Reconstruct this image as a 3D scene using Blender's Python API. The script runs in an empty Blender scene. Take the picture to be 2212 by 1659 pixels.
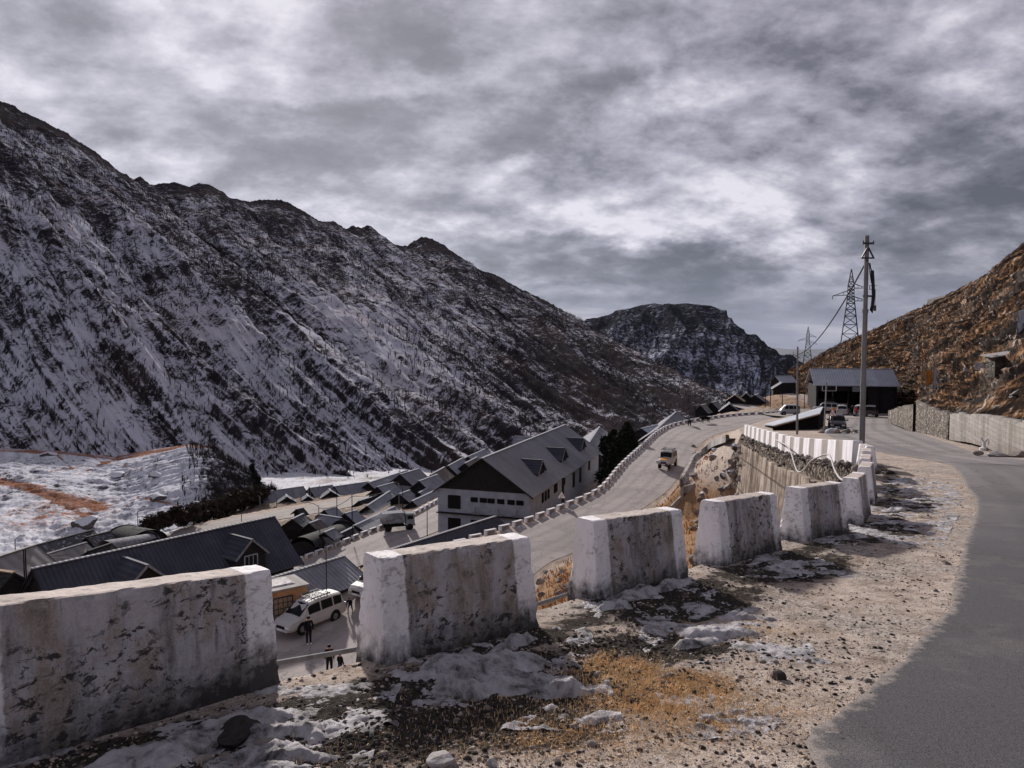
import bpy, bmesh, math, random
import numpy as np
from mathutils import Vector, Matrix
S = bpy.context.scene
COL = S.collection
R = math.radians
# ---------------------------------------------------------------- camera
FPX, CX, CY, HOR = 1600.0, 1106.0, 829.5, 745.0        # layout units: a 2212 x 1659 view
PITCH = math.atan((CY - HOR) / FPX)
cam = bpy.data.objects.new('camera', bpy.data.cameras.new('camera')); COL.objects.link(cam)
cam.data.sensor_width = 36.0; cam.data.lens = 36.0 * FPX / 2212.0
cam.data.clip_start = 0.1; cam.data.clip_end = 120000
cam.location = (0, 0, 0); cam.rotation_euler = (R(90) - PITCH, 0, 0)
S.camera = cam
S.view_settings.view_transform = 'Standard'; S.view_settings.look = 'None'
S.view_settings.exposure = 0.48; S.view_settings.gamma = 1.0; S.view_settings.use_curve_mapping = False
# ---------------------------------------------------------------- sun and sky
SUN_AZ, SUN_EL = R(-17), R(21.5)                          # azimuth from +Y towards +X
sun = bpy.data.objects.new('sun', bpy.data.lights.new('sun', 'SUN')); COL.objects.link(sun)
sun.data.energy = 4.4; sun.data.angle = R(2.5); sun.data.color = (1.0, 0.93, 0.86)
SD = Vector((math.sin(SUN_AZ) * math.cos(SUN_EL), math.cos(SUN_AZ) * math.cos(SUN_EL), math.sin(SUN_EL)))
sun.rotation_euler = SD.to_track_quat('Z', 'Y').to_euler()
sun.location = (0, 0, 60)

class NT:
    """tiny helper for node trees"""
    def __init__(s, tree): s.t = tree
    def n(s, typ, props=None, **inp):
        nd = s.t.nodes.new(typ)
        for k, v in (props or {}).items(): setattr(nd, k, v)
        for k, v in inp.items():
            key = k.replace('_', ' ') if not (k[0] == 'i' and k[1:].isdigit()) else int(k[1:])
            sk = nd.inputs[key]
            if isinstance(v, bpy.types.NodeSocket): s.t.links.new(v, sk)
            else: sk.default_value = v
        return nd
    def math(s, op, a, b=0.0, c=0.0, clamp=False):
        return s.n('ShaderNodeMath', {'operation': op, 'use_clamp': clamp}, i0=a, i1=b, i2=c).outputs[0]
    def vmath(s, op, a, b=(0, 0, 0)):
        nd = s.n('ShaderNodeVectorMath', {'operation': op}, i0=a, i1=b)
        return nd.outputs['Value'] if op in ('DOT_PRODUCT', 'LENGTH') else nd.outputs[0]
    def noise(s, vec, scale, detail=4, rough=0.55, dist=0.0, out=0):
        nd = s.n('ShaderNodeTexNoise', None, Vector=vec, Scale=scale, Detail=detail, Roughness=rough, Distortion=dist)
        return nd.outputs[out]
    def ramp(s, fac, stops, interp='LINEAR'):
        nd = s.n('ShaderNodeValToRGB', None, Fac=fac); cr = nd.color_ramp; cr.interpolation = interp
        while len(cr.elements) < len(stops): cr.elements.new(0.5)
        for e, (p, c) in zip(cr.elements, stops):
            e.position = p; e.color = (c, c, c, 1) if isinstance(c, (int, float)) else (*c, 1)
        return nd.outputs[0]
    def mix(s, fac, a, b, blend='MIX'):
        nd = s.n('ShaderNodeMix', {'data_type': 'RGBA', 'blend_type': blend})
        for sk, v in ((nd.inputs[0], fac), (nd.inputs[6], a), (nd.inputs[7], b)):
            if isinstance(v, bpy.types.NodeSocket): s.t.links.new(v, sk)
            elif isinstance(v, (int, float)): sk.default_value = v if sk == nd.inputs[0] else (v, v, v, 1)
            else: sk.default_value = (*v, 1)
        return nd.outputs[2]
    def mapr(s, v, a, b, c=0.0, d=1.0):
        return s.n('ShaderNodeMapRange', {'clamp': True}, i0=v, i1=a, i2=b, i3=c, i4=d).outputs[0]
    def map(s, vec, scale=(1, 1, 1), rot=(0, 0, 0), loc=(0, 0, 0)):
        return s.n('ShaderNodeMapping', None, Vector=vec, Scale=scale, Rotation=rot, Location=loc).outputs[0]

world = bpy.data.worlds.new('World'); S.world = world; world.use_nodes = True
world.node_tree.nodes.clear(); w = NT(world.node_tree)
sky = w.n('ShaderNodeTexSky', {'sky_type': 'NISHITA', 'sun_disc': False, 'sun_elevation': SUN_EL, 'sun_rotation': SUN_AZ, 'altitude': 3700.0})
gen = w.n('ShaderNodeTexCoord').outputs['Generated']
sep = w.n('ShaderNodeSeparateXYZ', None, Vector=gen)
zz = w.math('MAXIMUM', sep.outputs[2], 0.0)
den = w.math('ADD', zz, 0.36)
cx_ = w.math('DIVIDE', sep.outputs[0], den); cy_ = w.math('DIVIDE', sep.outputs[1], den)
pv = w.n('ShaderNodeCombineXYZ', None, X=cx_, Y=cy_, Z=0.0).outputs[0]
pvr = w.map(pv, scale=(1.0, 1.1, 1.0), rot=(0, 0, R(-28)), loc=(0.35, 2.1, 0))
n1 = w.noise(pvr, 2.1, 10, 0.62, 0.2)
n2 = w.noise(w.map(pv, scale=(1.0, 1.15, 1), rot=(0, 0, R(-20)), loc=(5.3, 1.2, 0)), 8.5, 8, 0.6, 0.08)
n3 = w.noise(w.map(pv, scale=(1, 1, 1), loc=(9.1, 4.4, 0)), 1.2, 3, 0.5)
base = w.math('ADD', w.math('MULTIPLY', n1, 0.62), w.math('ADD', w.math('MULTIPLY', n2, 0.34), w.math('MULTIPLY', n3, 0.18)))
sdot = w.vmath('DOT_PRODUCT', gen, (SD.x, SD.y, SD.z))
glow = w.mapr(sdot, 0.80, 1.0, 0.0, 1.0)
glow2 = w.math('POWER', glow, 1.9)
base2 = w.math('ADD', base, w.math('MULTIPLY', glow2, 0.06))
# heavier cloud banks and thin bright openings where the sky shows them (by direction)
gy = w.math('MAXIMUM', sep.outputs[1], 0.05); tu = w.math('DIVIDE', sep.outputs[0], gy); tv_ = w.math('DIVIDE', sep.outputs[2], gy)
wn = w.n('ShaderNodeTexNoise', None, Vector=w.map(gen, scale=(1, 1, 2.0)), Scale=5.5, Detail=5.0, Roughness=0.6)
wsep = w.n('ShaderNodeSeparateColor', None, Color=wn.outputs['Color'])
tu = w.math('ADD', tu, w.math('MULTIPLY', w.math('SUBTRACT', wsep.outputs[0], 0.5), 0.30)); tv_ = w.math('ADD', tv_, w.math('MULTIPLY', w.math('SUBTRACT', wsep.outputs[1], 0.5), 0.13))
bank = None
for (bu, bv, ru, rv, amp) in ((880, 80, 120, 75, -1.0), (930, 150, 90, 50, -0.8), (1260, 240, 170, 80, -0.95), (1130, 330, 170, 45, -0.8), (1380, 190, 70, 50, -0.7), (480, 300, 320, 55, -0.75), (760, 370, 260, 50, -0.75), (880, 430, 200, 30, -0.6),
        (480, 115, 60, 18, -0.7), (700, 230, 60, 14, -0.7), (830, 250, 70, 14, -0.6), (200, 40, 170, 45, -0.55), (1380, 540, 260, 26, -0.9), (1200, 600, 300, 20, -0.6), (2000, 130, 330, 90, -0.35), (2100, 420, 180, 50, -0.5), (1750, 60, 300, 60, -0.2), (1700, 250, 300, 60, 0.35), (60, 130, 160, 60, -0.3), (2150, 600, 160, 50, -0.5),
        (560, 60, 260, 90, 0.95), (640, 190, 280, 60, 0.55), (1000, 390, 200, 30, 0.6), (1150, 470, 330, 26, 0.6), (1500, 490, 300, 40, 0.5), (1700, 400, 300, 40, 0.35), (420, 200, 200, 30, 0.4), (1900, 560, 260, 30, 0.35), (1250, 505, 240, 10, 0.5)):
    a_ = w.math('DIVIDE', w.math('SUBTRACT', tu, (bu - 1106) / 1600), ru / 1600); b_ = w.math('DIVIDE', w.math('SUBTRACT', tv_, (745 - bv) / 1600), rv / 1600)
    g_ = w.math('MULTIPLY', w.math('EXPONENT', w.math('MULTIPLY', w.math('ADD', w.math('MULTIPLY', a_, a_), w.math('MULTIPLY', b_, b_)), -0.8)), amp)
    bank = g_ if bank is None else w.math('ADD', bank, g_)
base2 = w.math('ADD', base2, w.math('MULTIPLY', bank, 0.11))
ccol = w.ramp(base2, [(0.44, (0.060, 0.056, 0.066)), (0.515, (0.125, 0.118, 0.140)), (0.575, (0.235, 0.222, 0.262)), (0.635, (0.36, 0.342, 0.392)), (0.71, (0.58, 0.555, 0.60))])
ccol = w.mix(w.math('MULTIPLY', glow2, 0.22), ccol, (0.68, 0.66, 0.70))
# streaky darker clouds low down, clear blue-grey band at the horizon
lowb = w.mapr(sep.outputs[2], 0.02, 0.105, 1.0, 0.0)
st = w.noise(w.map(gen, scale=(1.2, 1.2, 14.0)), 2.6, 5, 0.55, 0.2)
lowcol = w.ramp(st, [(0.38, (0.085, 0.100, 0.150)), (0.56, (0.145, 0.160, 0.225)), (0.70, (0.34, 0.335, 0.38))])
skycol = w.n('ShaderNodeVectorMath', {'operation': 'SCALE'}, i0=sky.outputs[0], Scale=0.10).outputs[0]
veil = w.mix(0.93, skycol, ccol)
fin = w.mix(w.math('MULTIPLY', lowb, 0.92), veil, lowcol)
bg = w.n('ShaderNodeBackground', None, Color=fin, Strength=1.0)
wo = w.n('ShaderNodeOutputWorld', None, Surface=bg.outputs[0])
S.render.engine = 'CYCLES'
try:
    world.cycles.sampling_method = 'MANUAL'; world.cycles.sample_map_resolution = 512
except Exception: pass

# ---------------------------------------------------------------- layout helpers
_c, _s = math.cos(PITCH), math.sin(PITCH)
def ray(u, v):
    a = (u - CX) / FPX; b = -(v - CY) / FPX
    y = _c + _s * b; z = -_s + _c * b
    return a / y, z / y
def at(u, v, y):                                        # the point at forward distance y
    a, b = ray(u, v); return Vector((a * y, y, b * y))
def atz(u, v, z):                                       # the point at height z
    a, b = ray(u, v); y = z / b; return Vector((a * y, y, z))
def atf(u, v, f, y0=2.0, y1=400.0):                     # the point on a profile z = f(y)
    a, b = ray(u, v); y = y0
    while y < y1:
        if b * y <= f(y): break
        y *= 1.003
    return Vector((a * y, y, b * y))
# ---------------------------------------------------------------- numpy noise
_rng = np.random.RandomState(7); _perm = _rng.permutation(4096); _g = _rng.rand(4096) * 2 * np.pi
_gx, _gy = np.cos(_g), np.sin(_g)
def perlin(x, y):
    xi = np.floor(x).astype(np.int64); yi = np.floor(y).astype(np.int64); fx = x - xi; fy = y - yi
    def h(i, j): return _perm[(_perm[(i & 4095)] + j) & 4095]
    def g(i, j, dx, dy):
        k = h(xi + i, yi + j); return _gx[k] * dx + _gy[k] * dy
    u = fx * fx * fx * (fx * (fx * 6 - 15) + 10); v = fy * fy * fy * (fy * (fy * 6 - 15) + 10)
    a = g(0, 0, fx, fy) * (1 - u) + g(1, 0, fx - 1, fy) * u
    b = g(0, 1, fx, fy - 1) * (1 - u) + g(1, 1, fx - 1, fy - 1) * u
    return (a * (1 - v) + b * v) * 1.5
def fbm(x, y, oct=4, gain=0.5, ridged=False):
    s = 0.0; a = 1.0; t = 0.0
    for k in range(oct):
        n = perlin(x * 2 ** k + 17.3 * k, y * 2 ** k - 9.1 * k)
        if ridged: n = 1 - 2 * np.abs(n)
        s = s + a * n; t += a; a *= gain
    return s / t
def smooth(a, b, x):
    t = np.clip((x - a) / (b - a), 0, 1); return t * t * (3 - 2 * t)
# ---------------------------------------------------------------- mesh helpers
def tag(o, label=None, cat=None, group=None, kind=None):
    if label: o['label'] = label
    if cat: o['category'] = cat
    if group: o['group'] = group
    if kind: o['kind'] = kind
    return o
def empty(name, loc=(0, 0, 0), rz=0.0):
    o = bpy.data.objects.new(name, None); COL.objects.link(o); o.location = loc; o.rotation_euler = (0, 0, rz)
    o.empty_display_size = 0.3
    return o
def grid_mesh(name, P, mats, uv=None, attrs=None, smooth_=True, keep=None):
    """P: (rows, cols, 3) array of points"""
    r, c = P.shape[:2]; me = bpy.data.meshes.new(name)
    i = np.arange(r * c).reshape(r, c)
    q = np.stack([i[:-1, :-1], i[:-1, 1:], i[1:, 1:], i[1:, :-1]], -1).reshape(-1, 4)
    V = P.reshape(-1, 3)
    if keep is not None:
        k = keep.reshape(-1); q = q[k[q].any(1)]
        used = np.unique(q); mp = np.full(r * c, -1); mp[used] = np.arange(len(used)); q = mp[q]; V = V[used]
        if attrs: attrs = {a: x.reshape(-1, x.shape[-1])[used] for a, x in attrs.items()}
    me.vertices.add(len(V)); me.vertices.foreach_set('co', V.astype(np.float32).ravel())
    me.loops.add(len(q) * 4); me.loops.foreach_set('vertex_index', q.astype(np.int32).ravel())
    me.polygons.add(len(q)); me.polygons.foreach_set('loop_start', (np.arange(len(q)) * 4).astype(np.int32))
    me.update(calc_edges=True)
    me.polygons.foreach_set('use_smooth', np.full(len(q), smooth_))
    for a, x in (attrs or {}).items():
        x = x.reshape(-1, x.shape[-1])
        if x.shape[1] == 3: x = np.concatenate([x, np.ones((len(x), 1))], 1)
        at_ = me.attributes.new(a, 'FLOAT_COLOR', 'POINT'); at_.data.foreach_set('color', x.astype(np.float32).ravel())
    for m in (mats if isinstance(mats, list) else [mats]): me.materials.append(m)
    me.validate(); o = bpy.data.objects.new(name, me); COL.objects.link(o); return o
def tri_mesh(name, V, F, mat, parent=None, smooth_=False):
    me = bpy.data.meshes.new(name); V = np.asarray(V); F = np.asarray(F); k = F.shape[1]
    me.vertices.add(len(V)); me.vertices.foreach_set('co', V.astype(np.float32).ravel())
    me.loops.add(F.size); me.loops.foreach_set('vertex_index', F.astype(np.int32).ravel())
    me.polygons.add(len(F)); me.polygons.foreach_set('loop_start', (np.arange(len(F)) * k).astype(np.int32))
    me.update(calc_edges=True)
    if smooth_: me.polygons.foreach_set('use_smooth', np.full(len(F), True))
    me.materials.append(mat); o = bpy.data.objects.new(name, me); COL.objects.link(o)
    if parent: o.parent = parent
    return o
class MB:
    def __init__(s): s.v = []; s.f = []; s.m = []; s.mi = 0
    def add(s, vs, fs):
        b = len(s.v); s.v += [tuple(p) for p in vs]; s.f += [tuple(b + i for i in f) for f in fs]; s.m += [s.mi] * len(fs); return s
    def box(s, c, d, rz=0.0, M=None, taper=1.0):
        x, y, z = d[0] / 2, d[1] / 2, d[2] / 2; vs = []
        for k, t in ((-1, 1.0), (1, taper)):
            for i, j in ((-1, -1), (1, -1), (1, 1), (-1, 1)): vs.append(Vector((i * x * t, j * y * t, k * z)))
        if rz: vs = [Matrix.Rotation(rz, 3, 'Z') @ p for p in vs]
        if M: vs = [M @ p for p in vs]
        vs = [p + Vector(c) for p in vs]
        return s.add(vs, [(3, 2, 1, 0), (4, 5, 6, 7), (0, 1, 5, 4), (1, 2, 6, 5), (2, 3, 7, 6), (3, 0, 4, 7)])
    def bar(s, a, b, w, h=None):                        # square bar between two points
        a, b = Vector(a), Vector(b); d = b - a; L = d.length
        if L < 1e-6: return s
        q = d.to_track_quat('Z', 'Y').to_matrix(); h = h or w
        return s.box((a + b) / 2, (w, h, L), M=q)
    def tube(s, pts, r, n=8, cap=True, r2=None):
        pts = [Vector(p) for p in pts]; m = len(pts); vs = []; fs = []
        prev = None
        for i, p in enumerate(pts):
            d = (pts[min(i + 1, m - 1)] - pts[max(i - 1, 0)]).normalized()
            if prev is None:
                u = d.orthogonal().normalized()
            else:
                u = (prev - d * prev.dot(d)).normalized()
            prev = u; w_ = d.cross(u); rr = r if r2 is None else r + (r2 - r) * i / (m - 1)
            for k in range(n):
                a = 2 * math.pi * k / n; vs.append(p + (u * math.cos(a) + w_ * math.sin(a)) * rr)
        for i in range(m - 1):
            for k in range(n):
                k2 = (k + 1) % n; fs.append((i * n + k, i * n + k2, (i + 1) * n + k2, (i + 1) * n + k))
        if cap: fs.append(tuple(range(n - 1, -1, -1))); fs.append(tuple((m - 1) * n + k for k in range(n)))
        return s.add(vs, fs)
    def lathe(s, c, prof, n=16, axis='Z'):
        vs = []; fs = []; m = len(prof); c = Vector(c)
        for (r, h) in prof:
            for k in range(n):
                a = 2 * math.pi * k / n; x, y = r * math.cos(a), r * math.sin(a)
                vs.append(c + (Vector((x, y, h)) if axis == 'Z' else Vector((x, h, y)) if axis == 'Y' else Vector((h, x, y))))
        for i in range(m - 1):
            for k in range(n):
                k2 = (k + 1) % n; fs.append((i * n + k, i * n + k2, (i + 1) * n + k2, (i + 1) * n + k))
        fs.append(tuple(range(n - 1, -1, -1))); fs.append(tuple((m - 1) * n + k for k in range(n)))
        return s.add(vs, fs)
    def prism(s, poly, axis, a, b):                     # poly: 2-D points, extruded from a to b along axis
        def P(p, t): return (t, p[0], p[1]) if axis == 'X' else (p[0], t, p[1]) if axis == 'Y' else (p[0], p[1], t)
        n = len(poly); vs = [P(p, a) for p in poly] + [P(p, b) for p in poly]
        fs = [tuple(range(n - 1, -1, -1)), tuple(range(n, 2 * n))] + [(i, (i + 1) % n, n + (i + 1) % n, n + i) for i in range(n)]
        return s.add(vs, fs)
    def slab(s, q, t):                                  # a quad given thickness t along -normal
        q = [Vector(p) for p in q]; nrm = (q[1] - q[0]).cross(q[3] - q[0]).normalized() * t
        vs = q + [p - nrm for p in q]
        return s.add(vs, [(0, 1, 2, 3), (7, 6, 5, 4), (0, 4, 5, 1), (1, 5, 6, 2), (2, 6, 7, 3), (3, 7, 4, 0)])
    def build(s, name, mats, parent=None, smooth_=False, bevel=0.0, recalc=True):
        me = bpy.data.meshes.new(name); me.from_pydata(s.v, [], s.f)
        for m in (mats if isinstance(mats, (list, tuple)) else [mats]): me.materials.append(m)
        me.polygons.foreach_set('material_index', s.m)
        if recalc:
            bm = bmesh.new(); bm.from_mesh(me); bmesh.ops.recalc_face_normals(bm, faces=bm.faces); bm.to_mesh(me); bm.free()
        if smooth_: me.polygons.foreach_set('use_smooth', [True] * len(me.polygons))
        me.update(); o = bpy.data.objects.new(name, me); COL.objects.link(o)
        if parent is not None: o.parent = parent
        if bevel:
            b = o.modifiers.new('bevel', 'BEVEL'); b.width = bevel; b.segments = 2; b.limit_method = 'ANGLE'
        return o
def kids(o): return [c for c in bpy.data.objects if c.parent == o]
def copy_tree(o, parent=None):
    c = o.copy(); COL.objects.link(c)
    if parent: c.parent = parent
    for ch in kids(o): copy_tree(ch, c)
    return c
# ---------------------------------------------------------------- materials
def newmat(name):
    m = bpy.data.materials.new(name); m.use_nodes = True; t = NT(m.node_tree); b = m.node_tree.nodes['Principled BSDF']
    return m, t, b
def link(t, a, b): t.t.links.new(a, b)
def bump(t, b, h, strength=0.4, dist=0.02):
    nd = t.n('ShaderNodeBump', None, Height=h, Strength=strength, Distance=dist); link(t, nd.outputs[0], b.inputs['Normal']); return nd
def objc(t): return t.n('ShaderNodeTexCoord').outputs['Object']
def geop(t): return t.n('ShaderNodeNewGeometry').outputs['Position']
def simple(name, col, rough=0.7, metal=0.0, var=0.25, scale=6.0, bmp=0.15, spec=0.06):
    m, t, b = newmat(name); v = objc(t); n = t.noise(v, scale, 5, 0.6)
    lo = tuple(c * (1 - var) for c in col); hi = tuple(min(1, c * (1 + var)) for c in col)
    link(t, t.ramp(n, [(0.3, lo), (0.7, hi)]), b.inputs['Base Color'])
    b.inputs['Roughness'].default_value = rough; b.inputs['Metallic'].default_value = metal
    b.inputs['Specular IOR Level'].default_value = spec
    if bmp: bump(t, b, n, bmp, 0.02)
    return m
M = {}
def ground_material():
    m, t, b = newmat('ground'); p = geop(t)
    at_ = t.n('ShaderNodeAttribute', {'attribute_name': 'mask'}); sp = t.n('ShaderNodeSeparateColor', None, Color=at_.outputs['Color'])
    g_or, g_sn, g_dk = sp.outputs[0], sp.outputs[1], sp.outputs[2]
    big = t.noise(p, 0.9, 5, 0.6); mid = t.noise(p, 5.0, 6, 0.65); fine = t.noise(p, 38.0, 4, 0.7); vf = t.noise(p, 150.0, 2, 0.6)
    vor = t.n('ShaderNodeTexVoronoi', {'feature': 'F1'}, Vector=p, Scale=26.0, Randomness=1.0)
    dirt = t.ramp(mid, [(0.28, (0.19, 0.155, 0.13)), (0.45, (0.38, 0.32, 0.28)), (0.62, (0.53, 0.465, 0.42)), (0.8, (0.63, 0.575, 0.54))])
    dirt = t.mix(t.mapr(t.math('ADD', fine, t.math('MULTIPLY', t.math('SUBTRACT', big, 0.5), 0.25)), 0.54, 0.66, 0, 0.85), dirt, (0.07, 0.055, 0.048))
    dirt = t.mix(t.mapr(vf, 0.35, 0.65, 0.0, 0.6), dirt, (0.66, 0.60, 0.55), 'OVERLAY')
    peb = t.mix(t.mapr(vf, 0.56, 0.70, 0.0, 0.6), dirt, (0.12, 0.10, 0.085))
    grey = t.ramp(vor.outputs['Color'], [(0.2, (0.14, 0.125, 0.12)), (0.8, (0.52, 0.49, 0.47))])
    peb = t.mix(t.mapr(big, 0.46, 0.60, 0, 0.5), peb, grey)
    dkm = t.math('ADD', g_dk, t.math('MULTIPLY', t.math('SUBTRACT', mid, 0.5), 1.6))
    soil = t.ramp(fine, [(0.35, (0.02, 0.018, 0.017)), (0.62, (0.07, 0.058, 0.05)), (0.78, (0.26, 0.23, 0.21))])
    c = t.mix(t.mapr(dkm, 0.42, 0.62), peb, soil)
    orm = t.math('ADD', g_or, t.math('ADD', t.math('MULTIPLY', t.math('SUBTRACT', mid, 0.5), 1.5), t.math('MULTIPLY', t.math('SUBTRACT', fine, 0.5), 0.9)))
    strawn = t.noise(t.map(p, scale=(1, 3.2, 1.5), rot=(0, 0, 0.6)), 30.0, 5, 0.7, 0.6)
    orange = t.ramp(strawn, [(0.3, (0.05, 0.028, 0.015)), (0.47, (0.21, 0.115, 0.055)), (0.6, (0.48, 0.29, 0.145)), (0.75, (0.70, 0.54, 0.38))])
    orange = t.mix(t.mapr(big, 0.4, 0.65, 0, 0.6), orange, t.mix(0.5, orange, (0.10, 0.06, 0.03)))
    c = t.mix(t.mapr(orm, 0.32, 0.70), c, orange)
    snm = t.math('ADD', g_sn, t.math('MULTIPLY', t.math('SUBTRACT', mid, 0.5), 1.3))
    c = t.mix(t.mapr(snm, 0.42, 0.52), c, t.ramp(big, [(0.3, (0.42, 0.43, 0.48)), (0.7, (0.72, 0.73, 0.78))]))
    link(t, c, b.inputs['Base Color']); b.inputs['Roughness'].default_value = 0.95; b.inputs['Specular IOR Level'].default_value = 0.02
    hh = t.math('ADD', t.math('MULTIPLY', fine, 0.8), t.math('ADD', t.math('MULTIPLY', vf, 0.5), t.math('MULTIPLY', vor.outputs['Distance'], -0.2)))
    bump(t, b, hh, 0.9, 0.03); return m
M['ground'] = ground_material()
def asphalt(name, a, bcol, far=None):
    m, t, b = newmat(name); p = geop(t)
    big = t.noise(p, 0.35, 5, 0.6, 0.3); fine = t.noise(p, 130.0, 3, 0.75); mid = t.noise(p, 9.0, 5, 0.7)
    c = t.ramp(big, [(0.3, a), (0.7, bcol)])
    if far:                                             # dark by the camera, blending to a paler colour down the road
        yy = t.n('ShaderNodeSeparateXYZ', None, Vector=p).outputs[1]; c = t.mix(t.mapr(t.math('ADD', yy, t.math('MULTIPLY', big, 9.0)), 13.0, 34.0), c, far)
    cr = t.n('ShaderNodeTexVoronoi', {'feature': 'DISTANCE_TO_EDGE'}, Vector=t.vmath('ADD', p, t.n('ShaderNodeTexNoise', None, Vector=p, Scale=1.4, Detail=4.0).outputs['Color']), Scale=0.42, Randomness=1.0)
    c = t.mix(t.math('MULTIPLY', t.mapr(cr.outputs['Distance'], 0.0, 0.016, 0.8, 0.0), t.mapr(mid, 0.35, 0.5)), c, (0.02, 0.02, 0.022))
    pat = t.noise(t.map(p, loc=(4, 8, 0)), 0.16, 3, 0.4, 0.8); c = t.mix(t.mapr(pat, 0.55, 0.58, 0, 0.28), c, tuple(x * 0.45 for x in a))
    dst = t.noise(t.map(p, loc=(1, 3, 0)), 0.9, 7, 0.72); c = t.mix(t.mapr(dst, 0.55, 0.75, 0, 0.35), c, (0.30, 0.26, 0.23))
    ea = t.n('ShaderNodeAttribute', {'attribute_name': 'edge'}); es = t.n('ShaderNodeSeparateColor', None, Color=ea.outputs['Color'])
    c = t.mix(t.math('MULTIPLY', t.mapr(t.math('ADD', es.outputs[1], t.math('MULTIPLY', t.math('SUBTRACT', big, 0.5), 0.5)), 0.35, 0.75), 0.32), c, tuple(x * 0.55 for x in a))   # darker polished wheel tracks
    c = t.mix(t.mapr(t.math('ADD', es.outputs[0], t.math('MULTIPLY', t.math('SUBTRACT', mid, 0.5), 1.6)), 0.60, 0.92, 0, 0.85), c, (0.36, 0.31, 0.275))   # grit washed over the edge
    c = t.mix(t.mapr(fine, 0.3, 0.7, 0.0, 1.0), t.mix(0.55, c, (0.0, 0.0, 0.0)), t.mix(0.14, c, (1, 0.95, 0.95)))
    c = t.mix(t.mapr(mid, 0.62, 0.78, 0, 0.3), c, tuple(min(1, x * 1.5) for x in bcol))
    link(t, c, b.inputs['Base Color']); b.inputs['Roughness'].default_value = 0.9; b.inputs['Specular IOR Level'].default_value = 0.12
    bump(t, b, fine, 0.6, 0.012); return m
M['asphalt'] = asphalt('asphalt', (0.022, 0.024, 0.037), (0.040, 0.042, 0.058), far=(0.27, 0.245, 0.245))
M['road_worn'] = asphalt('road_worn', (0.33, 0.30, 0.295), (0.46, 0.395, 0.375))
M['road_dust'] = asphalt('road_dust', (0.30, 0.27, 0.26), (0.42, 0.36, 0.33))
def mountain_material(name, rock=(0.055, 0.052, 0.056), snow=(0.60, 0.61, 0.68), bias=0.0, streak=1.0, brown=0.5, tree=1.0, sc=1.0):
    m, t, b = newmat(name); p = geop(t)
    at_ = t.n('ShaderNodeAttribute', {'attribute_name': 'st'}); stv = at_.outputs['Vector']     # x: metres along, y: metres down the fall line, z: snow bias
    sz = t.n('ShaderNodeSeparateXYZ', None, Vector=stv)
    stx = t.n('ShaderNodeCombineXYZ', None, X=sz.outputs[0], Y=sz.outputs[1], Z=0.0).outputs[0]
    g1 = t.noise(t.map(stx, scale=(1 / 24.0 * sc, 1 / 130.0 * sc, 1)), 1.0, 6, 0.62, 0.5)
    g2 = t.noise(t.map(stx, scale=(1 / 6.0 * sc, 1 / 34.0 * sc, 1)), 1.0, 6, 0.66, 0.5)
    r1 = t.noise(t.map(p, scale=(0.16 * sc, 0.16 * sc, 0.16 * sc)), 1.0, 7, 0.72, 0.3)
    tr = t.noise(t.map(p, scale=(0.9 * sc, 0.9 * sc, 0.20 * sc)), 1.0, 5, 0.75)                 # upright strokes of bare trees
    pt = t.noise(t.map(p, scale=(0.012 * sc, 0.012 * sc, 0.012 * sc), loc=(3, 1, 0)), 1.0, 4, 0.55)
    nz = t.n('ShaderNodeSeparateXYZ', None, Vector=t.n('ShaderNodeNewGeometry').outputs['Normal']).outputs[2]
    f = t.math('ADD', t.math('MULTIPLY', t.math('SUBTRACT', g1, 0.5), 1.3 * streak), t.math('MULTIPLY', t.math('SUBTRACT', g2, 0.5), 1.4 * streak))
    f = t.math('ADD', f, t.math('MULTIPLY', t.math('SUBTRACT', r1, 0.5), 2.2))
    fr_ = t.noise(t.map(p, scale=(0.75 * sc, 0.75 * sc, 0.5 * sc)), 1.0, 5, 0.8); f = t.math('ADD', f, t.math('MULTIPLY', t.math('SUBTRACT', fr_, 0.5), 1.9))
    f = t.math('ADD', f, t.math('MULTIPLY', t.math('SUBTRACT', tr, 0.5), 1.25 * tree))
    f = t.math('ADD', f, t.math('MULTIPLY', t.math('SUBTRACT', pt, 0.5), 0.9))
    f = t.math('ADD', f, t.math('MULTIPLY', t.math('SUBTRACT', nz, 0.6), 0.5))
    f = t.math('ADD', f, t.math('ADD', sz.outputs[2], bias))
    sn = t.mapr(f, -0.02, 0.33)
    dark = t.ramp(r1, [(0.35, tuple(x * 0.45 for x in rock)), (0.55, rock), (0.75, tuple(x * 1.7 for x in rock))])
    bn = t.noise(t.map(p, scale=(0.02, 0.02, 0.02), loc=(7, 7, 2)), 1.0, 5, 0.6)
    dark = t.mix(t.mapr(bn, 0.50, 0.68, 0, brown * 0.5), dark, (0.13, 0.08, 0.06))
    sc_ = t.ramp(g2, [(0.3, tuple(x * 0.62 for x in snow)), (0.65, snow)])
    sc_ = t.mix(t.mapr(bn, 0.5, 0.7, 0, 0.35), sc_, (0.60, 0.51, 0.52))
    c = t.mix(sn, dark, sc_)
    link(t, c, b.inputs['Base Color']); b.inputs['Roughness'].default_value = 0.9; b.inputs['Specular IOR Level'].default_value = 0.0
    tint = t.n('ShaderNodeAttribute', {'attribute_name': 'tint'}).outputs['Fac']
    tn = t.math('ADD', tint, t.math('MULTIPLY', t.math('MULTIPLY', t.math('SUBTRACT', fr_, 0.5), 2.0), t.mapr(tint, 0.0, 0.25)))
    c = t.mix(t.mapr(tn, 0.35, 0.55, 0, 0.9), c, t.ramp(fr_, [(0.35, (0.035, 0.02, 0.012)), (0.5, (0.23, 0.085, 0.035)), (0.7, (0.42, 0.20, 0.10))]))
    link(t, c, b.inputs['Base Color'])
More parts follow.
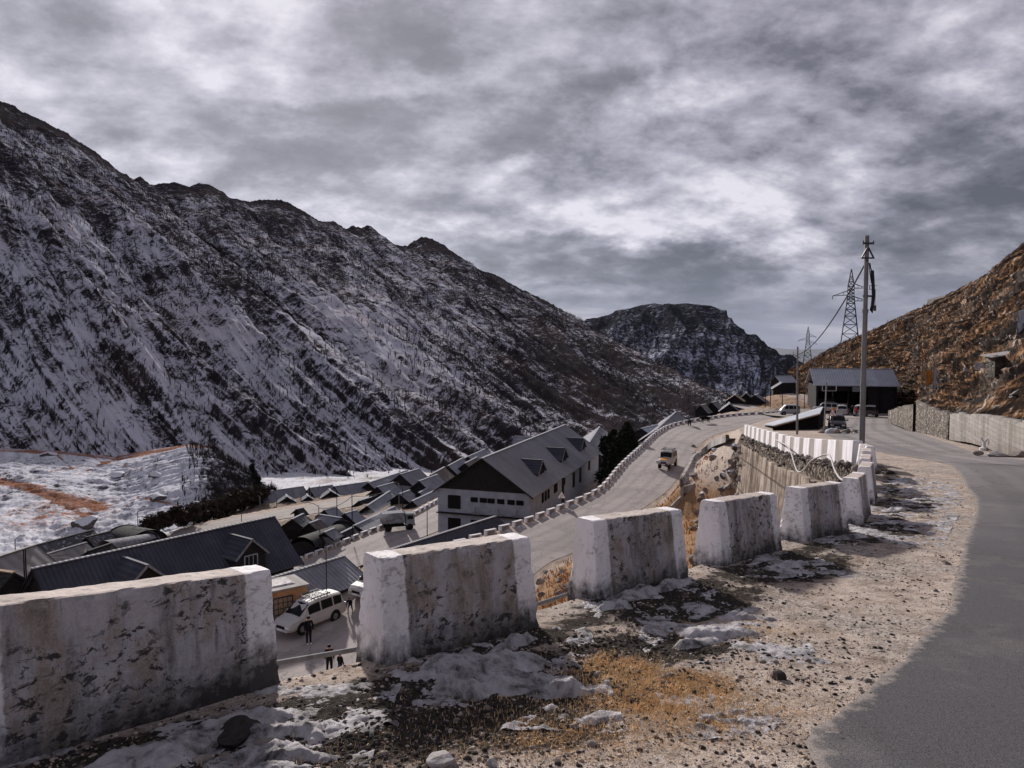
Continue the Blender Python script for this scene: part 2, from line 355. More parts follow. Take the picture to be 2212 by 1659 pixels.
    bump(t, b, t.math('ADD', r1, t.math('MULTIPLY', tr, 0.5)), 0.5, 1.2 / sc); return m
M['mountain'] = mountain_material('mountain', rock=(0.043, 0.038, 0.043), snow=(0.57, 0.57, 0.645), bias=-0.08, brown=0.35)
M['mountain_far'] = mountain_material('mountain_far', rock=(0.025, 0.026, 0.035), snow=(0.46, 0.49, 0.62), bias=-0.32, streak=0.8, brown=0.1, sc=0.5, tree=0.8)
M['snow_mound'] = mountain_material('snow_mound', snow=(0.66, 0.67, 0.74), bias=0.42, streak=0.5, brown=0.6, tree=0.35, sc=2.6)
def hill_material():
    m, t, b = newmat('hillside'); p = geop(t)
    at_ = t.n('ShaderNodeAttribute', {'attribute_name': 'st'}); sz = t.n('ShaderNodeSeparateXYZ', None, Vector=at_.outputs['Vector'])
    stx = t.n('ShaderNodeCombineXYZ', None, X=sz.outputs[0], Y=sz.outputs[1], Z=0.0).outputs[0]
    a = t.noise(t.map(stx, scale=(0.06, 0.55, 1), rot=(0, 0, 0.12)), 1.0, 7, 0.66, 0.4)
    r = t.noise(p, 0.8, 8, 0.72, 0.2); f = t.noise(p, 5.0, 4, 0.7); bg_ = t.noise(p, 0.09, 4, 0.55)
    s_ = t.math('ADD', t.math('MULTIPLY', a, 0.55), t.math('MULTIPLY', r, 0.45))
    c = t.ramp(s_, [(0.42, (0.010, 0.009, 0.010)), (0.495, (0.04, 0.028, 0.022)), (0.545, (0.21, 0.115, 0.062)), (0.62, (0.56, 0.36, 0.22))])
    c = t.mix(t.mapr(f, 0.45, 0.62, 0, 0.9), c, (0.018, 0.015, 0.015))
    c = t.mix(t.mapr(bg_, 0.46, 0.66, 0, 0.4), c, t.ramp(r, [(0.4, (0.03, 0.03, 0.03)), (0.65, (0.30, 0.27, 0.25))]))
    c = t.mix(t.mapr(t.math('ADD', r, t.math('MULTIPLY', f, 0.3)), 0.76, 0.82), c, (0.55, 0.53, 0.54))
    link(t, c, b.inputs['Base Color']); b.inputs['Roughness'].default_value = 0.95; b.inputs['Specular IOR Level'].default_value = 0.0
    bump(t, b, t.math('ADD', s_, t.math('MULTIPLY', f, 0.3)), 0.9, 0.8); return m
M['hillside'] = hill_material()
def snow_material():
    m, t, b = newmat('old_snow'); p = geop(t)
    n = t.noise(p, 5.5, 8, 0.72, 0.4); f = t.noise(p, 55, 5, 0.78)
    c = t.ramp(n, [(0.34, (0.04, 0.036, 0.034)), (0.42, (0.20, 0.19, 0.195)), (0.52, (0.44, 0.42, 0.445)), (0.70, (0.66, 0.63, 0.66))])
    c = t.mix(t.mapr(f, 0.6, 0.78, 0, 0.6), c, (0.12, 0.10, 0.09))
    link(t, c, b.inputs['Base Color']); b.inputs['Roughness'].default_value = 0.7; b.inputs['Specular IOR Level'].default_value = 0.15
    b.inputs['Subsurface Weight'].default_value = 0.0; bump(t, b, t.math('ADD', n, t.math('MULTIPLY', f, 0.8)), 0.9, 0.03); return m
M['old_snow'] = snow_material()
def parapet_material():
    # whitewashed ends, weathered grey concrete between them (object x runs along the block, attribute 'hl' = half length)
    m, t, b = newmat('parapet'); tc = objc(t); sp = t.n('ShaderNodeSeparateXYZ', None, Vector=tc)
    info = t.n('ShaderNodeObjectInfo').outputs['Location']; p = t.vmath('ADD', tc, info)
    hl = t.n('ShaderNodeAttribute', {'attribute_name': 'hl', 'attribute_type': 'OBJECT'}).outputs['Fac']
    wob = t.noise(p, 9.0, 4, 0.7)
    ex = t.math('SUBTRACT', hl, t.math('ABSOLUTE', sp.outputs[0]))
    ex = t.math('ADD', ex, t.math('MULTIPLY', t.math('SUBTRACT', wob, 0.5), 0.06))
    nz = t.n('ShaderNodeSeparateXYZ', None, Vector=t.n('ShaderNodeNewGeometry').outputs['Normal']).outputs[2]
    wht = t.mapr(ex, 0.205, 0.22, 1.0, 0.0)
    n1 = t.noise(t.map(p, scale=(1, 1, 0.45)), 3.2, 7, 0.68, 0.3); n2 = t.noise(p, 22.0, 5, 0.7); n3 = t.noise(p, 90, 3, 0.7)
    drip = t.noise(t.map(p, scale=(5.0, 5.0, 0.6)), 1.0, 6, 0.7)
    conc = t.ramp(n1, [(0.32, (0.09, 0.075, 0.068)), (0.42, (0.25, 0.205, 0.175)), (0.50, (0.34, 0.335, 0.37)), (0.60, (0.46, 0.42, 0.42)), (0.70, (0.56, 0.48, 0.44))])
    conc = t.mix(t.mapr(t.math('ADD', drip, t.math('MULTIPLY', t.math('SUBTRACT', n1, 0.5), 0.7)), 0.50, 0.62, 0, 0.8), conc, (0.05, 0.046, 0.046))
    conc = t.mix(t.mapr(n3, 0.3, 0.7, 0, 0.25), conc, (0.75, 0.7, 0.68))
    paint = t.ramp(n1, [(0.3, (0.68, 0.65, 0.66)), (0.6, (0.82, 0.80, 0.83))])
    c = t.mix(wht, conc, paint)
    pit = t.noise(t.map(p, scale=(1, 1, 1.5)), 13.0, 6, 0.72, 0.5)
    spots = t.math('MULTIPLY', t.mapr(pit, 0.53, 0.575), t.mapr(t.noise(p, 2.6, 4, 0.6), 0.44, 0.54, 0.0, 1.0)); spots = t.math('MAXIMUM', spots, t.mapr(n2, 0.66, 0.70))
    spots = t.math('MULTIPLY', spots, t.mapr(wht, 0, 1, 0.95, 0.42))
    c = t.mix(spots, c, (0.035, 0.032, 0.032))
    # damp, mossy foot: wear with a ragged edge of its own
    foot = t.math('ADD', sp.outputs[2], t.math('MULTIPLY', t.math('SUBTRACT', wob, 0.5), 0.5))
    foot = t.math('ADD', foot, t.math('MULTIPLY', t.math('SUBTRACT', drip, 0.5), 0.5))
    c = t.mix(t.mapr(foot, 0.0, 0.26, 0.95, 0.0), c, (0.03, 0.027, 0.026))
    topm = t.math('MULTIPLY', t.mapr(nz, 0.7, 0.9), t.mapr(wht, 0, 1, 1.0, 0.0))
    topc = t.ramp(n1, [(0.3, (0.26, 0.22, 0.20)), (0.55, (0.50, 0.43, 0.40))]); topc = t.mix(t.mapr(n2, 0.55, 0.68, 0, 0.6), topc, (0.10, 0.085, 0.08))
    c = t.mix(topm, c, topc)
    link(t, c, b.inputs['Base Color']); b.inputs['Roughness'].default_value = 0.85; b.inputs['Specular IOR Level'].default_value = 0.25
    bump(t, b, t.math('ADD', t.math('MULTIPLY', n2, 0.7), t.math('MULTIPLY', n3, 0.35)), 0.55, 0.02); return m
M['parapet'] = parapet_material()
def stripes_material():
    m, t, b = newmat('striped_paint'); tc = objc(t); sp = t.n('ShaderNodeSeparateXYZ', None, Vector=tc)
    ph = t.math('FRACT', t.math('DIVIDE', t.math('ADD', sp.outputs[0], t.math('MULTIPLY', t.noise(tc, 3.0, 3), 0.06)), 2.45))
    g = t.mapr(ph, 0.56, 0.565); n = t.noise(t.map(tc, scale=(6, 6, 0.8)), 1.0, 6, 0.7); n2 = t.noise(tc, 14, 4, 0.7)
    white = t.ramp(n, [(0.32, (0.36, 0.30, 0.28)), (0.46, (0.64, 0.62, 0.66)), (0.7, (0.78, 0.77, 0.82))])
    grey = t.ramp(n, [(0.3, (0.17, 0.14, 0.125)), (0.65, (0.30, 0.27, 0.26))])
    c = t.mix(g, white, grey); c = t.mix(t.mapr(n2, 0.6, 0.75, 0, 0.5), c, (0.1, 0.09, 0.085))
    link(t, c, b.inputs['Base Color']); b.inputs['Roughness'].default_value = 0.85; bump(t, b, n2, 0.4, 0.03); return m
M['stripes'] = stripes_material()
def wall_concrete(name, lo, hi, sx=1.0):
    m, t, b = newmat(name); p = geop(t)
    drip = t.noise(t.map(p, scale=(1.6 * sx, 1.6 * sx, 0.13 * sx)), 1.0, 7, 0.7, 0.2); n = t.noise(p, 0.6 * sx, 6, 0.65); f = t.noise(p, 9.0, 5, 0.7)
    c = t.ramp(n, [(0.3, lo), (0.7, hi)])
    c = t.mix(t.mapr(drip, 0.46, 0.62, 0, 0.75), c, (0.09, 0.065, 0.048))
    c = t.mix(t.mapr(drip, 0.30, 0.42, 0.6, 0), c, (0.62, 0.56, 0.52))
    c = t.mix(t.mapr(f, 0.58, 0.75, 0, 0.6), c, (0.05, 0.045, 0.04))
    link(t, c, b.inputs['Base Color']); b.inputs['Roughness'].default_value = 0.9; b.inputs['Specular IOR Level'].default_value = 0.04; bump(t, b, t.math('ADD', drip, f), 0.6, 0.08); return m
def panel_wall():
    m, t, b = newmat('retaining'); p = geop(t); sx = t.n('ShaderNodeSeparateXYZ', None, Vector=p)
    drip = t.noise(t.map(p, scale=(0.8, 0.8, 0.16)), 1.0, 8, 0.72, 0.9); n = t.noise(p, 0.7, 7, 0.7, 0.4); f = t.noise(p, 7.0, 6, 0.75)
    c = t.ramp(n, [(0.32, (0.10, 0.078, 0.062)), (0.47, (0.26, 0.21, 0.175)), (0.62, (0.40, 0.345, 0.305))])
    c = t.mix(t.mapr(drip, 0.47, 0.58, 0, 0.8), c, (0.065, 0.046, 0.034)); c = t.mix(t.mapr(drip, 0.33, 0.42, 0.6, 0), c, (0.52, 0.47, 0.44))
    ax = t.math('ADD', t.math('MULTIPLY', sx.outputs[1], 0.98), t.math('MULTIPLY', sx.outputs[0], 0.2)); wob = t.math('MULTIPLY', f, 0.25)
    jv = t.math('ABSOLUTE', t.math('SUBTRACT', t.math('FRACT', t.math('DIVIDE', t.math('ADD', ax, wob), 2.6)), 0.5))
    jh = t.math('ABSOLUTE', t.math('SUBTRACT', t.math('FRACT', t.math('DIVIDE', t.math('ADD', sx.outputs[2], t.math('ADD', wob, t.math('MULTIPLY', sx.outputs[1], 0.09))), 2.3)), 0.5))
    j = t.mapr(t.math('MINIMUM', jv, jh), 0.0, 0.035, 0.95, 0.0); c = t.mix(j, c, (0.03, 0.024, 0.02)); c = t.mix(t.mapr(f, 0.55, 0.68, 0, 0.8), c, (0.04, 0.034, 0.03))
    link(t, c, b.inputs['Base Color']); b.inputs['Roughness'].default_value = 0.95; b.inputs['Specular IOR Level'].default_value = 0.04; bump(t, b, f, 0.5, 0.06); return m
M['retaining'] = panel_wall()
M['drain'] = wall_concrete('drain', (0.32, 0.31, 0.31), (0.52, 0.50, 0.50))
def stone_wall():
    m, t, b = newmat('stone_wall'); p = geop(t)
    v = t.n('ShaderNodeTexVoronoi', {'feature': 'F1'}, Vector=t.map(p, scale=(1, 1, 2.1)), Scale=2.2, Randomness=0.9)
    e = t.n('ShaderNodeTexVoronoi', {'feature': 'DISTANCE_TO_EDGE'}, Vector=t.map(p, scale=(1, 1, 2.1)), Scale=2.2, Randomness=0.9)
    n = t.noise(p, 0.5, 6, 0.65); f = t.noise(p, 12, 4, 0.7)
    c = t.ramp(v.outputs['Color'], [(0.2, (0.05, 0.04, 0.032)), (0.6, (0.15, 0.12, 0.095)), (0.9, (0.27, 0.23, 0.20))])
    c = t.mix(t.mapr(e.outputs['Distance'], 0.0, 0.07, 0.8, 0), c, (0.04, 0.035, 0.03))
    c = t.mix(t.mapr(n, 0.42, 0.62, 0, 0.45), c, (0.07, 0.055, 0.045)); c = t.mix(t.mapr(f, 0.5, 0.8, 0, 0.5), c, (0.10, 0.085, 0.075))
    link(t, c, b.inputs['Base Color']); b.inputs['Roughness'].default_value = 0.9
    bump(t, b, t.mapr(e.outputs['Distance'], 0.0, 0.12), 0.8, 0.1); return m
M['stone_wall'] = stone_wall()
def rock_material(name, a, c2, snowy=0.0):
    m, t, b = newmat(name); p = geop(t); n = t.noise(p, 3.0, 7, 0.7, 0.3); f = t.noise(p, 25, 4, 0.7)
    c = t.ramp(n, [(0.3, a), (0.7, c2)]); c = t.mix(t.mapr(f, 0.5, 0.75, 0, 0.6), c, tuple(x * 0.25 for x in a))
    if snowy:
        nz = t.n('ShaderNodeSeparateXYZ', None, Vector=t.n('ShaderNodeNewGeometry').outputs['Normal']).outputs[2]
        c = t.mix(t.mapr(t.math('ADD', nz, t.math('MULTIPLY', n, 0.5)), 0.75, 1.0, 0, snowy), c, (0.66, 0.67, 0.72))
    link(t, c, b.inputs['Base Color']); b.inputs['Roughness'].default_value = 0.9; b.inputs['Specular IOR Level'].default_value = 0.04; bump(t, b, n, 0.7, 0.05); return m
M['rock'] = rock_material('rock', (0.10, 0.085, 0.075), (0.33, 0.29, 0.27))
M['pebble'] = rock_material('pebble', (0.26, 0.21, 0.175), (0.52, 0.44, 0.39))
M['rock_dark'] = rock_material('rock_dark', (0.018, 0.016, 0.016), (0.075, 0.068, 0.065))
M['rock_pale'] = rock_material('rock_pale', (0.26, 0.24, 0.24), (0.50, 0.48, 0.48))
M['rock_snow'] = rock_material('rock_snow', (0.05, 0.045, 0.045), (0.16, 0.14, 0.14), 0.9)
def roofing(name, col, col2, pitch=0.30, rust=0.2, metal=0.35, rough=0.5, snowy=0.0, depth=0.02):
    # corrugated sheets: ribs run down the slope, object x runs along the ridge
    m, t, b = newmat(name); tc = objc(t); sp = t.n('ShaderNodeSeparateXYZ', None, Vector=tc)
    wv = t.math('SINE', t.math('MULTIPLY', sp.outputs[0], 2 * math.pi / pitch))
    n = t.noise(tc, 0.7, 6, 0.65); f = t.noise(tc, 8, 5, 0.7)
    sheet = t.n('ShaderNodeTexWhiteNoise', {'noise_dimensions': '1D'}, W=t.math('FLOOR', t.math('DIVIDE', sp.outputs[0], 1.9))).outputs[0]
    c = t.ramp(n, [(0.3, col), (0.7, col2)]); c = t.mix(t.mapr(sheet, 0, 1, 0.0, 0.28), c, tuple(x * 0.4 for x in col))
    c = t.mix(t.mapr(wv, -1, 1, 0.32, 0.0), c, tuple(x * 0.3 for x in col))
    c = t.mix(t.mapr(f, 0.58, 0.75, 0, rust), c, (0.14, 0.07, 0.04))
    if snowy: c = t.mix(t.mapr(t.noise(tc, 2.5, 6, 0.7), 0.55, 0.66, 0, snowy), c, (0.62, 0.63, 0.68))
    link(t, c, b.inputs['Base Color']); b.inputs['Roughness'].default_value = rough; b.inputs['Metallic'].default_value = metal; b.inputs['Specular IOR Level'].default_value = 0.12
    bump(t, b, t.math('ADD', wv, t.math('MULTIPLY', f, 0.6)), 0.6, depth); return m
M['roof_grey'] = roofing('roof_grey', (0.21, 0.215, 0.245), (0.29, 0.295, 0.33), 0.34, 0.1, 0.0, 0.85)
M['roof_dark'] = roofing('roof_dark', (0.048, 0.052, 0.074), (0.085, 0.09, 0.118), 0.32, 0.05, 0.0, 0.85, depth=0.05)
M['roof_mid'] = roofing('roof_mid', (0.18, 0.187, 0.22), (0.32, 0.327, 0.37), 0.36, 0.45, 0.0, 0.85, depth=0.04)
M['roof_rust'] = roofing('roof_rust', (0.11, 0.095, 0.09), (0.24, 0.21, 0.20), 0.36, 0.8, 0.0, 0.9, depth=0.04)
M['roof_pale'] = roofing('roof_pale', (0.22, 0.235, 0.28), (0.34, 0.355, 0.40), 0.36, 0.3, 0.0, 0.9, depth=0.04)
M['roof_blue'] = roofing('roof_blue', (0.38, 0.41, 0.49), (0.52, 0.545, 0.61), 0.42, 0.08, 0.0, 0.8)
M['roof_silver'] = roofing('roof_silver', (0.24, 0.225, 0.22), (0.36, 0.34, 0.335), 1.1, 0.25, 0.0, 0.8)
M['roof_snowy'] = roofing('roof_snowy', (0.06, 0.06, 0.065), (0.12, 0.12, 0.13), 0.4, 0.2, 0.05, 0.7, 0.8)
M['tarp_dark'] = simple('tarp_dark', (0.035, 0.035, 0.038), 0.9, 0, 0.7, 4, 0.5)
M['tarp_pale'] = simple('tarp_pale', (0.20, 0.20, 0.22), 0.9, 0, 0.5, 3, 0.5)
M['wood_dark'] = simple('wood_dark', (0.018, 0.015, 0.015), 0.9, 0, 0.6, 5, 0.4)
M['wood_black'] = simple('wood_black', (0.024, 0.022, 0.024), 0.9, 0, 0.5, 8, 0.3, 0.1)
M['timber'] = simple('timber', (0.30, 0.22, 0.16), 0.8, 0, 0.4, 9, 0.3)
M['post_grey'] = simple('post_grey', (0.20, 0.19, 0.19), 0.7, 0, 0.4, 6, 0.3)
M['plaster'] = simple('plaster', (0.31, 0.335, 0.40), 0.9, 0, 0.16, 1.2, 0.1)
M['plaster_grey'] = simple('plaster_grey', (0.22, 0.22, 0.24), 0.9, 0, 0.3, 1.5, 0.2)
M['trim_pale'] = simple('trim_pale', (0.30, 0.31, 0.35), 0.95, 0, 0.3, 5, 0.1, 0.05)
M['white_paint'] = simple('white_paint', (0.66, 0.65, 0.67), 0.7, 0, 0.15, 8, 0.1)
M['kerb_grey'] = simple('kerb_grey', (0.26, 0.24, 0.23), 0.9, 0, 0.4, 5, 0.3)
M['kerb_white'] = simple('kerb_white', (0.66, 0.65, 0.68), 0.85, 0, 0.2, 5, 0.2)
M['glass_dark'] = simple('glass_dark', (0.008, 0.009, 0.012), 0.3, 0, 0.2, 2, 0.0, 0.10)
M['steel'] = simple('steel', (0.15, 0.15, 0.16), 0.6, 0.0, 0.3, 8, 0.1)
M['steel_dark'] = simple('steel_dark', (0.07, 0.07, 0.08), 0.5, 0.3, 0.3, 8, 0.1)
M['black'] = simple('black', (0.012, 0.012, 0.013), 0.7, 0, 0.3, 8, 0.1)
M['cable'] = simple('cable', (0.03, 0.03, 0.032), 0.7, 0, 0.3, 8, 0.0)
M['pvc'] = simple('pvc', (0.42, 0.41, 0.41), 0.5, 0, 0.2, 5, 0.0)
M['car_white'] = simple('car_white', (0.40, 0.395, 0.40), 0.55, 0, 0.07, 3, 0.0, 0.12)
M['car_silver'] = simple('car_silver', (0.36, 0.37, 0.40), 0.3, 0.3, 0.07, 3, 0.0, 0.6)
M['car_black'] = simple('car_black', (0.02, 0.022, 0.028), 0.3, 0.0, 0.1, 3, 0.0, 0.6)
M['car_yellow'] = simple('car_yellow', (0.72, 0.32, 0.07), 0.35, 0, 0.12, 4, 0.0, 0.5)
M['rubber'] = simple('rubber', (0.014, 0.014, 0.014), 0.9, 0, 0.2, 20, 0.1)
M['lamp_glass'] = simple('lamp_glass', (0.65, 0.66, 0.68), 0.15, 0, 0.05, 5, 0.0, 0.7)
M['lamp_red'] = simple('lamp_red', (0.35, 0.02, 0.02), 0.2, 0, 0.05, 5, 0.0, 0.7)
M['skin'] = simple('skin', (0.38, 0.22, 0.15), 0.6, 0, 0.1, 9, 0.0)
M['hair'] = simple('hair', (0.012, 0.01, 0.01), 0.6, 0, 0.1, 9, 0.0)
M['cloth_black'] = simple('cloth_black', (0.014, 0.014, 0.018), 0.9, 0, 0.3, 9, 0.1)
M['cloth_denim'] = simple('cloth_denim', (0.04, 0.05, 0.08), 0.9, 0, 0.3, 9, 0.1)
M['cloth_red'] = simple('cloth_red', (0.35, 0.04, 0.035), 0.9, 0, 0.2, 9, 0.1)
M['cloth_orange'] = simple('cloth_orange', (0.75, 0.28, 0.07), 0.9, 0, 0.2, 9, 0.1)
M['flag_yellow'] = simple('flag_yellow', (0.70, 0.42, 0.12), 0.9, 0, 0.3, 2, 0.3)
M['flag_orange'] = simple('flag_orange', (0.62, 0.24, 0.06), 0.9, 0, 0.4, 3, 0.3)
M['flag_white'] = simple('flag_white', (0.55, 0.57, 0.62), 0.9, 0, 0.2, 3, 0.3)
M['brick'] = rock_material('brick', (0.34, 0.17, 0.08), (0.55, 0.33, 0.18))
M['hide_black'] = simple('hide_black', (0.012, 0.010, 0.010), 0.9, 0, 0.4, 12, 0.4)
M['twig'] = simple('twig', (0.034, 0.029, 0.029), 0.95, 0, 0.4, 0.5, 0.0)
M['needle'] = simple('needle', (0.018, 0.024, 0.018), 0.95, 0, 0.6, 1.5, 0.0)
M['bush'] = simple('bush', (0.045, 0.034, 0.028), 0.95, 0, 0.6, 1.2, 0.0)
M['straw'] = simple('straw', (0.70, 0.50, 0.29), 0.9, 0, 0.4, 3.0, 0.0)
M['dry_grass'] = simple('dry_grass', (0.36, 0.14, 0.045), 0.9, 0, 0.5, 1.0, 0.0)
M['litter'] = simple('litter', (0.58, 0.58, 0.62), 0.7, 0, 0.3, 9, 0.2)
M['bark'] = simple('bark', (0.05, 0.04, 0.035), 0.9, 0, 0.4, 5, 0.3)
# ---------------------------------------------------------------- the lie of the land
_zu = np.array([(-60, -0.2), (-10, -1.0), (0, -1.75), (4, -2.15), (8, -2.55), (12.5, -3.0), (15.3, -3.25), (20, -3.6), (24, -3.92), (28, -4.4), (36, -5.3), (46, -6.1),
                (57, -6.95), (66, -7.8), (74, -8.6), (105, -10.7), (127, -12.1), (145, -12.2), (165, -11.2), (200, -12), (400, -14)])
_zl = np.array([(10, -20.6), (38, -18.9), (46.5, -18.75), (56, -17.55), (67, -16.3), (88, -14.4), (105, -13.3), (125, -12.3), (160, -12.3)])
def zu(y): return np.interp(y, _zu[:, 0], _zu[:, 1])
def zl(y): return np.interp(y, _zl[:, 0], _zl[:, 1])
# line along the outer edge of the upper road: parapet blocks, then the striped wall
BL = np.array([(-16, -9), (-7, -1.5), (-3.75, 2.4), (-2.55, 3.6), (-1.35, 4.75), (-0.87, 5.2), (0.1, 6.15), (0.9, 7.1), (1.9, 8.0), (2.5, 8.7), (3.5, 9.75), (4.16, 10.45),
               (5.3, 11.4), (5.85, 12.2), (6.5, 13.3), (7.3, 14.8), (7.9, 16.0), (8.45, 17.1), (9.1, 18.4), (9.75, 19.6), (10.6, 21.4), (11.4, 24.2), (18.3, 57.0),
               (24.5, 78), (36, 104), (45, 119), (62, 142), (90, 175)])
def polydist(px, py, L, want_t=False):
    best = np.full(px.shape, 1e9); sg = np.zeros(px.shape); T = np.zeros(px.shape); acc = 0.0
    for (a, b) in zip(L[:-1], L[1:]):
        d = b - a; l2 = d @ d; t = np.clip(((px - a[0]) * d[0] + (py - a[1]) * d[1]) / l2, 0, 1)
        qx = a[0] + t * d[0] - px; qy = a[1] + t * d[1] - py; dd = np.hypot(qx, qy)
        cr = d[0] * (py - a[1]) - d[1] * (px - a[0]); m_ = dd < best
        best = np.where(m_, dd, best); sg = np.where(m_, np.sign(cr), sg); T = np.where(m_, acc + t * math.sqrt(l2), T); acc += math.sqrt(l2)
    return (best * sg, T) if want_t else best * sg       # positive on the valley side (left)
def resample(L, n):
    L = np.array([tuple(p) for p in L], float); s = np.r_[0, np.cumsum(np.linalg.norm(np.diff(L, axis=0), axis=1))]
    q = np.linspace(0, s[-1], n); return np.stack([np.interp(q, s, L[:, k]) for k in range(L.shape[1])], 1)
def catmull(L, n):
    L = np.array([tuple(p) for p in L], float); m = len(L); E = np.vstack([2 * L[0] - L[1], L, 2 * L[-1] - L[-2]])
    q = np.linspace(0, m - 1 - 1e-9, n); i = q.astype(int); t = (q - i)[:, None]
    p0, p1, p2, p3 = E[i], E[i + 1], E[i + 2], E[i + 3]
    return 0.5 * (2 * p1 + (p2 - p0) * t + (2 * p0 - 5 * p1 + 4 * p2 - p3) * t ** 2 + (3 * p1 - p0 - 3 * p2 + p3) * t ** 3)
# lower road: its two edges
LOW_L = [(-40, 14, -20.3), (-27, 34, -19.2), (-18.0, 46.5, -18.5), (-11.5, 56, -18.1)] + [tuple(atf(u, v, zl)) for u, v in
        ((1075, 1155), (1150, 1130), (1230, 1098), (1305, 1062), (1350, 1010), (1392, 970), (1425, 939), (1455, 923), (1496, 912.5), (1558, 903), (1621, 897))] + [(46, 131, -12.3), (57, 140, -12.3)]
LOW_R = [(-30, 2, -20.4), (-16, 20, -19.8), (-6, 40, -18.9)] + [tuple(atf(u, v, zl)) for u, v in
        ((1159, 1237), (1240, 1194), (1340, 1130), (1438, 1064), (1473, 1018), (1488, 997), (1513, 960), (1544, 941), (1580, 930.6), (1619, 925))] + [(43, 121, -12.5), (60, 133, -12.2)]
LL = resample(catmull(LOW_L, 300), 220); LR = resample(catmull(LOW_R, 300), 220)
LC = (LL + LR) / 2; LHW = np.linalg.norm(LL - LR, axis=1) / 2
# third road, behind the big house, and fourth road at the foot of the snow mound
R3 = catmull([(-46, 48, -25), (-34, 60, -24.8), (-26.5, 70, -24.4), (-20.9, 78.4, -24.1), (-18, 83.5, -23.9), (-14.7, 89.8, -23.6), (-11, 95.8, -23.3), (-7.6, 105, -23.0), (-4, 118, -23.0), (2, 135, -23.0)], 120)
R4 = catmull([(-56, 84, -27.4), (-51, 94, -27.0), (-46, 101, -26.6), (-40, 109, -26.2), (-30, 119, -26.2), (-21, 131, -26.4), (-14, 148, -26.5)], 120)
R4W = 3.4
ctrl = [(-60, 20, -24), (-25, 22, -20), (0, 25, -19.6), (-24, 50, -20.5), (-16, 60, -20.6), (-45, 60, -25), (-75, 84, -31), (-7, 87, -23.2), (2, 85, -21.5),
        (14, 113, -21.5), (0, 125, -23), (-45, 130, -27.5), (-70, 130, -31), (-60, 108, -30), (-25, 150, -28.5), (-60, 190, -31), (-10, 190, -31), (30, 190, -28), (20, 140, -24), (5, 75, -20.5), (16, 100, -19.5),
        (22, 118, -17.5), (38, 145, -17.5), (60, 200, -22), (110, 300, -40), (0, 300, -40), (-100, 300, -40), (-120, 120, -32), (-110, 60, -25),
        (9, 33, -13.5), (13, 42, -13.4), (13.5, 50, -13.8), (17, 62, -14.2), (20, 72, -14.0), (26, 90, -13.4), (5, 38, -16), (4, 48, -17.0), (10, 57, -15.8), (14, 70, -15.0),
        (7, 22, -13), (0, 34, -18.4), (34, 108, -12.9), (50, 128, -12.2), (60, 140, -12.2), (75, 160, -12.5), (60, 165, -11.0), (48, 150, -12.4), (53, 158, -11.6), (38, 142, -13.2), (100, 200, -18)]
for i in range(0, 220, 14): ctrl.append(tuple(LC[i]))
for i in range(0, 120, 20): ctrl.append(tuple(R3[i])); ctrl.append(tuple(R4[i]))
ctrl = np.array(ctrl)
def _U(r2): return np.where(r2 > 0, r2 * np.log(np.maximum(r2, 1e-9)), 0)
_n = len(ctrl); _K = _U((ctrl[:, None, 0] - ctrl[None, :, 0]) ** 2 + (ctrl[:, None, 1] - ctrl[None, :, 1]) ** 2) + np.eye(_n) * 40.0
_P = np.c_[np.ones(_n), ctrl[:, :2]]; _A = np.block([[_K, _P], [_P.T, np.zeros((3, 3))]])
_w = np.linalg.solve(_A, np.r_[ctrl[:, 2], 0, 0, 0])
def rbf(x, y):
    out = _w[_n] + _w[_n + 1] * x + _w[_n + 2] * y
    for k in range(_n): out = out + _w[k] * _U((x - ctrl[k, 0]) ** 2 + (y - ctrl[k, 1]) ** 2)
    return out
def near_line(x, y, C, W):
    best = np.full(x.shape, 1e9); Z = np.zeros(x.shape); HW = np.zeros(x.shape)
    for i in range(len(C) - 1):
        a, b = C[i], C[i + 1]; d = (b - a)[:2]; l2 = d @ d + 1e-12
        t = np.clip(((x - a[0]) * d[0] + (y - a[1]) * d[1]) / l2, 0, 1)
        dd = (a[0] + t * d[0] - x) ** 2 + (a[1] + t * d[1] - y) ** 2; m_ = dd < best
        best = np.where(m_, dd, best); Z = np.where(m_, a[2] + t * (b[2] - a[2]), Z); HW = np.where(m_, W[i] + t * (W[i + 1] - W[i]), HW)
    return np.sqrt(best), Z, HW
_ww = np.array([(0, 19), (8, 17), (14, 13), (20, 5), (23, 0.4), (57, 0.4), (59, 2.0), (66, 7), (90, 5), (125, 4)])
_LLs, _LRs = LL[::4, :2], LR[::4, :2]; _R3s = R3[::5]; _R4s = R4[::5]
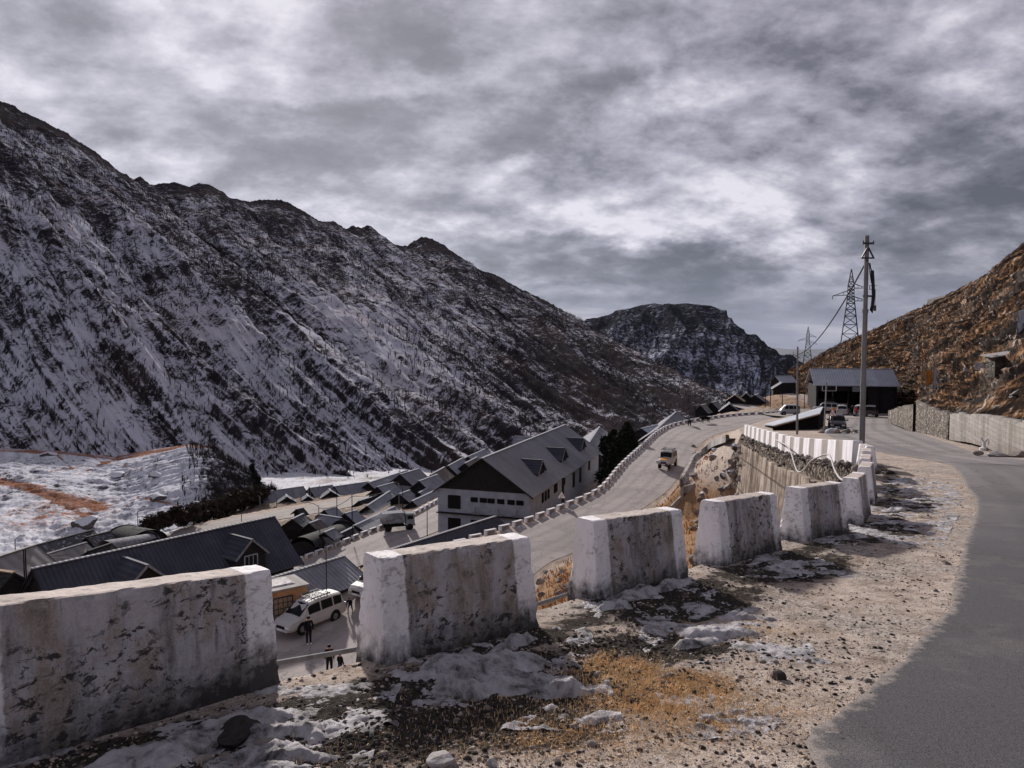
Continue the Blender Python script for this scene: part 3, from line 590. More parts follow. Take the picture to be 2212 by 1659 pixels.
def height(x, y, rough=True, cut=True):
    """ground height; also returns masks"""
    x = np.asarray(x, float); y = np.asarray(y, float)
    s = polydist(x, y, BL); zup = zu(y)
    low = rbf(x, y)
    d1 = np.maximum(polydist(x, y, _LLs), -polydist(x, y, _LRs)); h1 = 0.0; z1 = zl(y); k1 = 1 - smooth(0.3, 3.6, d1); low = low * (1 - k1) + z1 * k1
    d3, z3, h3 = near_line(x, y, _R3s, np.full(len(_R3s), 3.6)); k3 = 1 - smooth(h3 + 0.3, h3 + 4, d3); low = low * (1 - k3) + z3 * k3
    d4, z4, h4 = near_line(x, y, _R4s, np.full(len(_R4s), R4W)); k4 = 1 - smooth(h4 + 0.3, h4 + 4, d4); low = low * (1 - k4) + z4 * k4
    W = np.interp(y, _ww[:, 0], _ww[:, 1]); s0 = np.interp(y, [0, 9, 16, 22, 58, 64], [0.15, 0.2, 0.35, 0.5, 0.5, 0.5])
    k = np.clip((s - s0) / (W - 0.0), 0, 1)
    z = zup * (1 - k) + low * k
    band = smooth(24, 26, y) * (1 - smooth(55, 58, y)) * smooth(0.1, 1.2, s); z = z - 0.5 * band * (1 - k)
    onr = np.minimum.reduce([np.where(k > 0.8, d1 - h1, 9), np.where(k > 0.8, d3 - h3, 9), np.where(k > 0.8, d4 - h4, 9)])
    ur = ribbon_inside(x, y)
    onr = np.minimum(onr, ur)
    if rough:
        q = smooth(0.0, 0.5, onr)
        amp = 0.02 + 0.035 * smooth(0.8, 3, s) + 0.15 * smooth(2, 8, s)
        z = z + q * (amp * fbm(x * 1.1, y * 1.1, 4) + 0.012 * fbm(x * 7, y * 7, 4, 0.6) + 0.3 * smooth(3, 10, s) * fbm(x * 0.25 + 5, y * 0.25, 4) * smooth(0.3, 3, onr))
        # lumpy strip of debris in front of the blocks
        z = z + q * 0.07 * np.exp(-((s + 0.75) / 0.6) ** 2) * np.clip(fbm(x * 2.6 + 3, y * 2.6, 4, 0.6) + 0.25, 0, 1) * (y < 26)
    if cut: z = z - 0.05 * (1 - smooth(-0.35, -0.05, onr))
    return z, s, k, onr
# upper road: its two edges (left edge along the dirt shoulder, right edge under the hill)
def zuf(y): return float(zu(y))
UPL = [(-0.6, -14), (0.2, -3), (0.9, 1.5), (1.55, 3.75), (1.94, 4.25), (2.6, 5.0), (3.45, 6.0), (4.13, 6.85), (5.07, 8.3), (6.5, 10.5), (8.2, 13), (9.85, 15.6), (10.9, 17.6), (13.3, 22), (15.6, 27),
       (17.0, 31.5), (18.2, 36), (20.5, 45), (24, 56), (28.5, 67), (34, 80), (46, 105), (54, 122)]
UPR = [(6.5, -14), (8, -3), (9.2, 2), (10, 4), (10.6, 5.5), (11.2, 7), (12, 8.5), (13, 10.5), (14, 12.5), (15, 15), (16.3, 18), (17.3, 20), (18, 22), (18.8, 25), (20.6, 30),
       (22.4, 35), (24, 39), (27.6, 47), (31.5, 56), (36.2, 66), (42, 79), (55, 105), (63, 120)]
UL = resample(catmull([(x, y, 0) for x, y in UPL], 500), 260); UR = resample(catmull([(x, y, 0) for x, y in UPR], 500), 260)
_UC = ((UL + UR) / 2)[::5]; _UW = (np.linalg.norm(UL - UR, axis=1) / 2)[::5]
def ribbon_inside(x, y):
    d, z, h = near_line(x, y, _UC, _UW)
    dl = -polydist(x, y, np.array(UPL, float)); dr = polydist(x, y, np.array(UPR, float))
    return -np.minimum(dl, dr)                          # negative inside the road
def H(x, y): return float(height(np.array([x]), np.array([y]), rough=False, cut=False)[0][0])
def G(u, v, lo=3.0, hi=330.0, dz=0.0):                  # where a line of sight meets the ground
    a, b = ray(u, v); ys = lo * (hi / lo) ** np.linspace(0, 1, 900)
    zz_ = height(a * ys, ys, rough=False, cut=False)[0]; i = np.argmax(b * ys <= zz_ + dz); y = ys[i]
    return Vector((a * y, y, b * y - dz))
# --- ground mesh: fan of cells, finer close to the road edge where detail is seen
TH = np.radians(np.linspace(-47, 47, 1150)); RR = 2.0 * (330 / 2.0) ** np.linspace(0, 1, 860)
TT, RG = np.meshgrid(TH, RR); X = RG * np.sin(TT); Y = RG * np.cos(TT)
Z, Sd, Kk, ON = height(X, Y)
# masks: orange dry grass / snow / dark soil
def blob(X, Y, pts):
    m_ = np.zeros(X.shape)
    for (cx, cy, rx, ry, a, st_) in pts:
        dx, dy = X - cx, Y - cy; c_, s_ = math.cos(a), math.sin(a); px, py = (dx * c_ + dy * s_) / rx, (-dx * s_ + dy * c_) / ry
        m_ = np.maximum(m_, st_ * (1 - smooth(0.55, 1.25, np.hypot(px, py))))
    return m_
def gb(u, v): p = atf(u, v, zuf); return p.x, p.y
og = [(*gb(1430, 1490), 0.62, 0.42, 0.4, 0.78), (*gb(1330, 1450), 0.4, 0.3, 0.4, 0.8), (*gb(1500, 1560), 0.5, 0.2, 0.2, 0.5), (*gb(1240, 1600), 0.9, 0.35, 0, 0.35), (*gb(1580, 1370), 0.5, 0.3, 0.3, 0.45)]
dk = [(*gb(1500, 1310), 1.3, 0.5, 0.7, 0.75), (*gb(1460, 1400), 0.9, 0.35, 0.5, 0.8), (*gb(1190, 1500), 1.2, 0.45, 0.2, 0.85), (*gb(900, 1560), 1.4, 0.65, 0.3, 0.8), (*gb(700, 1600), 1.0, 0.6, 0.3, 0.85), (*gb(1330, 1400), .6, .3, .5, .8), (*gb(1150, 1590), .7, .25, .2, .7),
      (*gb(1700, 1230), 1.6, 0.7, 0.75, 0.7), (*gb(1880, 1150), 1.9, 0.8, 0.9, 0.65), (*gb(1960, 1090), 2.2, 0.8, 0.95, 0.6), (*gb(300, 1650), 2.0, 0.5, 0.7, 0.75), (*gb(1060, 1450), 0.8, 0.3, 0.6, 0.8), (*gb(1400, 1290), 1.0, 0.3, 0.6, 0.8)]
valley = smooth(3, 9, Sd) * (Kk > 0.15)
orange = np.maximum(blob(X, Y, og), 0)
gully = smooth(0.35, 0.8, Kk) * (1 - smooth(90, 105, Y)) * smooth(14, 24, Y) * (X > -4) * (X < 30) * (ON < 26)
shoulder = (1 - smooth(0.6, 2.2, np.abs(ON)))
orange = np.maximum(orange, gully * (0.70 - 0.35 * shoulder)); orange = np.maximum(orange, 0.62 * smooth(0.45, 0.8, Kk) * smooth(8, 14, Y) * (1 - smooth(85, 100, Y)) * (X > 3) * (X < 34) * smooth(0.8, 2.0, ON) * (ON < 30))
far = smooth(95, 110, Y)
orange = np.maximum(orange, np.where(Kk > 0.8, 0.40 + 0.15 * fbm(X * 0.05, Y * 0.05, 3), 0) * (1 - far * 0.2))
snow = smooth(128, 150, Y) * (X < 24) * (0.60 + 0.45 * fbm(X / 9, Y / 14, 5, 0.6)) * (Kk > 0.5) + 0.6 * (X < -48) * (Y > 90) * (Kk > .5)
dark = blob(X, Y, dk)
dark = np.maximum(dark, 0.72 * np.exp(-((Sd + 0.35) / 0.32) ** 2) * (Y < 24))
dark = np.maximum(dark, 0.55 * (Kk > 0.5) * (X < 8) * (1 - shoulder) * smooth(52, 60, Y))
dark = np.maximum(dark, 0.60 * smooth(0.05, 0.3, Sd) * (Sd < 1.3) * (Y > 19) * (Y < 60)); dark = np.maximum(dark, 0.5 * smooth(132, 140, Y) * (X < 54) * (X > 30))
orange = np.maximum(orange, 0.55 * smooth(134, 140, Y) * (X < 58) * (X > 28))
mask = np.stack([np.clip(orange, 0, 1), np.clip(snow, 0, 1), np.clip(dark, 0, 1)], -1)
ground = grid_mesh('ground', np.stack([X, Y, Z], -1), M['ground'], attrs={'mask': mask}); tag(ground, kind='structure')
# ground behind and beside the camera, so the place goes on
xs = np.linspace(-70, 70, 90); ys = np.linspace(-45, 30, 60); XX, YY = np.meshgrid(xs, ys); ZZ = height(XX, YY, rough=False)[0]
inside = (np.abs(np.arctan2(XX, YY)) < R(45)) & (np.hypot(XX, YY) > 4) ; ZZ = ZZ - 0.35
gb_ = grid_mesh('ground', np.stack([XX, YY, ZZ], -1), M['ground'], attrs={'mask': np.zeros(XX.shape + (3,))}, keep=~inside); tag(gb_, kind='structure')
def ribbon(name, A, B, mat, zf=None, lift=0.0, n=9, crown=0.03, wob=0.0):
    A = np.array(A); B = np.array(B); t = np.linspace(0, 1, n)[None, :, None]; P = A[:, None] * (1 - t) + B[:, None] * t
    if wob:
        e = wob * fbm(A[:, 0] * 1.6, A[:, 1] * 1.6, 6, 0.72)[:, None]; d = (A - B); d = d[:, :2] / np.linalg.norm(d[:, :2], axis=1)[:, None]
        P[:, 0, :2] += d * e; P[:, -1, :2] += d * e * 0.5
    if zf is not None: P[..., 2] = zf(P[..., 1])
    P[..., 2] += lift + crown * (1 - (2 * t[..., 0] - 1) ** 2)
    wd = np.linalg.norm(A[:, :2] - B[:, :2], axis=1)[:, None]; tt = np.linspace(0, 1, n)[None, :]; de = np.minimum(tt, 1 - tt) * wd
    trk = sum(np.exp(-(((tt - k_) * wd) / 0.42) ** 2) for k_ in (0.17, 0.36, 0.62, 0.82))
    o = grid_mesh(name, P, mat, attrs={'edge': np.stack([np.exp(-de / 0.2), trk, trk * 0], -1)}); tag(o, kind='structure'); return o
UL2 = resample(UL, 1500); UR2 = resample(UR, 1500)
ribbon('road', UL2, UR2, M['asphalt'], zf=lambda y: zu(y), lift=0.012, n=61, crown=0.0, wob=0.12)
ribbon('road', resample(LL, 500), resample(LR, 500), M['road_worn'], zf=zl, lift=0.02, n=49, crown=0.02, wob=0.12)
def offset(C, w):
    d = np.gradient(C[:, :2], axis=0); d /= np.linalg.norm(d, axis=1)[:, None]; nrm = np.stack([-d[:, 1], d[:, 0]], 1); o = C.copy(); o[:, :2] += nrm * w; return o
ribbon('road', offset(resample(R3, 200), 3.3), offset(resample(R3, 200), -3.3), M['road_worn'], lift=0.03, wob=0.2)
ribbon('road', offset(resample(R4, 200), 3.0), offset(resample(R4, 200), -3.0), M['road_dust'], lift=0.03, wob=0.4)
# paved yard in front of the far shed
XX, YY = np.meshgrid(np.linspace(44, 74, 60), np.linspace(112, 152, 60)); ya = grid_mesh('yard', np.stack([XX, YY, zu(YY) + 0.05], -1), M['road_dust']); tag(ya, kind='structure')

# ---------------------------------------------------------------- mountains
def loft(name, lines, rows, cols, mat, disp, kind='structure', stscale=1.0, biasf=None, name_st='st', sub=None):
    """lines: polylines from foot to crest and over the back; catmull between them"""
    L = np.stack([resample(catmull(l, 400), cols) if sub is None else catmull(l, cols) for l in lines])      # (k, cols, 3)
    k = len(lines); q = np.linspace(0, k - 1 - 1e-9, rows)
    E = np.concatenate([(2 * L[0] - L[1])[None], L, (2 * L[-1] - L[-2])[None]]); i = q.astype(int); t = (q - i)[:, None, None]
    p0, p1, p2, p3 = E[i], E[i + 1], E[i + 2], E[i + 3]
    P = 0.5 * (2 * p1 + (p2 - p0) * t + (2 * p0 - 5 * p1 + 4 * p2 - p3) * t ** 2 + (3 * p1 - p0 - 3 * p2 + p3) * t ** 3)
    su = np.cumsum(np.r_[0, np.linalg.norm(np.diff(L[min(1, k - 1)], axis=0), axis=1)])[None, :] * np.ones((rows, 1))
    tv = np.zeros((rows, cols)); tv[1:] = np.cumsum(np.linalg.norm(np.diff(P, axis=0), axis=2).mean(1))[:, None]
    du = np.gradient(P, axis=1); dv = np.gradient(P, axis=0); nrm = np.cross(du, dv); nrm /= np.linalg.norm(nrm, axis=2)[..., None] + 1e-9
    nrm *= np.sign(nrm[..., 2:3] + 1e-9)
    qq = (q[:, None] / (k - 1)) * np.ones((1, cols)); d = disp(su, tv, qq, P)
    P = P + nrm * d[..., None]
    bias = biasf(su, tv, qq, P) if biasf else np.zeros_like(su)
    o = grid_mesh(name, P, mat, attrs={name_st: np.stack([su * stscale, tv * stscale, bias], -1)}); tag(o, kind=kind); return o, P
crest_px = [(-760, -260), (-420, -60), (-150, 120), (0, 216.6), (63, 246), (120, 274), (170, 304), (225, 343), (262, 372), (290, 387), (304, 382), (326, 401), (355, 394), (384, 394), (408, 401), (428, 394), (457, 399), (496, 426), (540, 435), (574, 430),
            (622, 435), (661, 460), (690, 477), (720, 477), (746, 494), (763, 486), (778, 494), (797, 486), (812, 498), (855, 530), (880, 530), (909, 511), (930, 514), (953, 525), (982, 552), (1037, 583), (1067, 591), (1121, 623), (1182, 650),
            (1216, 674), (1250, 698), (1300, 735), (1370, 785), (1450, 835), (1560, 895), (1660, 940)]
def cd(u): return np.interp(u, [-760, 0, 600, 1258, 1660], [560, 720, 950, 1350, 1500])
crest = [at(u, v, float(cd(u))) for u, v in crest_px]
NC = 1100
uu = np.interp(np.linspace(0, 1, NC), np.linspace(0, 1, len(crest_px)), [c[0] for c in crest_px])
uu = np.linspace(-760, 1660, NC); vv = np.interp(uu, [c[0] for c in crest_px], [c[1] for c in crest_px])
C3 = [at(a, b, float(cd(a))) for a, b in zip(uu, vv)]
def fu(u): return u + np.interp(u, [-760, 0, 700, 1258, 1660], [640, 660, 600, 450, 400])
def fd(u): return np.interp(fu(u), [-340, 430, 900, 1100, 1590, 2000], [200, 188, 195, 235, 430, 560])
def fz(u): return np.interp(fu(u), [-340, 430, 900, 1100, 1590, 2000], [-34, -30.5, -31, -35, -52, -75])
F3 = []
for a in uu:
    y = float(fd(a)); F3.append(Vector(((fu(a) - CX) / FPX * y, y, float(fz(a)))))
C3 = np.array([tuple(p) for p in C3]); F3 = np.array([tuple(p) for p in F3])
M1 = F3 * 0.66 + C3 * 0.34; M1[:, 2] += -6; M2 = F3 * 0.32 + C3 * 0.68; M2[:, 2] -= 8
BK = C3 + np.array([-60, 160, -150.0]); FF = F3 + (F3 - M1) * 0.5; FF[:, 2] = F3[:, 2] - 6
def loftA(name, Ls, rows, mat, disp, biasf=None, stscale=1.0, tintf=None):
    L = np.stack(Ls); k = len(Ls); q = np.r_[np.linspace(0, k - 2, rows), np.linspace(k - 2, k - 1 - 1e-9, 40)[1:]]; rows = len(q); cols = L.shape[1]
    E = np.concatenate([(2 * L[0] - L[1])[None], L, (2 * L[-1] - L[-2])[None]]); i = np.minimum(q.astype(int), k - 2); t = (q - i)[:, None, None]
    p0, p1, p2, p3 = E[i], E[i + 1], E[i + 2], E[i + 3]
    lin = p1 * (1 - t) + p2 * t; p3 = np.where((i == k - 3)[:, None, None], 2 * p2 - p1, p3)   # no overshoot above the skyline
    P = 0.5 * (2 * p1 + (p2 - p0) * t + (2 * p0 - 5 * p1 + 4 * p2 - p3) * t ** 2 + (3 * p1 - p0 - 3 * p2 + p3) * t ** 3)
    P = np.where((i == k - 2)[:, None, None], lin, P)
    su = np.cumsum(np.r_[0, np.linalg.norm(np.diff(L[k // 2], axis=0), axis=1)])[None, :] * np.ones((rows, 1))
    tv = np.zeros((rows, cols)); tv[1:] = np.cumsum(np.linalg.norm(np.diff(P, axis=0), axis=2).mean(1))[:, None]
    du = np.gradient(P, axis=1); dv = np.gradient(P, axis=0); nrm = np.cross(du, dv); nrm /= np.linalg.norm(nrm, axis=2)[..., None] + 1e-9
    nrm *= np.sign(nrm[..., 2:3] + 1e-9); qq = (q[:, None] / (k - 2)) * np.ones((1, cols))
    d, dzz = disp(su, tv, qq, P); P = P + nrm * d[..., None]; P[..., 2] += dzz
    bias = biasf(su, tv, qq, P) if biasf else np.zeros_like(su); tint = tintf(su, tv, qq, P) if tintf else np.zeros_like(su)
    o = grid_mesh(name, P, mat, attrs={'st': np.stack([su * stscale, tv * stscale, bias], -1), 'tint': np.stack([tint] * 3, -1)}); tag(o, kind='structure'); return o, P, su, tv, qq
def disp_m(su, tv, q, P):
    env = smooth(0.0, 0.25, q) * (1 - smooth(0.80, 0.995, q)) + 0.0
    g = fbm(su / 70 + 3, tv / 420, 4, 0.5, True) * 9 + fbm(su / 24, tv / 160 + 9, 4, 0.5, True) * 3.5
    r = fbm(su / 12, tv / 34, 5, 0.6) * 1.8 + fbm(su / 4.5, tv / 12, 4, 0.6) * 0.8
    small = np.abs(fbm(su / 20, tv / 20, 5, 0.65)) * 7 - 1.5 + fbm(su / 5, tv / 5, 3, 0.6) * 1.2
    return g * env + r * (0.25 + 0.75 * env) * smooth(0.02, 0.2, q), small * np.exp(-((q - 1) / 0.05) ** 2)
def bias_m(su, tv, q, P):
    u = CX + P[..., 0] / P[..., 1] * FPX
    return -0.36 * smooth(0.72, 1.0, q) + 0.42 * (1 - smooth(0.1, 0.6, q)) * (1 - smooth(800, 1050, u)) - 0.22 * smooth(850, 1250, u) + 0.32 * fbm(su / 110, tv / 300, 3)
mtn, MP, Msu, Mtv, Mq = loftA('mountain', [FF, F3, M1, M2, C3, BK], 560, M['mountain'], disp_m, bias_m)
# the rounded, wooded mountain beyond it
c2 = [(1120, 770), (1180, 735), (1258, 701), (1284, 689), (1331, 676), (1378, 661), (1412, 655.5), (1433, 659), (1480, 655.5), (1537, 660.6), (1565, 679), (1605, 718), (1642, 745), (1676, 762), (1728, 793), (1780, 830), (1840, 870)]
u2 = np.linspace(1120, 1840, 520); v2 = np.interp(u2, [c[0] for c in c2], [c[1] for c in c2])
CC = np.array([tuple(at(a, b, 2050.0)) for a, b in zip(u2, v2)])
FB = np.array([(((a + 25 * math.sin(a / 40)) - CX) / FPX * 1150, 1150.0, -150.0) for a in u2]); FM = FB * 0.5 + CC * 0.5; FM[:, 2] += 22
BK2 = CC + np.array([0, 250, -250.0])
def disp_2(su, tv, q, P):
    env = smooth(0.0, 0.2, q) * (1 - smooth(0.85, 0.99, q))
    return env * (fbm(su / 160, tv / 600, 4, 0.5, True) * 34 + fbm(su / 50, tv / 200, 5, 0.5) * 8), np.abs(fbm(su / 12, tv / 12, 4, 0.7)) * 3.5 * np.exp(-((q - 1) / 0.08) ** 2)
loftA('mountain', [FB, FM, CC, BK2], 260, M['mountain_far'], disp_2, lambda su, tv, q, P: -0.25 * smooth(0.75, 1.0, q) + 0.25 * fbm(su / 200, tv / 400, 3) + 0.2 * (1 - smooth(0.3, 0.7, q)))
# far blue range
u3 = np.linspace(900, 2700, 300); v3 = 754 + 7 * fbm(u3 / 90, u3 * 0, 5, 0.5)
RC = np.array([tuple(at(a, b, 45000.0)) for a, b in zip(u3, v3)]); RB = RC.copy(); RB[:, 1] = 30000; RB[:, 2] = -3000; RB2 = RC + np.array([0, 6000, -3000.0])
M['range'] = simple('range', (0.10, 0.11, 0.13), 0.95, 0, 0.3, 0.002, 0)
loftA('mountain_range', [RB, (RB + RC) / 2, RC, RB2], 60, M['range'], lambda su, tv, q, P: (fbm(su / 2500, tv / 5000, 5, 0.55, True) * 350 * smooth(0, .2, q) * (1 - smooth(0.8, 1, q)), su * 0))
# valley floor out to the haze
XX, YY = np.meshgrid(np.linspace(-12000, 30000, 60), np.linspace(250, 46000, 60)); vf_ = grid_mesh('valley_floor', np.stack([XX, YY, -160 - 0.05 * (YY - 250).clip(0, 30000) ], -1), M['range']); tag(vf_, kind='structure')

# --- snow-covered mound to the left
mu = np.linspace(-420, 640, 420)
mc = np.interp(mu, [-420, 0, 120, 250, 330, 400, 450, 500, 560, 640], [975, 968, 974, 985, 972, 960, 964, 1000, 1052, 1100])
md = np.interp(mu, [-420, 0, 250, 400, 500, 640], [200, 190, 182, 168, 155, 140])
MC = np.array([tuple(at(a, b, float(c))) for a, b, c in zip(mu, mc, md)])
fb_ = np.interp(mu, [-420, 0, 200, 340, 430, 520, 640], [1215, 1205, 1190, 1165, 1140, 1100, 1080]); fd_ = np.interp(mu, [-420, 0, 340, 430, 520, 640], [84, 90, 103, 112, 128, 135])
MF = np.array([tuple(at(a, b, float(c))) for a, b, c in zip(mu, fb_, fd_)]); MF[:, 2] -= 1.0
MM = MF * 0.5 + MC * 0.5; MM[:, 2] += np.interp(mu, [-420, 300, 420, 500, 640], [0.3, 0.8, 3.0, 3.0, 0]); MBK = MC + np.array([-8, 45, -16.0]); MFF = MF + np.array([4, -12, -3.0])
def disp_s(su, tv, q, P):
    e = smooth(0, 0.2, q) * (1 - smooth(0.85, 1, q))
    return e * (fbm(su / 22, tv / 16, 4) * 1.8 + fbm(su / 6, tv / 3, 5, 0.6, True) * 0.6 + fbm(su / 1.5, tv / 1.0, 3, 0.6) * 0.12), 0.25 * fbm(su / 3, tv / 3, 4, 0.6) * (1 - e)
def bias_s(su, tv, q, P):
    u = CX + P[..., 0] / P[..., 1] * FPX
    b_ = -0.62 * smooth(392, 470, u + 40 * fbm(su / 12, tv / 12, 4)) * (1 - smooth(560, 600, u))
    return b_ - 0.12
def tint_s(su, tv, q, P):
    u = CX + P[..., 0] / P[..., 1] * FPX; v = HOR - P[..., 2] / P[..., 1] * FPX; n = fbm(su / 9, tv / 5, 4)
    t_ = 0.8 * np.exp(-((q - 0.98) / 0.05) ** 2) * np.clip(0.8 + n, 0, 1) + 0.48 * (1 - smooth(150, 420, u)) * np.exp(-((v - 1125 + 0.1 * u) / 38) ** 2) * np.clip(0.8 + 1.5 * fbm(su / 4, tv / 2.5, 4), 0, 1.3) + 0.6 * np.exp(-((v - 1060 - 0.25 * (u - 60)) / 12) ** 2) * (1 - smooth(180, 260, u))
    def seg(u1, v1, u2, v2, w_): h_ = np.clip(((u - u1) * (u2 - u1) + (v - v1) * (v2 - v1)) / ((u2 - u1) ** 2 + (v2 - v1) ** 2), 0, 1); return np.exp(-(np.hypot(u - u1 - h_ * (u2 - u1), v - v1 - h_ * (v2 - v1)) / w_) ** 2)
    for a_ in ((100, 1020, 230, 1000, 2.2), (215, 1002, 395, 962, 3.0), (125, 1042, 225, 1000, 2.2), (118, 985, 150, 1015, 2.5), (180, 980, 215, 1000, 2.0), (250, 1000, 330, 1030, 2.2), (60, 1060, 180, 1120, 5.0), (290, 1075, 400, 1100, 3.0), (0, 1045, 90, 1052, 3.0)): t_ = t_ + 0.75 * seg(*a_) * np.clip(0.7 + fbm(su / 3, tv / 3, 3), 0, 1)
    t_ = t_ + 0.4 * smooth(380, 430, u) * (q > 0.9) + 0.25 * n
    return np.clip(t_, 0, 1)
mound, SP, Ssu, Stv, Sq = loftA('snow_mound', [MFF, MF, MM, MC, MBK], 330, M['snow_mound'], disp_s, bias_s, tintf=tint_s)

# --- brown hillside on the right
hu = np.linspace(1700, 2750, 620)
hc_u = [1700, 1728, 1760, 1794, 1850, 1877, 1947, 2006, 2045, 2100, 2133, 2174, 2212, 2300, 2500, 2750]
hc_v = [800, 791, 772, 752, 727, 715, 682, 656, 637, 607.5, 590, 553, 524, 470, 330, 150]
hv = np.interp(hu, hc_u, hc_v); hd = np.interp(hu, [1700, 1728, 1850, 2006, 2212, 2750], [300, 270, 205, 155, 112, 80])
HC = np.array([tuple(at(a, b, float(c))) for a, b, c in zip(hu, hv, hd)])
# its foot follows the wall on the uphill side of the road
foot = [(70, 168, -13.3), (66, 150, -12.6), (64, 140, -12.3), (67, 122, -11.6), (60, 106, -10.6), (50.5, 92, -9.4), (43, 78, -8.3), (38.6, 66, -7.2), (34.5, 58, -6.3), (30.8, 50, -5.6), (28.0, 43.5, -4.7), (26.0, 38, -3.9), (24.3, 33, -3.3), (22.3, 27, -3.0), (20.3, 20, -2.4), (18.6, 12, -1.8), (17.5, 4, -1.2), (17, -6, -0.6)]
HF = catmull(foot, 620); hb_ = HF.copy(); hb_[:, 2] -= 6; hb_[:, 0] -= 0.35
t1 = np.linspace(0, 1, 620)[:, None]
HM1 = HF * 0.72 + HC * 0.28; HM1[:, 2] += np.interp(hu, [1700, 1900, 2100, 2750], [0.2, -1.0, -0.5, 0.5]); HM2 = HF * 0.36 + HC * 0.64
def keep_under(Pl, m_):                                # keep the slope below its skyline
    uu_ = CX + Pl[:, 0] / Pl[:, 1] * FPX; vt = np.interp(uu_, hu, hv) + m_; zmax = (HOR - vt) / FPX * Pl[:, 1]; Pl[:, 2] = np.minimum(Pl[:, 2], zmax)
keep_under(HM1, 42); keep_under(HM2, 26)
HB = HC + np.array([40, 60, -40.0])
def disp_h(su, tv, q, P):
    e = smooth(0.25, 0.40, q) * (1 - smooth(0.9, 1.0, q)); sl = tv + 0.35 * su
    return e * (fbm(su / 30, tv / 14, 4) * 2.2 + fbm(su / 9 , sl / 2.6, 5, 0.55, True) * 0.75 + fbm(su / 1.6, tv / 1.2, 4, 0.6) * 0.35), 0.6 * fbm(su / 4, tv / 4, 5, 0.65) * np.exp(-((q - 1) / 0.06) ** 2)
hill, HP, Hsu, Htv, Hq = loftA('hillside', [hb_, HF, HM1, HM2, HC, HB], 420, M['hillside'], disp_h)
# ================================================================= things along the upper road
def zfan(x, y): return float(zu(y))
BLOCKS = [((-2.65, 3.45), (-1.54, 4.75), 'longest weathered parapet block, nearest the camera, with a white right end'),
          ((-0.867, 5.08), (0.214, 6.02), 'second nearest parapet block, black mould splashes on its middle, pipe at its left foot'),
          ((0.844, 7.0), (1.91, 7.9), 'third nearest parapet block, with a thin black line along its foot'),
          ((2.50, 8.6), (3.57, 9.66), 'fourth nearest parapet block, narrow, in front of the orange gully'),
          ((4.16, 10.35), (5.18, 11.25), 'fifth nearest parapet block, dark streaks between white ends, below the hanging pipe'),
          ((5.79, 12.07), (6.52, 13.3), 'sixth nearest parapet block, seen mostly from its white left end'),
          ((7.28, 14.7), (7.95, 15.95), 'seventh nearest parapet block, where the row turns away from the camera'),
          ((8.35, 16.9), (8.98, 18.15), 'eighth nearest parapet block, third before the striped wall'),
          ((9.6, 19.4), (10.15, 20.6), 'ninth nearest parapet block, second before the striped wall'),
          ((10.75, 21.6), (11.15, 22.9), 'last parapet block before the striped wall')]
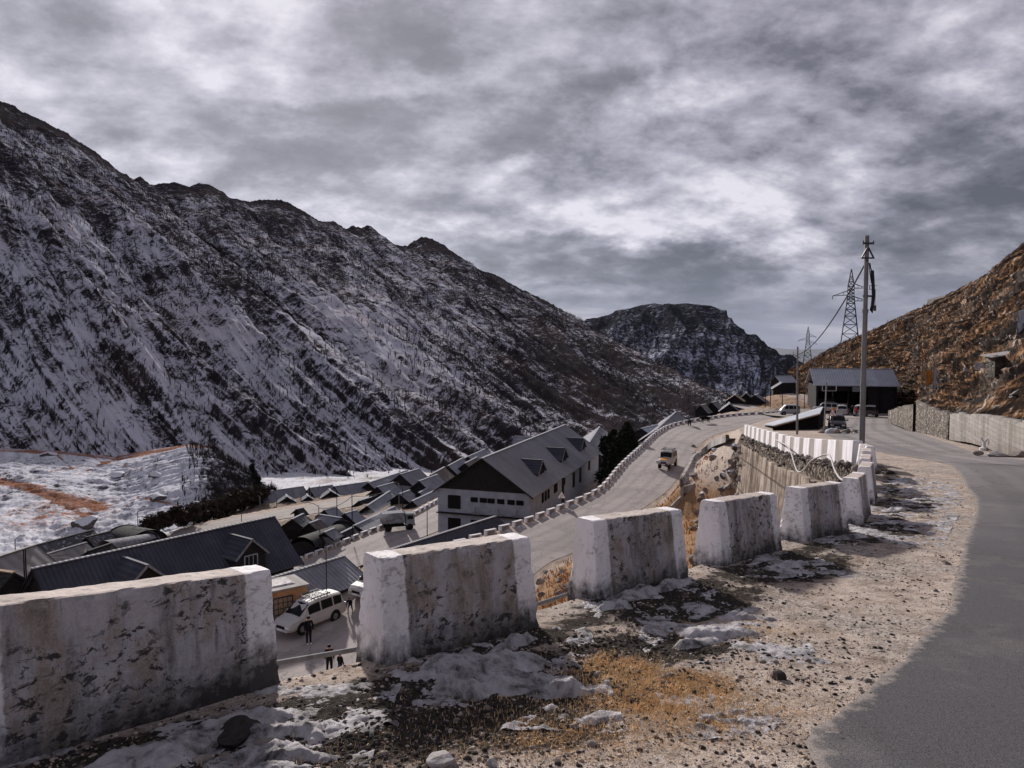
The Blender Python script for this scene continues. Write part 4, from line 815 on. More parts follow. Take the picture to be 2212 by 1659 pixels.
def parapet(A, B, label, h=0.75, db=0.42, dt=0.23, tilt=(0, 0)):
    A = Vector(A); B = Vector(B); L = (B - A).length; d = (B - A) / L; nrm = Vector((-d.y, d.x)); c = (A + B) / 2 + nrm * db / 2
    yaw = math.atan2(d.y, d.x); za, zb_ = zu(A.y) + tilt[0], zu(B.y) + tilt[1]; z0 = (za + zb_) / 2; dz = (zb_ - za) / L
    bm = bmesh.new(); nx, ny, nzn = 46, 10, 24; rnd = np.random.RandomState(int(abs(A.x) * 100))
    seedx = A.x * 7.1
    def P(fx, fy, fz):                                  # fractions 0..1
        zz_ = -0.25 + (h + 0.25) * fz; k = max(0, zz_) / h; hx = L / 2 + 0.03 - 0.035 * k - (0.25 * 0 if k else 0); hy = db / 2 + (dt - db) / 2 * k
        x = (2 * fx - 1) * hx; y = (2 * fy - 1) * hy
        return Vector((x, y, zz_ + dz * x))
    V = {}
    def vid(i, j, k):
        key = (i, j, k)
        if key not in V: V[key] = bm.verts.new(P(i / nx, j / ny, k / nzn))
        return V[key]
    for i in range(nx):
        for k in range(nzn):
            bm.faces.new((vid(i, 0, k), vid(i + 1, 0, k), vid(i + 1, 0, k + 1), vid(i, 0, k + 1)))
            bm.faces.new((vid(i + 1, ny, k), vid(i, ny, k), vid(i, ny, k + 1), vid(i + 1, ny, k + 1)))
        for j in range(ny): bm.faces.new((vid(i, j, nzn), vid(i + 1, j, nzn), vid(i + 1, j + 1, nzn), vid(i, j + 1, nzn)))
    for j in range(ny):
        for k in range(nzn):
            bm.faces.new((vid(0, j + 1, k), vid(0, j, k), vid(0, j, k + 1), vid(0, j + 1, k + 1)))
            bm.faces.new((vid(nx, j, k), vid(nx, j + 1, k), vid(nx, j + 1, k + 1), vid(nx, j, k + 1)))
    bm.verts.ensure_lookup_table(); bm.normal_update()
    co = np.array([v.co[:] for v in bm.verts]); nn = np.array([v.normal[:] for v in bm.verts])
    # chipped arrises, uneven render coat
    q = fbm(co[:, 0] * 3 + seedx, co[:, 2] * 3 + co[:, 1] * 3, 4, 0.6) * 0.010 + fbm(co[:, 0] * 14 + seedx, co[:, 2] * 14 + co[:, 1] * 9, 3, 0.6) * 0.005
    ex = np.minimum.reduce([L / 2 + 0.03 - np.abs(co[:, 0]), np.full(len(co), 9.0)]); etop = h - (co[:, 2] - dz * co[:, 0]); efy = np.abs(np.abs(co[:, 1]) - (db / 2 - (db - dt) / 2 * np.clip(co[:, 2], 0, h) / h))
    edge = ((ex < 0.03).astype(int) + (etop < 0.02).astype(int) + (efy < 0.01).astype(int)) >= 2
    chip = np.clip(fbm(co[:, 0] * 9 + 5, co[:, 2] * 9 + co[:, 1] * 9 + seedx, 3, 0.6), 0, 1) * 0.05 + 0.006
    q = q - edge * chip
    for v, n_, k in zip(bm.verts, nn, q): v.co += Vector(n_) * float(k)
    me = bpy.data.meshes.new('parapet_block'); bm.to_mesh(me); bm.free(); me.materials.append(M['parapet'])
    o = bpy.data.objects.new('parapet_block', me); COL.objects.link(o); o.location = (c.x, c.y, z0); o.rotation_euler = (0, 0, yaw)
    o['hl'] = L / 2 + 0.02; tag(o, label, 'parapet block', 'parapet blocks along the upper road'); return o
for A, B, lab in BLOCKS: parapet(A, B, lab, **(dict(h=0.77, db=0.30, dt=0.21, tilt=(0.05, -0.02)) if 'longest' in lab else {}))
# thin black cable lying along the foot of the third block
# striped parapet wall
def wallstrip(name, A, B, z_a, z_b, zt, th_b, th_t, mat, n=60, rough=0.0):
    pass
A = Vector((11.5, 24.0)); B = Vector((18.3, 57.0)); d = (B - A).normalized(); L = (B - A).length; nrm = Vector((-d.y, d.x)); n = 100
mb = MB(); vs = []
for i in range(n + 1):
    x = L * i / n; p = A + d * x; zb = float(zu(p.y)) + 4.2
    j = 0.012 * math.sin(i * 2.1)
    for (yy, z_) in ((0, -0.35), (0.06 + j, 0.80), (0.36 + j, 0.80), (0.44, -1.0)): vs.append((x, yy, zb + z_))
fs = []
for i in range(n):
    for k in range(3): fs.append((i * 4 + k, (i + 1) * 4 + k, (i + 1) * 4 + k + 1, i * 4 + k + 1))
fs += [(0, 1, 2, 3), (n * 4 + 3, n * 4 + 2, n * 4 + 1, n * 4)]
mb.add(vs, fs); o = mb.build('striped_parapet', M['stripes'], bevel=0.02); o.location = (A.x, A.y, -4.2); o.rotation_euler = (0, 0, math.atan2(d.y, d.x))
tag(o, 'long low parapet wall painted in white and grey stripes above the retaining wall', 'parapet wall')
# retaining wall under it
def offs(p, s): return (p[0] - d.y * s, p[1] + d.x * s)
pts = [offs((9.4, 17.0), 1.2), offs((10.6, 20.8), 1.1), offs((A.x, A.y), 1.0)]
for i in range(1, 13): q = A + d * (L * i / 12); pts.append(offs((q.x, q.y), 1.0 - 0.45 * i / 12))
end = Vector(pts[-1]); pts += [(end.x + 1.6, end.y + 0.9), (end.x + 4.5, end.y + 3.5)]
P = resample([(x, y, 0) for x, y in pts], 260); rows = 60; G3 = np.zeros((rows, 260, 3))
ztop = zu(P[:, 1]) - 0.72 + 0.10 * fbm(P[:, 0] * 0.6, P[:, 1] * 0.6, 3); zbot = np.full(260, -19.0)
dd_ = np.gradient(P[:, :2], axis=0); dd_ /= np.linalg.norm(dd_, axis=1)[:, None]; nn_ = np.stack([-dd_[:, 1], dd_[:, 0]], 1)
for r in range(rows):
    t = r / (rows - 1); zz_ = zbot + (ztop - zbot) * t; off = 0.9 * (1 - t) + 0.04 * fbm(P[:, 1] * 0.6, zz_ * 0.6, 3, 0.5)
    G3[r, :, 0] = P[:, 0] + nn_[:, 0] * off; G3[r, :, 1] = P[:, 1] + nn_[:, 1] * off; G3[r, :, 2] = zz_
cap = G3[-1:].copy(); cap[0, :, :2] -= nn_ * 0.55; G3 = np.concatenate([G3, cap])
o = grid_mesh('retaining_wall', G3, M['retaining']); tag(o, 'tall stained concrete retaining wall under the striped parapet', 'retaining wall')
def band_pts(n):
    t_ = rs.uniform(-0.1, 1, n); s_ = rs.uniform(0.12, 0.75, n); return A.x + d.x * L * t_ - d.y * s_, A.y + d.y * L * t_ + d.x * s_
# pipes hanging over it
def on_wall(u, v, s=0.75, push=0.35):
    a, b = ray(u, v); n2 = nrm; p0 = A + n2 * (s + push); y = p0.dot(n2) / (a * n2.x + n2.y); return Vector((a * y, y, b * y))
def c7(x, y): return (1440 + 0.2344 * x, 893 + 0.2344 * y)
hp = [(770, 192, -1.0), (900, 200, -0.9), (990, 230, -0.8), (1020, 250, -0.7), (1060, 272, -.5), (1110, 300, -.35), (1150, 370, 0.1), (1180, 470, .2), (1215, 540, .2), (1270, 515, .2), (1330, 440, .1), (1400, 402, 0), (1490, 378, -.2), (1520, 430, .1), (1550, 520, .2), (1600, 600, .25), (1660, 622, .3), (1700, 632, .3)]
hpts = [on_wall(*c7(x, y), push=0.35 + p_) for x, y, p_ in hp]
hpts = [Vector(p) for p in catmull([tuple(p) for p in hpts], 90)]
mb = MB(); mb.tube(hpts, 0.03, 8); o = mb.build('water_pipe', M['pvc'], smooth_=True); tag(o, 'pale water pipe looping down the face of the retaining wall', 'pipe')
# iron pipe running behind the near blocks
pp = [at(430, 1470, 4.9), at(590, 1434, 5.6), at(768, 1403, 6.4), at(1000, 1347, 7.2), at(1165, 1304, 7.8), at(1240, 1279, 8.4), at(1400, 1240, 9.4)]
mb = MB(); mb.tube(pp, 0.022, 10); o = mb.build('iron_pipe', M['steel'], smooth_=True); tag(o, 'long dark iron pipe running behind the nearest parapet blocks', 'pipe')

M['dry_straw'] = simple('dry_straw', (0.30, 0.19, 0.11), 0.9, 0, 0.4, 3.0, 0.0)
# --- stones, straw and old snow on the shoulder
rs = np.random.RandomState(11)
def stones(name, n, region, r0, r1, mat, label=None, sink=0.35):
    X_, Y_ = region(n); Zs = height(X_, Y_, cut=False)[0]; ico = bmesh.new(); bmesh.ops.create_icosphere(ico, subdivisions=1, radius=1.0)
    bv = np.array([v.co[:] for v in ico.verts]); bf = np.array([[v.index for v in f.verts] for f in ico.faces]); ico.free()
    Vs = []; Fs = []
    for i in range(len(X_)):
        r = r0 * (r1 / r0) ** (rs.rand() ** 2.2); sc = np.array([1, 0.6 + 0.5 * rs.rand(), 0.35 + 0.4 * rs.rand()]) * r
        v = bv * (1 + 0.35 * (rs.rand(len(bv), 1) - 0.5)) * sc; a = rs.rand() * 6.28; c_, s_ = math.cos(a), math.sin(a)
        v = v @ np.array([[c_, s_, 0], [-s_, c_, 0], [0, 0, 1]]); Vs.append(v + [X_[i], Y_[i], Zs[i] + sc[2] * (1 - 2 * sink) * 0.6]); Fs.append(bf + i * len(bv))
    o = tri_mesh(name, np.concatenate(Vs), np.concatenate(Fs), mat); tag(o, kind='stuff'); return o
def shoulder_pts(n):
    ax = []; ay = []
    while len(ax) < n:
        m_ = n * 3; th = rs.uniform(-0.62, 0.62, m_); r = 3.0 * (26 / 3.0) ** rs.rand(m_); x = r * np.sin(th); y = r * np.cos(th)
        s_ = polydist(x, y, BL); u_ = ribbon_inside(x, y); cl = fbm(x * 1.3, y * 1.3, 3)
        ok = (s_ < 1.6) & (u_ > -0.30 + 0.3 * rs.rand(m_) ** 0.5) & (rs.rand(m_) < 0.25 + 0.9 * np.clip(cl + 0.3, 0, 1)); ax += list(x[ok]); ay += list(y[ok])
    return np.array(ax[:n]), np.array(ay[:n])
stones('gravel', 9000, shoulder_pts, 0.003, 0.016, M['rock'])
stones('gravel', 9000, shoulder_pts, 0.003, 0.018, M['pebble'])
stones('gravel', 8000, shoulder_pts, 0.003, 0.022, M['rock_dark'])
stones('gravel', 260, shoulder_pts, 0.015, 0.04, M['rock'])
def near_px(lst, n):
    ax = []; ay = []
    for (u, v, sx, sy, w_) in lst:
        k = int(n * w_); p = atf(u, v, zuf); ax += list(p.x + rs.randn(k) * sx); ay += list(p.y + rs.randn(k) * sy)
    return np.array(ax), np.array(ay)
stones('rubble_band', 1500, band_pts, 0.03, 0.2, M['rock'], sink=0.2)
stones('rubble_band', 900, band_pts, 0.03, 0.16, M['rock_dark'], sink=0.2)
def clods(n): return near_px([(1130, 1430, .25, .12, .10), (1200, 1480, .5, .18, .2), (1330, 1400, .35, .2, .1), (1480, 1400, .5, .2, .15), (700, 1620, .4, .15, .2), (900, 1560, .5, .2, .15), (1450, 1270, .4, .15, .1)], n)
stones('earth_clods', 5000, clods, 0.004, 0.024, M['rock_dark'])
def blades(name, X_, Y_, mat, h0, h1, w_, flat=0.5, kind='stuff', zf=None):
    n = len(X_); Zs = (zf or (lambda x, y: height(x, y, cut=False)[0]))(X_, Y_); a = rs.rand(n) * 6.28; h = h0 + (h1 - h0) * rs.rand(n); lean = rs.rand(n) * flat
    dx, dy = np.cos(a), np.sin(a); w2 = w_ * (0.6 + 0.8 * rs.rand(n)) / 2
    b = np.stack([X_, Y_, Zs - 0.01], 1); side = np.stack([-dy * w2, dx * w2, 0 * w2], 1); tip = b + np.stack([dx * h * lean, dy * h * lean, h * (1.05 - lean)], 1)
    mid = (b + tip) / 2 + np.stack([0 * h, 0 * h, h * 0.12], 1)
    V = np.stack([b - side, b + side, mid + side * .8, mid - side * .8, tip], 1).reshape(-1, 3); k = np.arange(n)[:, None] * 5
    F = np.concatenate([k + [0, 1, 2], k + [0, 2, 3], k + [3, 2, 4]]); o = tri_mesh(name, V, F, mat); tag(o, kind=kind); return o
x_, y_ = near_px([(1430, 1490, .30, .20, .35), (1340, 1440, .2, .15, .15), (1500, 1540, .3, .14, .2), (1260, 1590, .5, .18, .15), (1600, 1370, .35, .15, .08), (900, 1640, .6, .15, .07), (1400, 1520, .55, .3, .4)], 13000)
blades('straw', x_, y_, M['straw'], 0.015, 0.06, 0.004, 1.0)
x_, y_ = near_px([(1250, 1600, .7, .25, .5), (1000, 1600, .7, .25, .3), (1480, 1520, .45, .25, .2)], 5000)
blades('dry_grass', x_, y_, M['dry_straw'], 0.012, 0.045, 0.003, 1.0)
# old snow heaps: (pixel outline blobs) thickness on the ground
def snow_patch(blobs, T=0.10, res=0.022, mat='old_snow', seed=0.0, thr=0.30):
    pts = [(atf(u, v, zuf), rx, ry, a) for (u, v, rx, ry, a) in blobs]
    x0 = min(p.x - rx * 1.5 for p, rx, ry, a in pts); x1 = max(p.x + rx * 1.5 for p, rx, ry, a in pts); y0 = min(p.y - rx * 1.5 for p, rx, ry, a in pts); y1 = max(p.y + rx * 1.5 for p, rx, ry, a in pts)
    X_, Y_ = np.meshgrid(np.arange(x0, x1, res), np.arange(y0, y1, res)); m_ = np.zeros(X_.shape)
    for p, rx, ry, a in pts:
        dx, dy = X_ - p.x, Y_ - p.y; c_, s_ = math.cos(a), math.sin(a); m_ = np.maximum(m_, 1 - np.hypot((dx * c_ + dy * s_) / rx, (-dx * s_ + dy * c_) / ry))
    f = m_ + 0.62 * fbm(X_ * 2.1 + seed, Y_ * 2.1, 6, 0.62) - thr * 0.15; Zg = height(X_, Y_, cut=False)[0]
    rid = fbm(X_ * 3.0 + seed, Y_ * 3.6, 5, 0.55, True)
    th = 0.65 * T * np.clip(f * 2.2, -0.3, 1) * (0.5 + 1.0 * rid) + 0.012 * fbm(X_ * 9, Y_ * 9, 3, 0.6) + 0.014 * fbm(X_ * 22, Y_ * 22, 4, 0.75)
    o = grid_mesh('old_snow', np.stack([X_, Y_, Zg + th], -1), M[mat], keep=(f > -0.03) & (ribbon_inside(X_, Y_) > 0.25)); tag(o, kind='stuff'); return o
snow_patch([(1030, 1450, .42, .2, .5), (1110, 1490, .42, .17, .2), (1190, 1500, .24, .13, .1), (960, 1440, .2, .1, .6), (1110, 1400, .3, .07, .8), (1000, 1500, .25, .12, -.6)], 0.12, seed=1.0, res=0.014)
snow_patch([(450, 1600, .55, .14, .8), (560, 1600, .35, .10, .3), (300, 1650, .45, .14, .8), (520, 1560, .3, .08, .8), (620, 1640, .3, .08, 0)], 0.065, seed=5.0, res=0.012)
snow_patch([(1385, 1285, .35, .14, .75), (1440, 1272, .3, .1, .75), (1330, 1320, .2, .1, .2)], 0.10, seed=8.0, res=0.016)
snow_patch([(1560, 1372, .4, .14, .2), (1500, 1395, .28, .10, .5), (1590, 1338, .2, .07, 0)], 0.07, seed=12.0, res=0.018)
snow_patch([(1650, 1212, .4, .12, .8), (1700, 1228, .4, .10, .5)], 0.06, seed=15.0, res=0.02)
snow_patch([(1835, 1162, .5, .12, .6), (1940, 1103, .5, .14, .5), (1965, 1062, .5, .14, .6), (1950, 1040, .5, .14, .4)], 0.06, seed=19.0, res=0.03)
snow_patch([(1560, 1545, .22, .03, 0.4), (1600, 1560, .14, .03, -.3)], 0.02, seed=23.0, res=0.008)
def rock(u, v, size, mat, label, sub=3, flat=0.65, pos=None, name='rock', group=None, dig=0.3):
    p = pos or G(u, v); bm = bmesh.new(); bmesh.ops.create_icosphere(bm, subdivisions=sub, radius=1.0); sd = (p.x * 3.3 + p.y)
    co = np.array([v_.co[:] for v_ in bm.verts]); nz_ = 0.30 * fbm(co[:, 0] * 0.9 + sd, co[:, 1] * 0.9 + co[:, 2] * 1.1, 3) + 0.10 * fbm(co[:, 0] * 4 + sd, co[:, 1] * 4 + co[:, 2] * 3, 3)
    cut = co.copy(); rr_ = np.random.RandomState(int(abs(sd * 97)) % 100000)
    for _ in range(11):                                 # flat broken faces
        nv = rr_.randn(3); nv /= np.linalg.norm(nv); dd_p = cut @ nv - rr_.uniform(0.45, 0.8); cut -= np.clip(dd_p, 0, None)[:, None] * nv
    cut *= (1 + 0.45 * nz_)[:, None] * size * 1.25; cut[:, 2] *= flat; cut[:, 1] *= 0.8
    for v_, c_ in zip(bm.verts, cut): v_.co = Vector(c_)
    me = bpy.data.meshes.new(name); bm.to_mesh(me); bm.free(); me.materials.append(mat); me.polygons.foreach_set('use_smooth', [False] * len(me.polygons))
    o = bpy.data.objects.new(name, me); COL.objects.link(o); o.location = (p.x, p.y, p.z + size * flat * (1 - 2 * dig)); o.rotation_euler = (0, 0, sd * 5 % 6.28)
    if label: tag(o, label, 'rock', group)
    return o
rock(1680, 1467, 0.05, M['rock_dark'], 'small black angular stone alone on the pale dirt by the asphalt edge')
rock(520, 1600, 0.13, M['rock_dark'], 'dark muddy rock in the snow at the bottom left, right of the long block')
rock(575, 1615, 0.07, M['rock'], 'brown flat stone beside the dark muddy rock in the bottom left snow')
rock(440, 1650, 0.06, M['rock'], 'grey stone at the very bottom left, half buried in snow')
rock(960, 1655, 0.08, M['rock_pale'], 'pale rounded stone at the bottom edge of the photo below the snow patch')
rock(1065, 1655, 0.035, M['rock_pale'], 'small flat pale stone at the bottom edge, right of the pale rounded stone')
rock(2045, 1220, 0.06, M['rock'], 'loose stone on the dirt near the inside of the bend')

# --- power pole with its ironwork
pz = float(zu(30)); pole = empty('power_pole', (14.25, 30, pz)); tag(pole, 'tall grey power pole standing just behind the striped wall', 'power pole')
mb = MB(); mb.tube([(0, 0, -0.6), (0, 0, 3.0)], 0.115, 20, r2=0.108); mb.tube([(0, 0, 3.0), (0, 0, 6.0)], 0.10, 20, r2=0.098); mb.tube([(0, 0, 6.0), (0, 0, 9.0)], 0.088, 20, r2=0.085)
for z_ in (3.0, 6.0): mb.lathe((0, 0, z_ - 0.08), [(0.125, 0), (0.125, 0.14)], 20)
M['pole'] = roofing('pole', (0.16, 0.155, 0.155), (0.30, 0.29, 0.29), 50, 0.3, 0.1, 0.6)
mb.build('shaft', M['pole'], pole, smooth_=False)
mb = MB(); mb.box((0, -0.11, 8.68), (0.46, 0.05, 0.08)); mb.box((0.2, -0.11, 8.72), (0.05, 0.06, 0.14)); mb.box((-0.2, -0.11, 8.72), (0.05, 0.06, 0.14)); mb.build('crossarm', M['steel_dark'], pole)
mb = MB(); mb.bar((-0.26, -0.1, 8.1), (0.26, -0.1, 8.1), 0.06); mb.bar((-0.24, -0.1, 8.1), (-0.03, -0.1, 8.5), 0.05); mb.bar((0.24, -0.1, 8.1), (0.03, -0.1, 8.5), 0.05); mb.build('bracket', M['steel_dark'], pole)
mb = MB()
for k in range(7):
    a = k * 0.9; ox = 0.17 + 0.04 * math.cos(a); oy = -0.16 + 0.05 * math.sin(a)
    mb.tube([(ox, oy, 7.6), (ox + 0.05, oy, 7.0), (ox + 0.07, oy, 6.6), (ox + 0.04, oy, 6.2), (ox, oy, 5.9 + 0.04 * k)], 0.022, 6)
mb.tube([(0.09, -0.12, 7.9), (0.12, -0.12, 7.7), (0.17, -0.16, 7.55)], 0.02, 6); mb.tube([(0.06, -0.12, 7.9), (0.10, -0.12, 7.5), (0.15, -0.16, 7.1)], 0.02, 6)
mb.build('cable_coil', M['cable'], pole)
mb = MB(); mb.bar((0.1, -0.1, 7.0), (0.38, -0.1, 7.0), 0.02); mb.bar((0.1, -0.1, 6.85), (0.34, -0.1, 6.85), 0.02); mb.bar((0.11, -0.1, 6.85), (0.11, -0.1, 7.0), 0.02); mb.bar((0.34, -0.1, 6.85), (0.34, -0.1, 6.2), 0.02); mb.box((0.34, -0.1, 6.1), (0.10, 0.03, 0.22)); mb.build('hook', M['steel_dark'], pole)
mb = MB(); mb.lathe((0, 0, 6.55), [(0.11, 0), (0.11, 0.08)], 16); mb.box((0.13, -0.1, 6.58), (0.12, 0.05, 0.08)); mb.build('clamp', M['steel'], pole)
tp = at(1723, 757, 58); tpb = Vector((tp.x, 58, float(zu(58))))
p2 = empty('utility_pole', tuple(tpb)); tag(p2, 'slim bare pole beside the sloping sheet roof, left of the tall power pole', 'utility pole')
mb = MB(); mb.tube([(0.1, 0, -0.5), (0, 0, 6.9)], 0.09, 10, r2=0.06); mb.build('shaft', M['post_grey'], p2)
mb = MB(); mb.bar((-0.35, 0, 6.3), (0.25, 0, 6.0), 0.04); mb.bar((-0.35, 0, 6.3), (-0.33, 0, 6.5), 0.03); mb.build('crossarm', M['steel_dark'], p2)
def sag(a, b, s, n=24): a, b = Vector(a), Vector(b); return [a.lerp(b, i / n) - Vector((0, 0, 4 * s * (i / n) * (1 - i / n))) for i in range(n + 1)]
mb = MB(); mb.tube(sag((14.22, 29.9, pz + 8.0), (tpb.x, 57.9, tpb.z + 6.3), 0.75), 0.03, 6); o = mb.build('cable', M['cable']); tag(o, 'black cable sagging from the tall power pole to the slim bare pole', 'cable')
# sign post with an empty frame
fp = at(1783, 905, 64); fr = empty('sign_frame', (fp.x, 64, float(zu(64)))); tag(fr, 'leaning post carrying an empty rectangular sign frame in front of the far shed', 'sign')
mb = MB(); mb.bar((-0.1, 0, -0.4), (0.03, 0, 4.4), 0.09); mb.build('post', M['post_grey'], fr)
zf_ = 0.0; c = at(1791, 838, 64) - Vector(fr.location); mb = MB(); w2, h2 = 0.6, 0.25
for a, b in (((-w2, -h2), (w2, -h2)), ((w2, -h2), (w2, h2)), ((w2, h2), (-w2, h2)), ((-w2, h2), (-w2, -h2))): mb.bar((c.x + a[0], -0.06, c.z + a[1]), (c.x + b[0], -0.06, c.z + b[1]), 0.04)
mb.build('frame', M['trim_pale'], fr)
def curve_sign(u, v_top, v_base, dist, label, size=0.62, flip=False, face=None):
    p = at(u, v_base, dist); gz = H(p.x, p.y); zt = at(u, v_top, dist).z; r = empty('road_sign', (p.x, p.y, gz)); r.rotation_euler = (0, 0, -math.atan2(p.x, p.y)); tag(r, label, 'road sign')
    h = zt - gz; mb = MB(); mb.tube([(0, 0, -0.3), (0, 0, h - 0.1)], 0.035, 8); mb.build('post', M['steel_dark'], r)
    s = size / 2; tri = [(-s, h - size * 0.87), (s, h - size * 0.87), (0, h)]
    mb = MB(); mb.prism(tri, 'Y', -0.055, -0.035); mb.build('border', face or M['steel_dark'], r)
    k = 0.82; cz = h - size * 0.58; tri2 = [(x * k, cz + (z - cz) * k) for x, z in tri]; mb = MB(); mb.prism(tri2, 'Y', -0.062, -0.0555); mb.build('face', M['white_paint'], r)
    f = -1 if flip else 1; b0 = h - size * 0.80; mb = MB()
    arc = [(-0.09 * f, b0), (-0.09 * f, b0 + 0.12), (-0.05 * f, b0 + 0.2), (0.03 * f, b0 + 0.23)]
    for a, b in zip(arc[:-1], arc[1:]): mb.bar((a[0], -0.066, a[1]), (b[0], -0.066, b[1]), 0.045, 0.006)
    mb.prism([(0.02 * f, b0 + 0.17), (0.13 * f, b0 + 0.22), (0.02 * f, b0 + 0.30)], 'Y', -0.069, -0.063); mb.build('arrow', M['black'], r); return r
M['sign_red'] = simple('sign_red', (0.42, 0.13, 0.08), 0.5, 0, 0.2, 5, 0)
curve_sign(1798, 883, 915, 66, 'triangular left bend warning sign beside the rubbish heap on the upper road', 0.75, True, M['sign_red'])
curve_sign(1213, 1059, 1104, 72.5, 'white triangular right bend warning sign among the small kerb blocks by the big house', 0.95, False)
# hard shoulder wall: stone wall on the uphill side, in lengths
def bank_wall(pts, h, label, mat, th=0.5, lean=0.35, name='stone_wall', top_noise=0.30):
    P = resample(catmull(pts, 200), 160); dd = np.gradient(P[:, :2], axis=0); dd /= np.linalg.norm(dd, axis=1)[:, None]; nl = np.stack([-dd[:, 1], dd[:, 0]], 1)
    R_ = []; hh = np.interp(np.linspace(0, 1, 160), np.linspace(0, 1, len(h)), h) + top_noise * fbm(P[:, 0], P[:, 1], 4)
    for t, off in [(-0.3, -lean * 0.4)] + [(i / 16, 0) for i in range(17)]:
        q = P.copy(); o_ = 0.0 + lean * max(t, 0) + 0.16 * fbm(P[:, 1] * 2.2, P[:, 0] * 2.2 + t * 6, 3); q[:, :2] -= nl * o_[:, None]; q[:, 2] += hh * t; R_.append(q)
    q = R_[-1].copy(); q[:, :2] -= nl * th; R_.append(q); q = q.copy(); q[:, 2] -= hh * 1.1; R_.append(q)
    o = grid_mesh(name, np.stack(R_), mat); tag(o, label, 'stone wall'); return o
def wp(u, v, y): p = at(u, v, y); return (p.x, p.y, p.z - 0.1)
bank_wall([wp(1936, 909, 92), wp(1965, 917, 78), wp(1996, 927, 67)], (1.3, 1.9, 2.3), 'low rough stone wall with buttresses at the foot of the hill, farthest along the road', M['stone_wall'])
bank_wall([wp(2001, 928, 65), wp(2040, 936, 56), wp(2083, 943, 48.5)], (2.6, 2.0, 1.6), 'dry stone wall in the middle of the hill foot, right of the dark gap', M['stone_wall'])
def ashlar_material():
    m, t, b = newmat('ashlar'); p = geop(t); q = t.map(p, rot=(0, 0, R(38)))
    sx = t.n('ShaderNodeSeparateXYZ', None, Vector=q); cv = t.n('ShaderNodeCombineXYZ', None, X=sx.outputs[0], Y=sx.outputs[2], Z=0.0).outputs[0]
    br = t.n('ShaderNodeTexBrick', None, Vector=cv, Scale=1.0); br.inputs['Brick Width'].default_value = 0.7; br.inputs['Row Height'].default_value = 0.24; br.inputs['Mortar Size'].default_value = 0.012
    br.inputs['Color1'].default_value = (.17, .15, .135, 1); br.inputs['Color2'].default_value = (.23, .21, .20, 1); br.inputs['Mortar'].default_value = (.10, .085, .075, 1)
    n = t.noise(p, 0.9, 6, 0.65); f = t.noise(p, 9, 5, 0.7); c = t.mix(t.mapr(n, 0.45, 0.65, 0, .6), br.outputs[0], (.16, .135, .12)); c = t.mix(t.mapr(f, .55, .75, 0, .6), c, (.08, .07, .065))
    link(t, c, b.inputs['Base Color']); b.inputs['Roughness'].default_value = .9; bump(t, b, f, .5, .05); return m
M['ashlar'] = ashlar_material()
bank_wall([wp(2083, 943, 48.4), wp(2144, 951, 41), wp(2212, 972, 34.5), wp(2350, 1010, 27), wp(2600, 1080, 20)], (1.55, 1.5, 1.5, 1.4), 'pale grey cut stone wall on the far right beside the bend', M['ashlar'])
# ================================================================= buildings
def window(parent, c, w_, h_, face, name='window', fr=0.06, bars=1, frame_mat='wood_dark', pane='glass_dark', cross=0):
    """face: 'x-','x+','y-','y+' local wall normal; c = centre on the wall"""
    ax = Matrix.Rotation({'y-': 0, 'x+': R(90), 'y+': R(180), 'x-': R(-90)}[face], 3, 'Z'); c = Vector(c)
    mb = MB()
    for a, b in (((-w_ / 2, -h_ / 2), (w_ / 2, -h_ / 2)), ((w_ / 2, -h_ / 2), (w_ / 2, h_ / 2)), ((w_ / 2, h_ / 2), (-w_ / 2, h_ / 2)), ((-w_ / 2, h_ / 2), (-w_ / 2, -h_ / 2))):
        mb.bar(c + ax @ Vector((a[0], -0.03, a[1])), c + ax @ Vector((b[0], -0.03, b[1])), fr, 0.09)
    for k in range(bars):
        x = -w_ / 2 + w_ * (k + 1) / (bars + 1); mb.bar(c + ax @ Vector((x, -0.03, -h_ / 2)), c + ax @ Vector((x, -0.03, h_ / 2)), fr * 0.6)
    for k in range(cross):
        z = -h_ / 2 + h_ * (k + 1) / (cross + 1); mb.bar(c + ax @ Vector((-w_ / 2, -0.03, z)), c + ax @ Vector((w_ / 2, -0.03, z)), fr * 0.6)
    f = mb.build(name, M[frame_mat], parent)
    mb = MB(); mb.slab([c + ax @ Vector(p) for p in ((-w_ / 2, -0.012, -h_ / 2), (w_ / 2, -0.012, -h_ / 2), (w_ / 2, -0.012, h_ / 2), (-w_ / 2, -0.012, h_ / 2))], 0.02); mb.build('pane', M[pane], f)
    return f
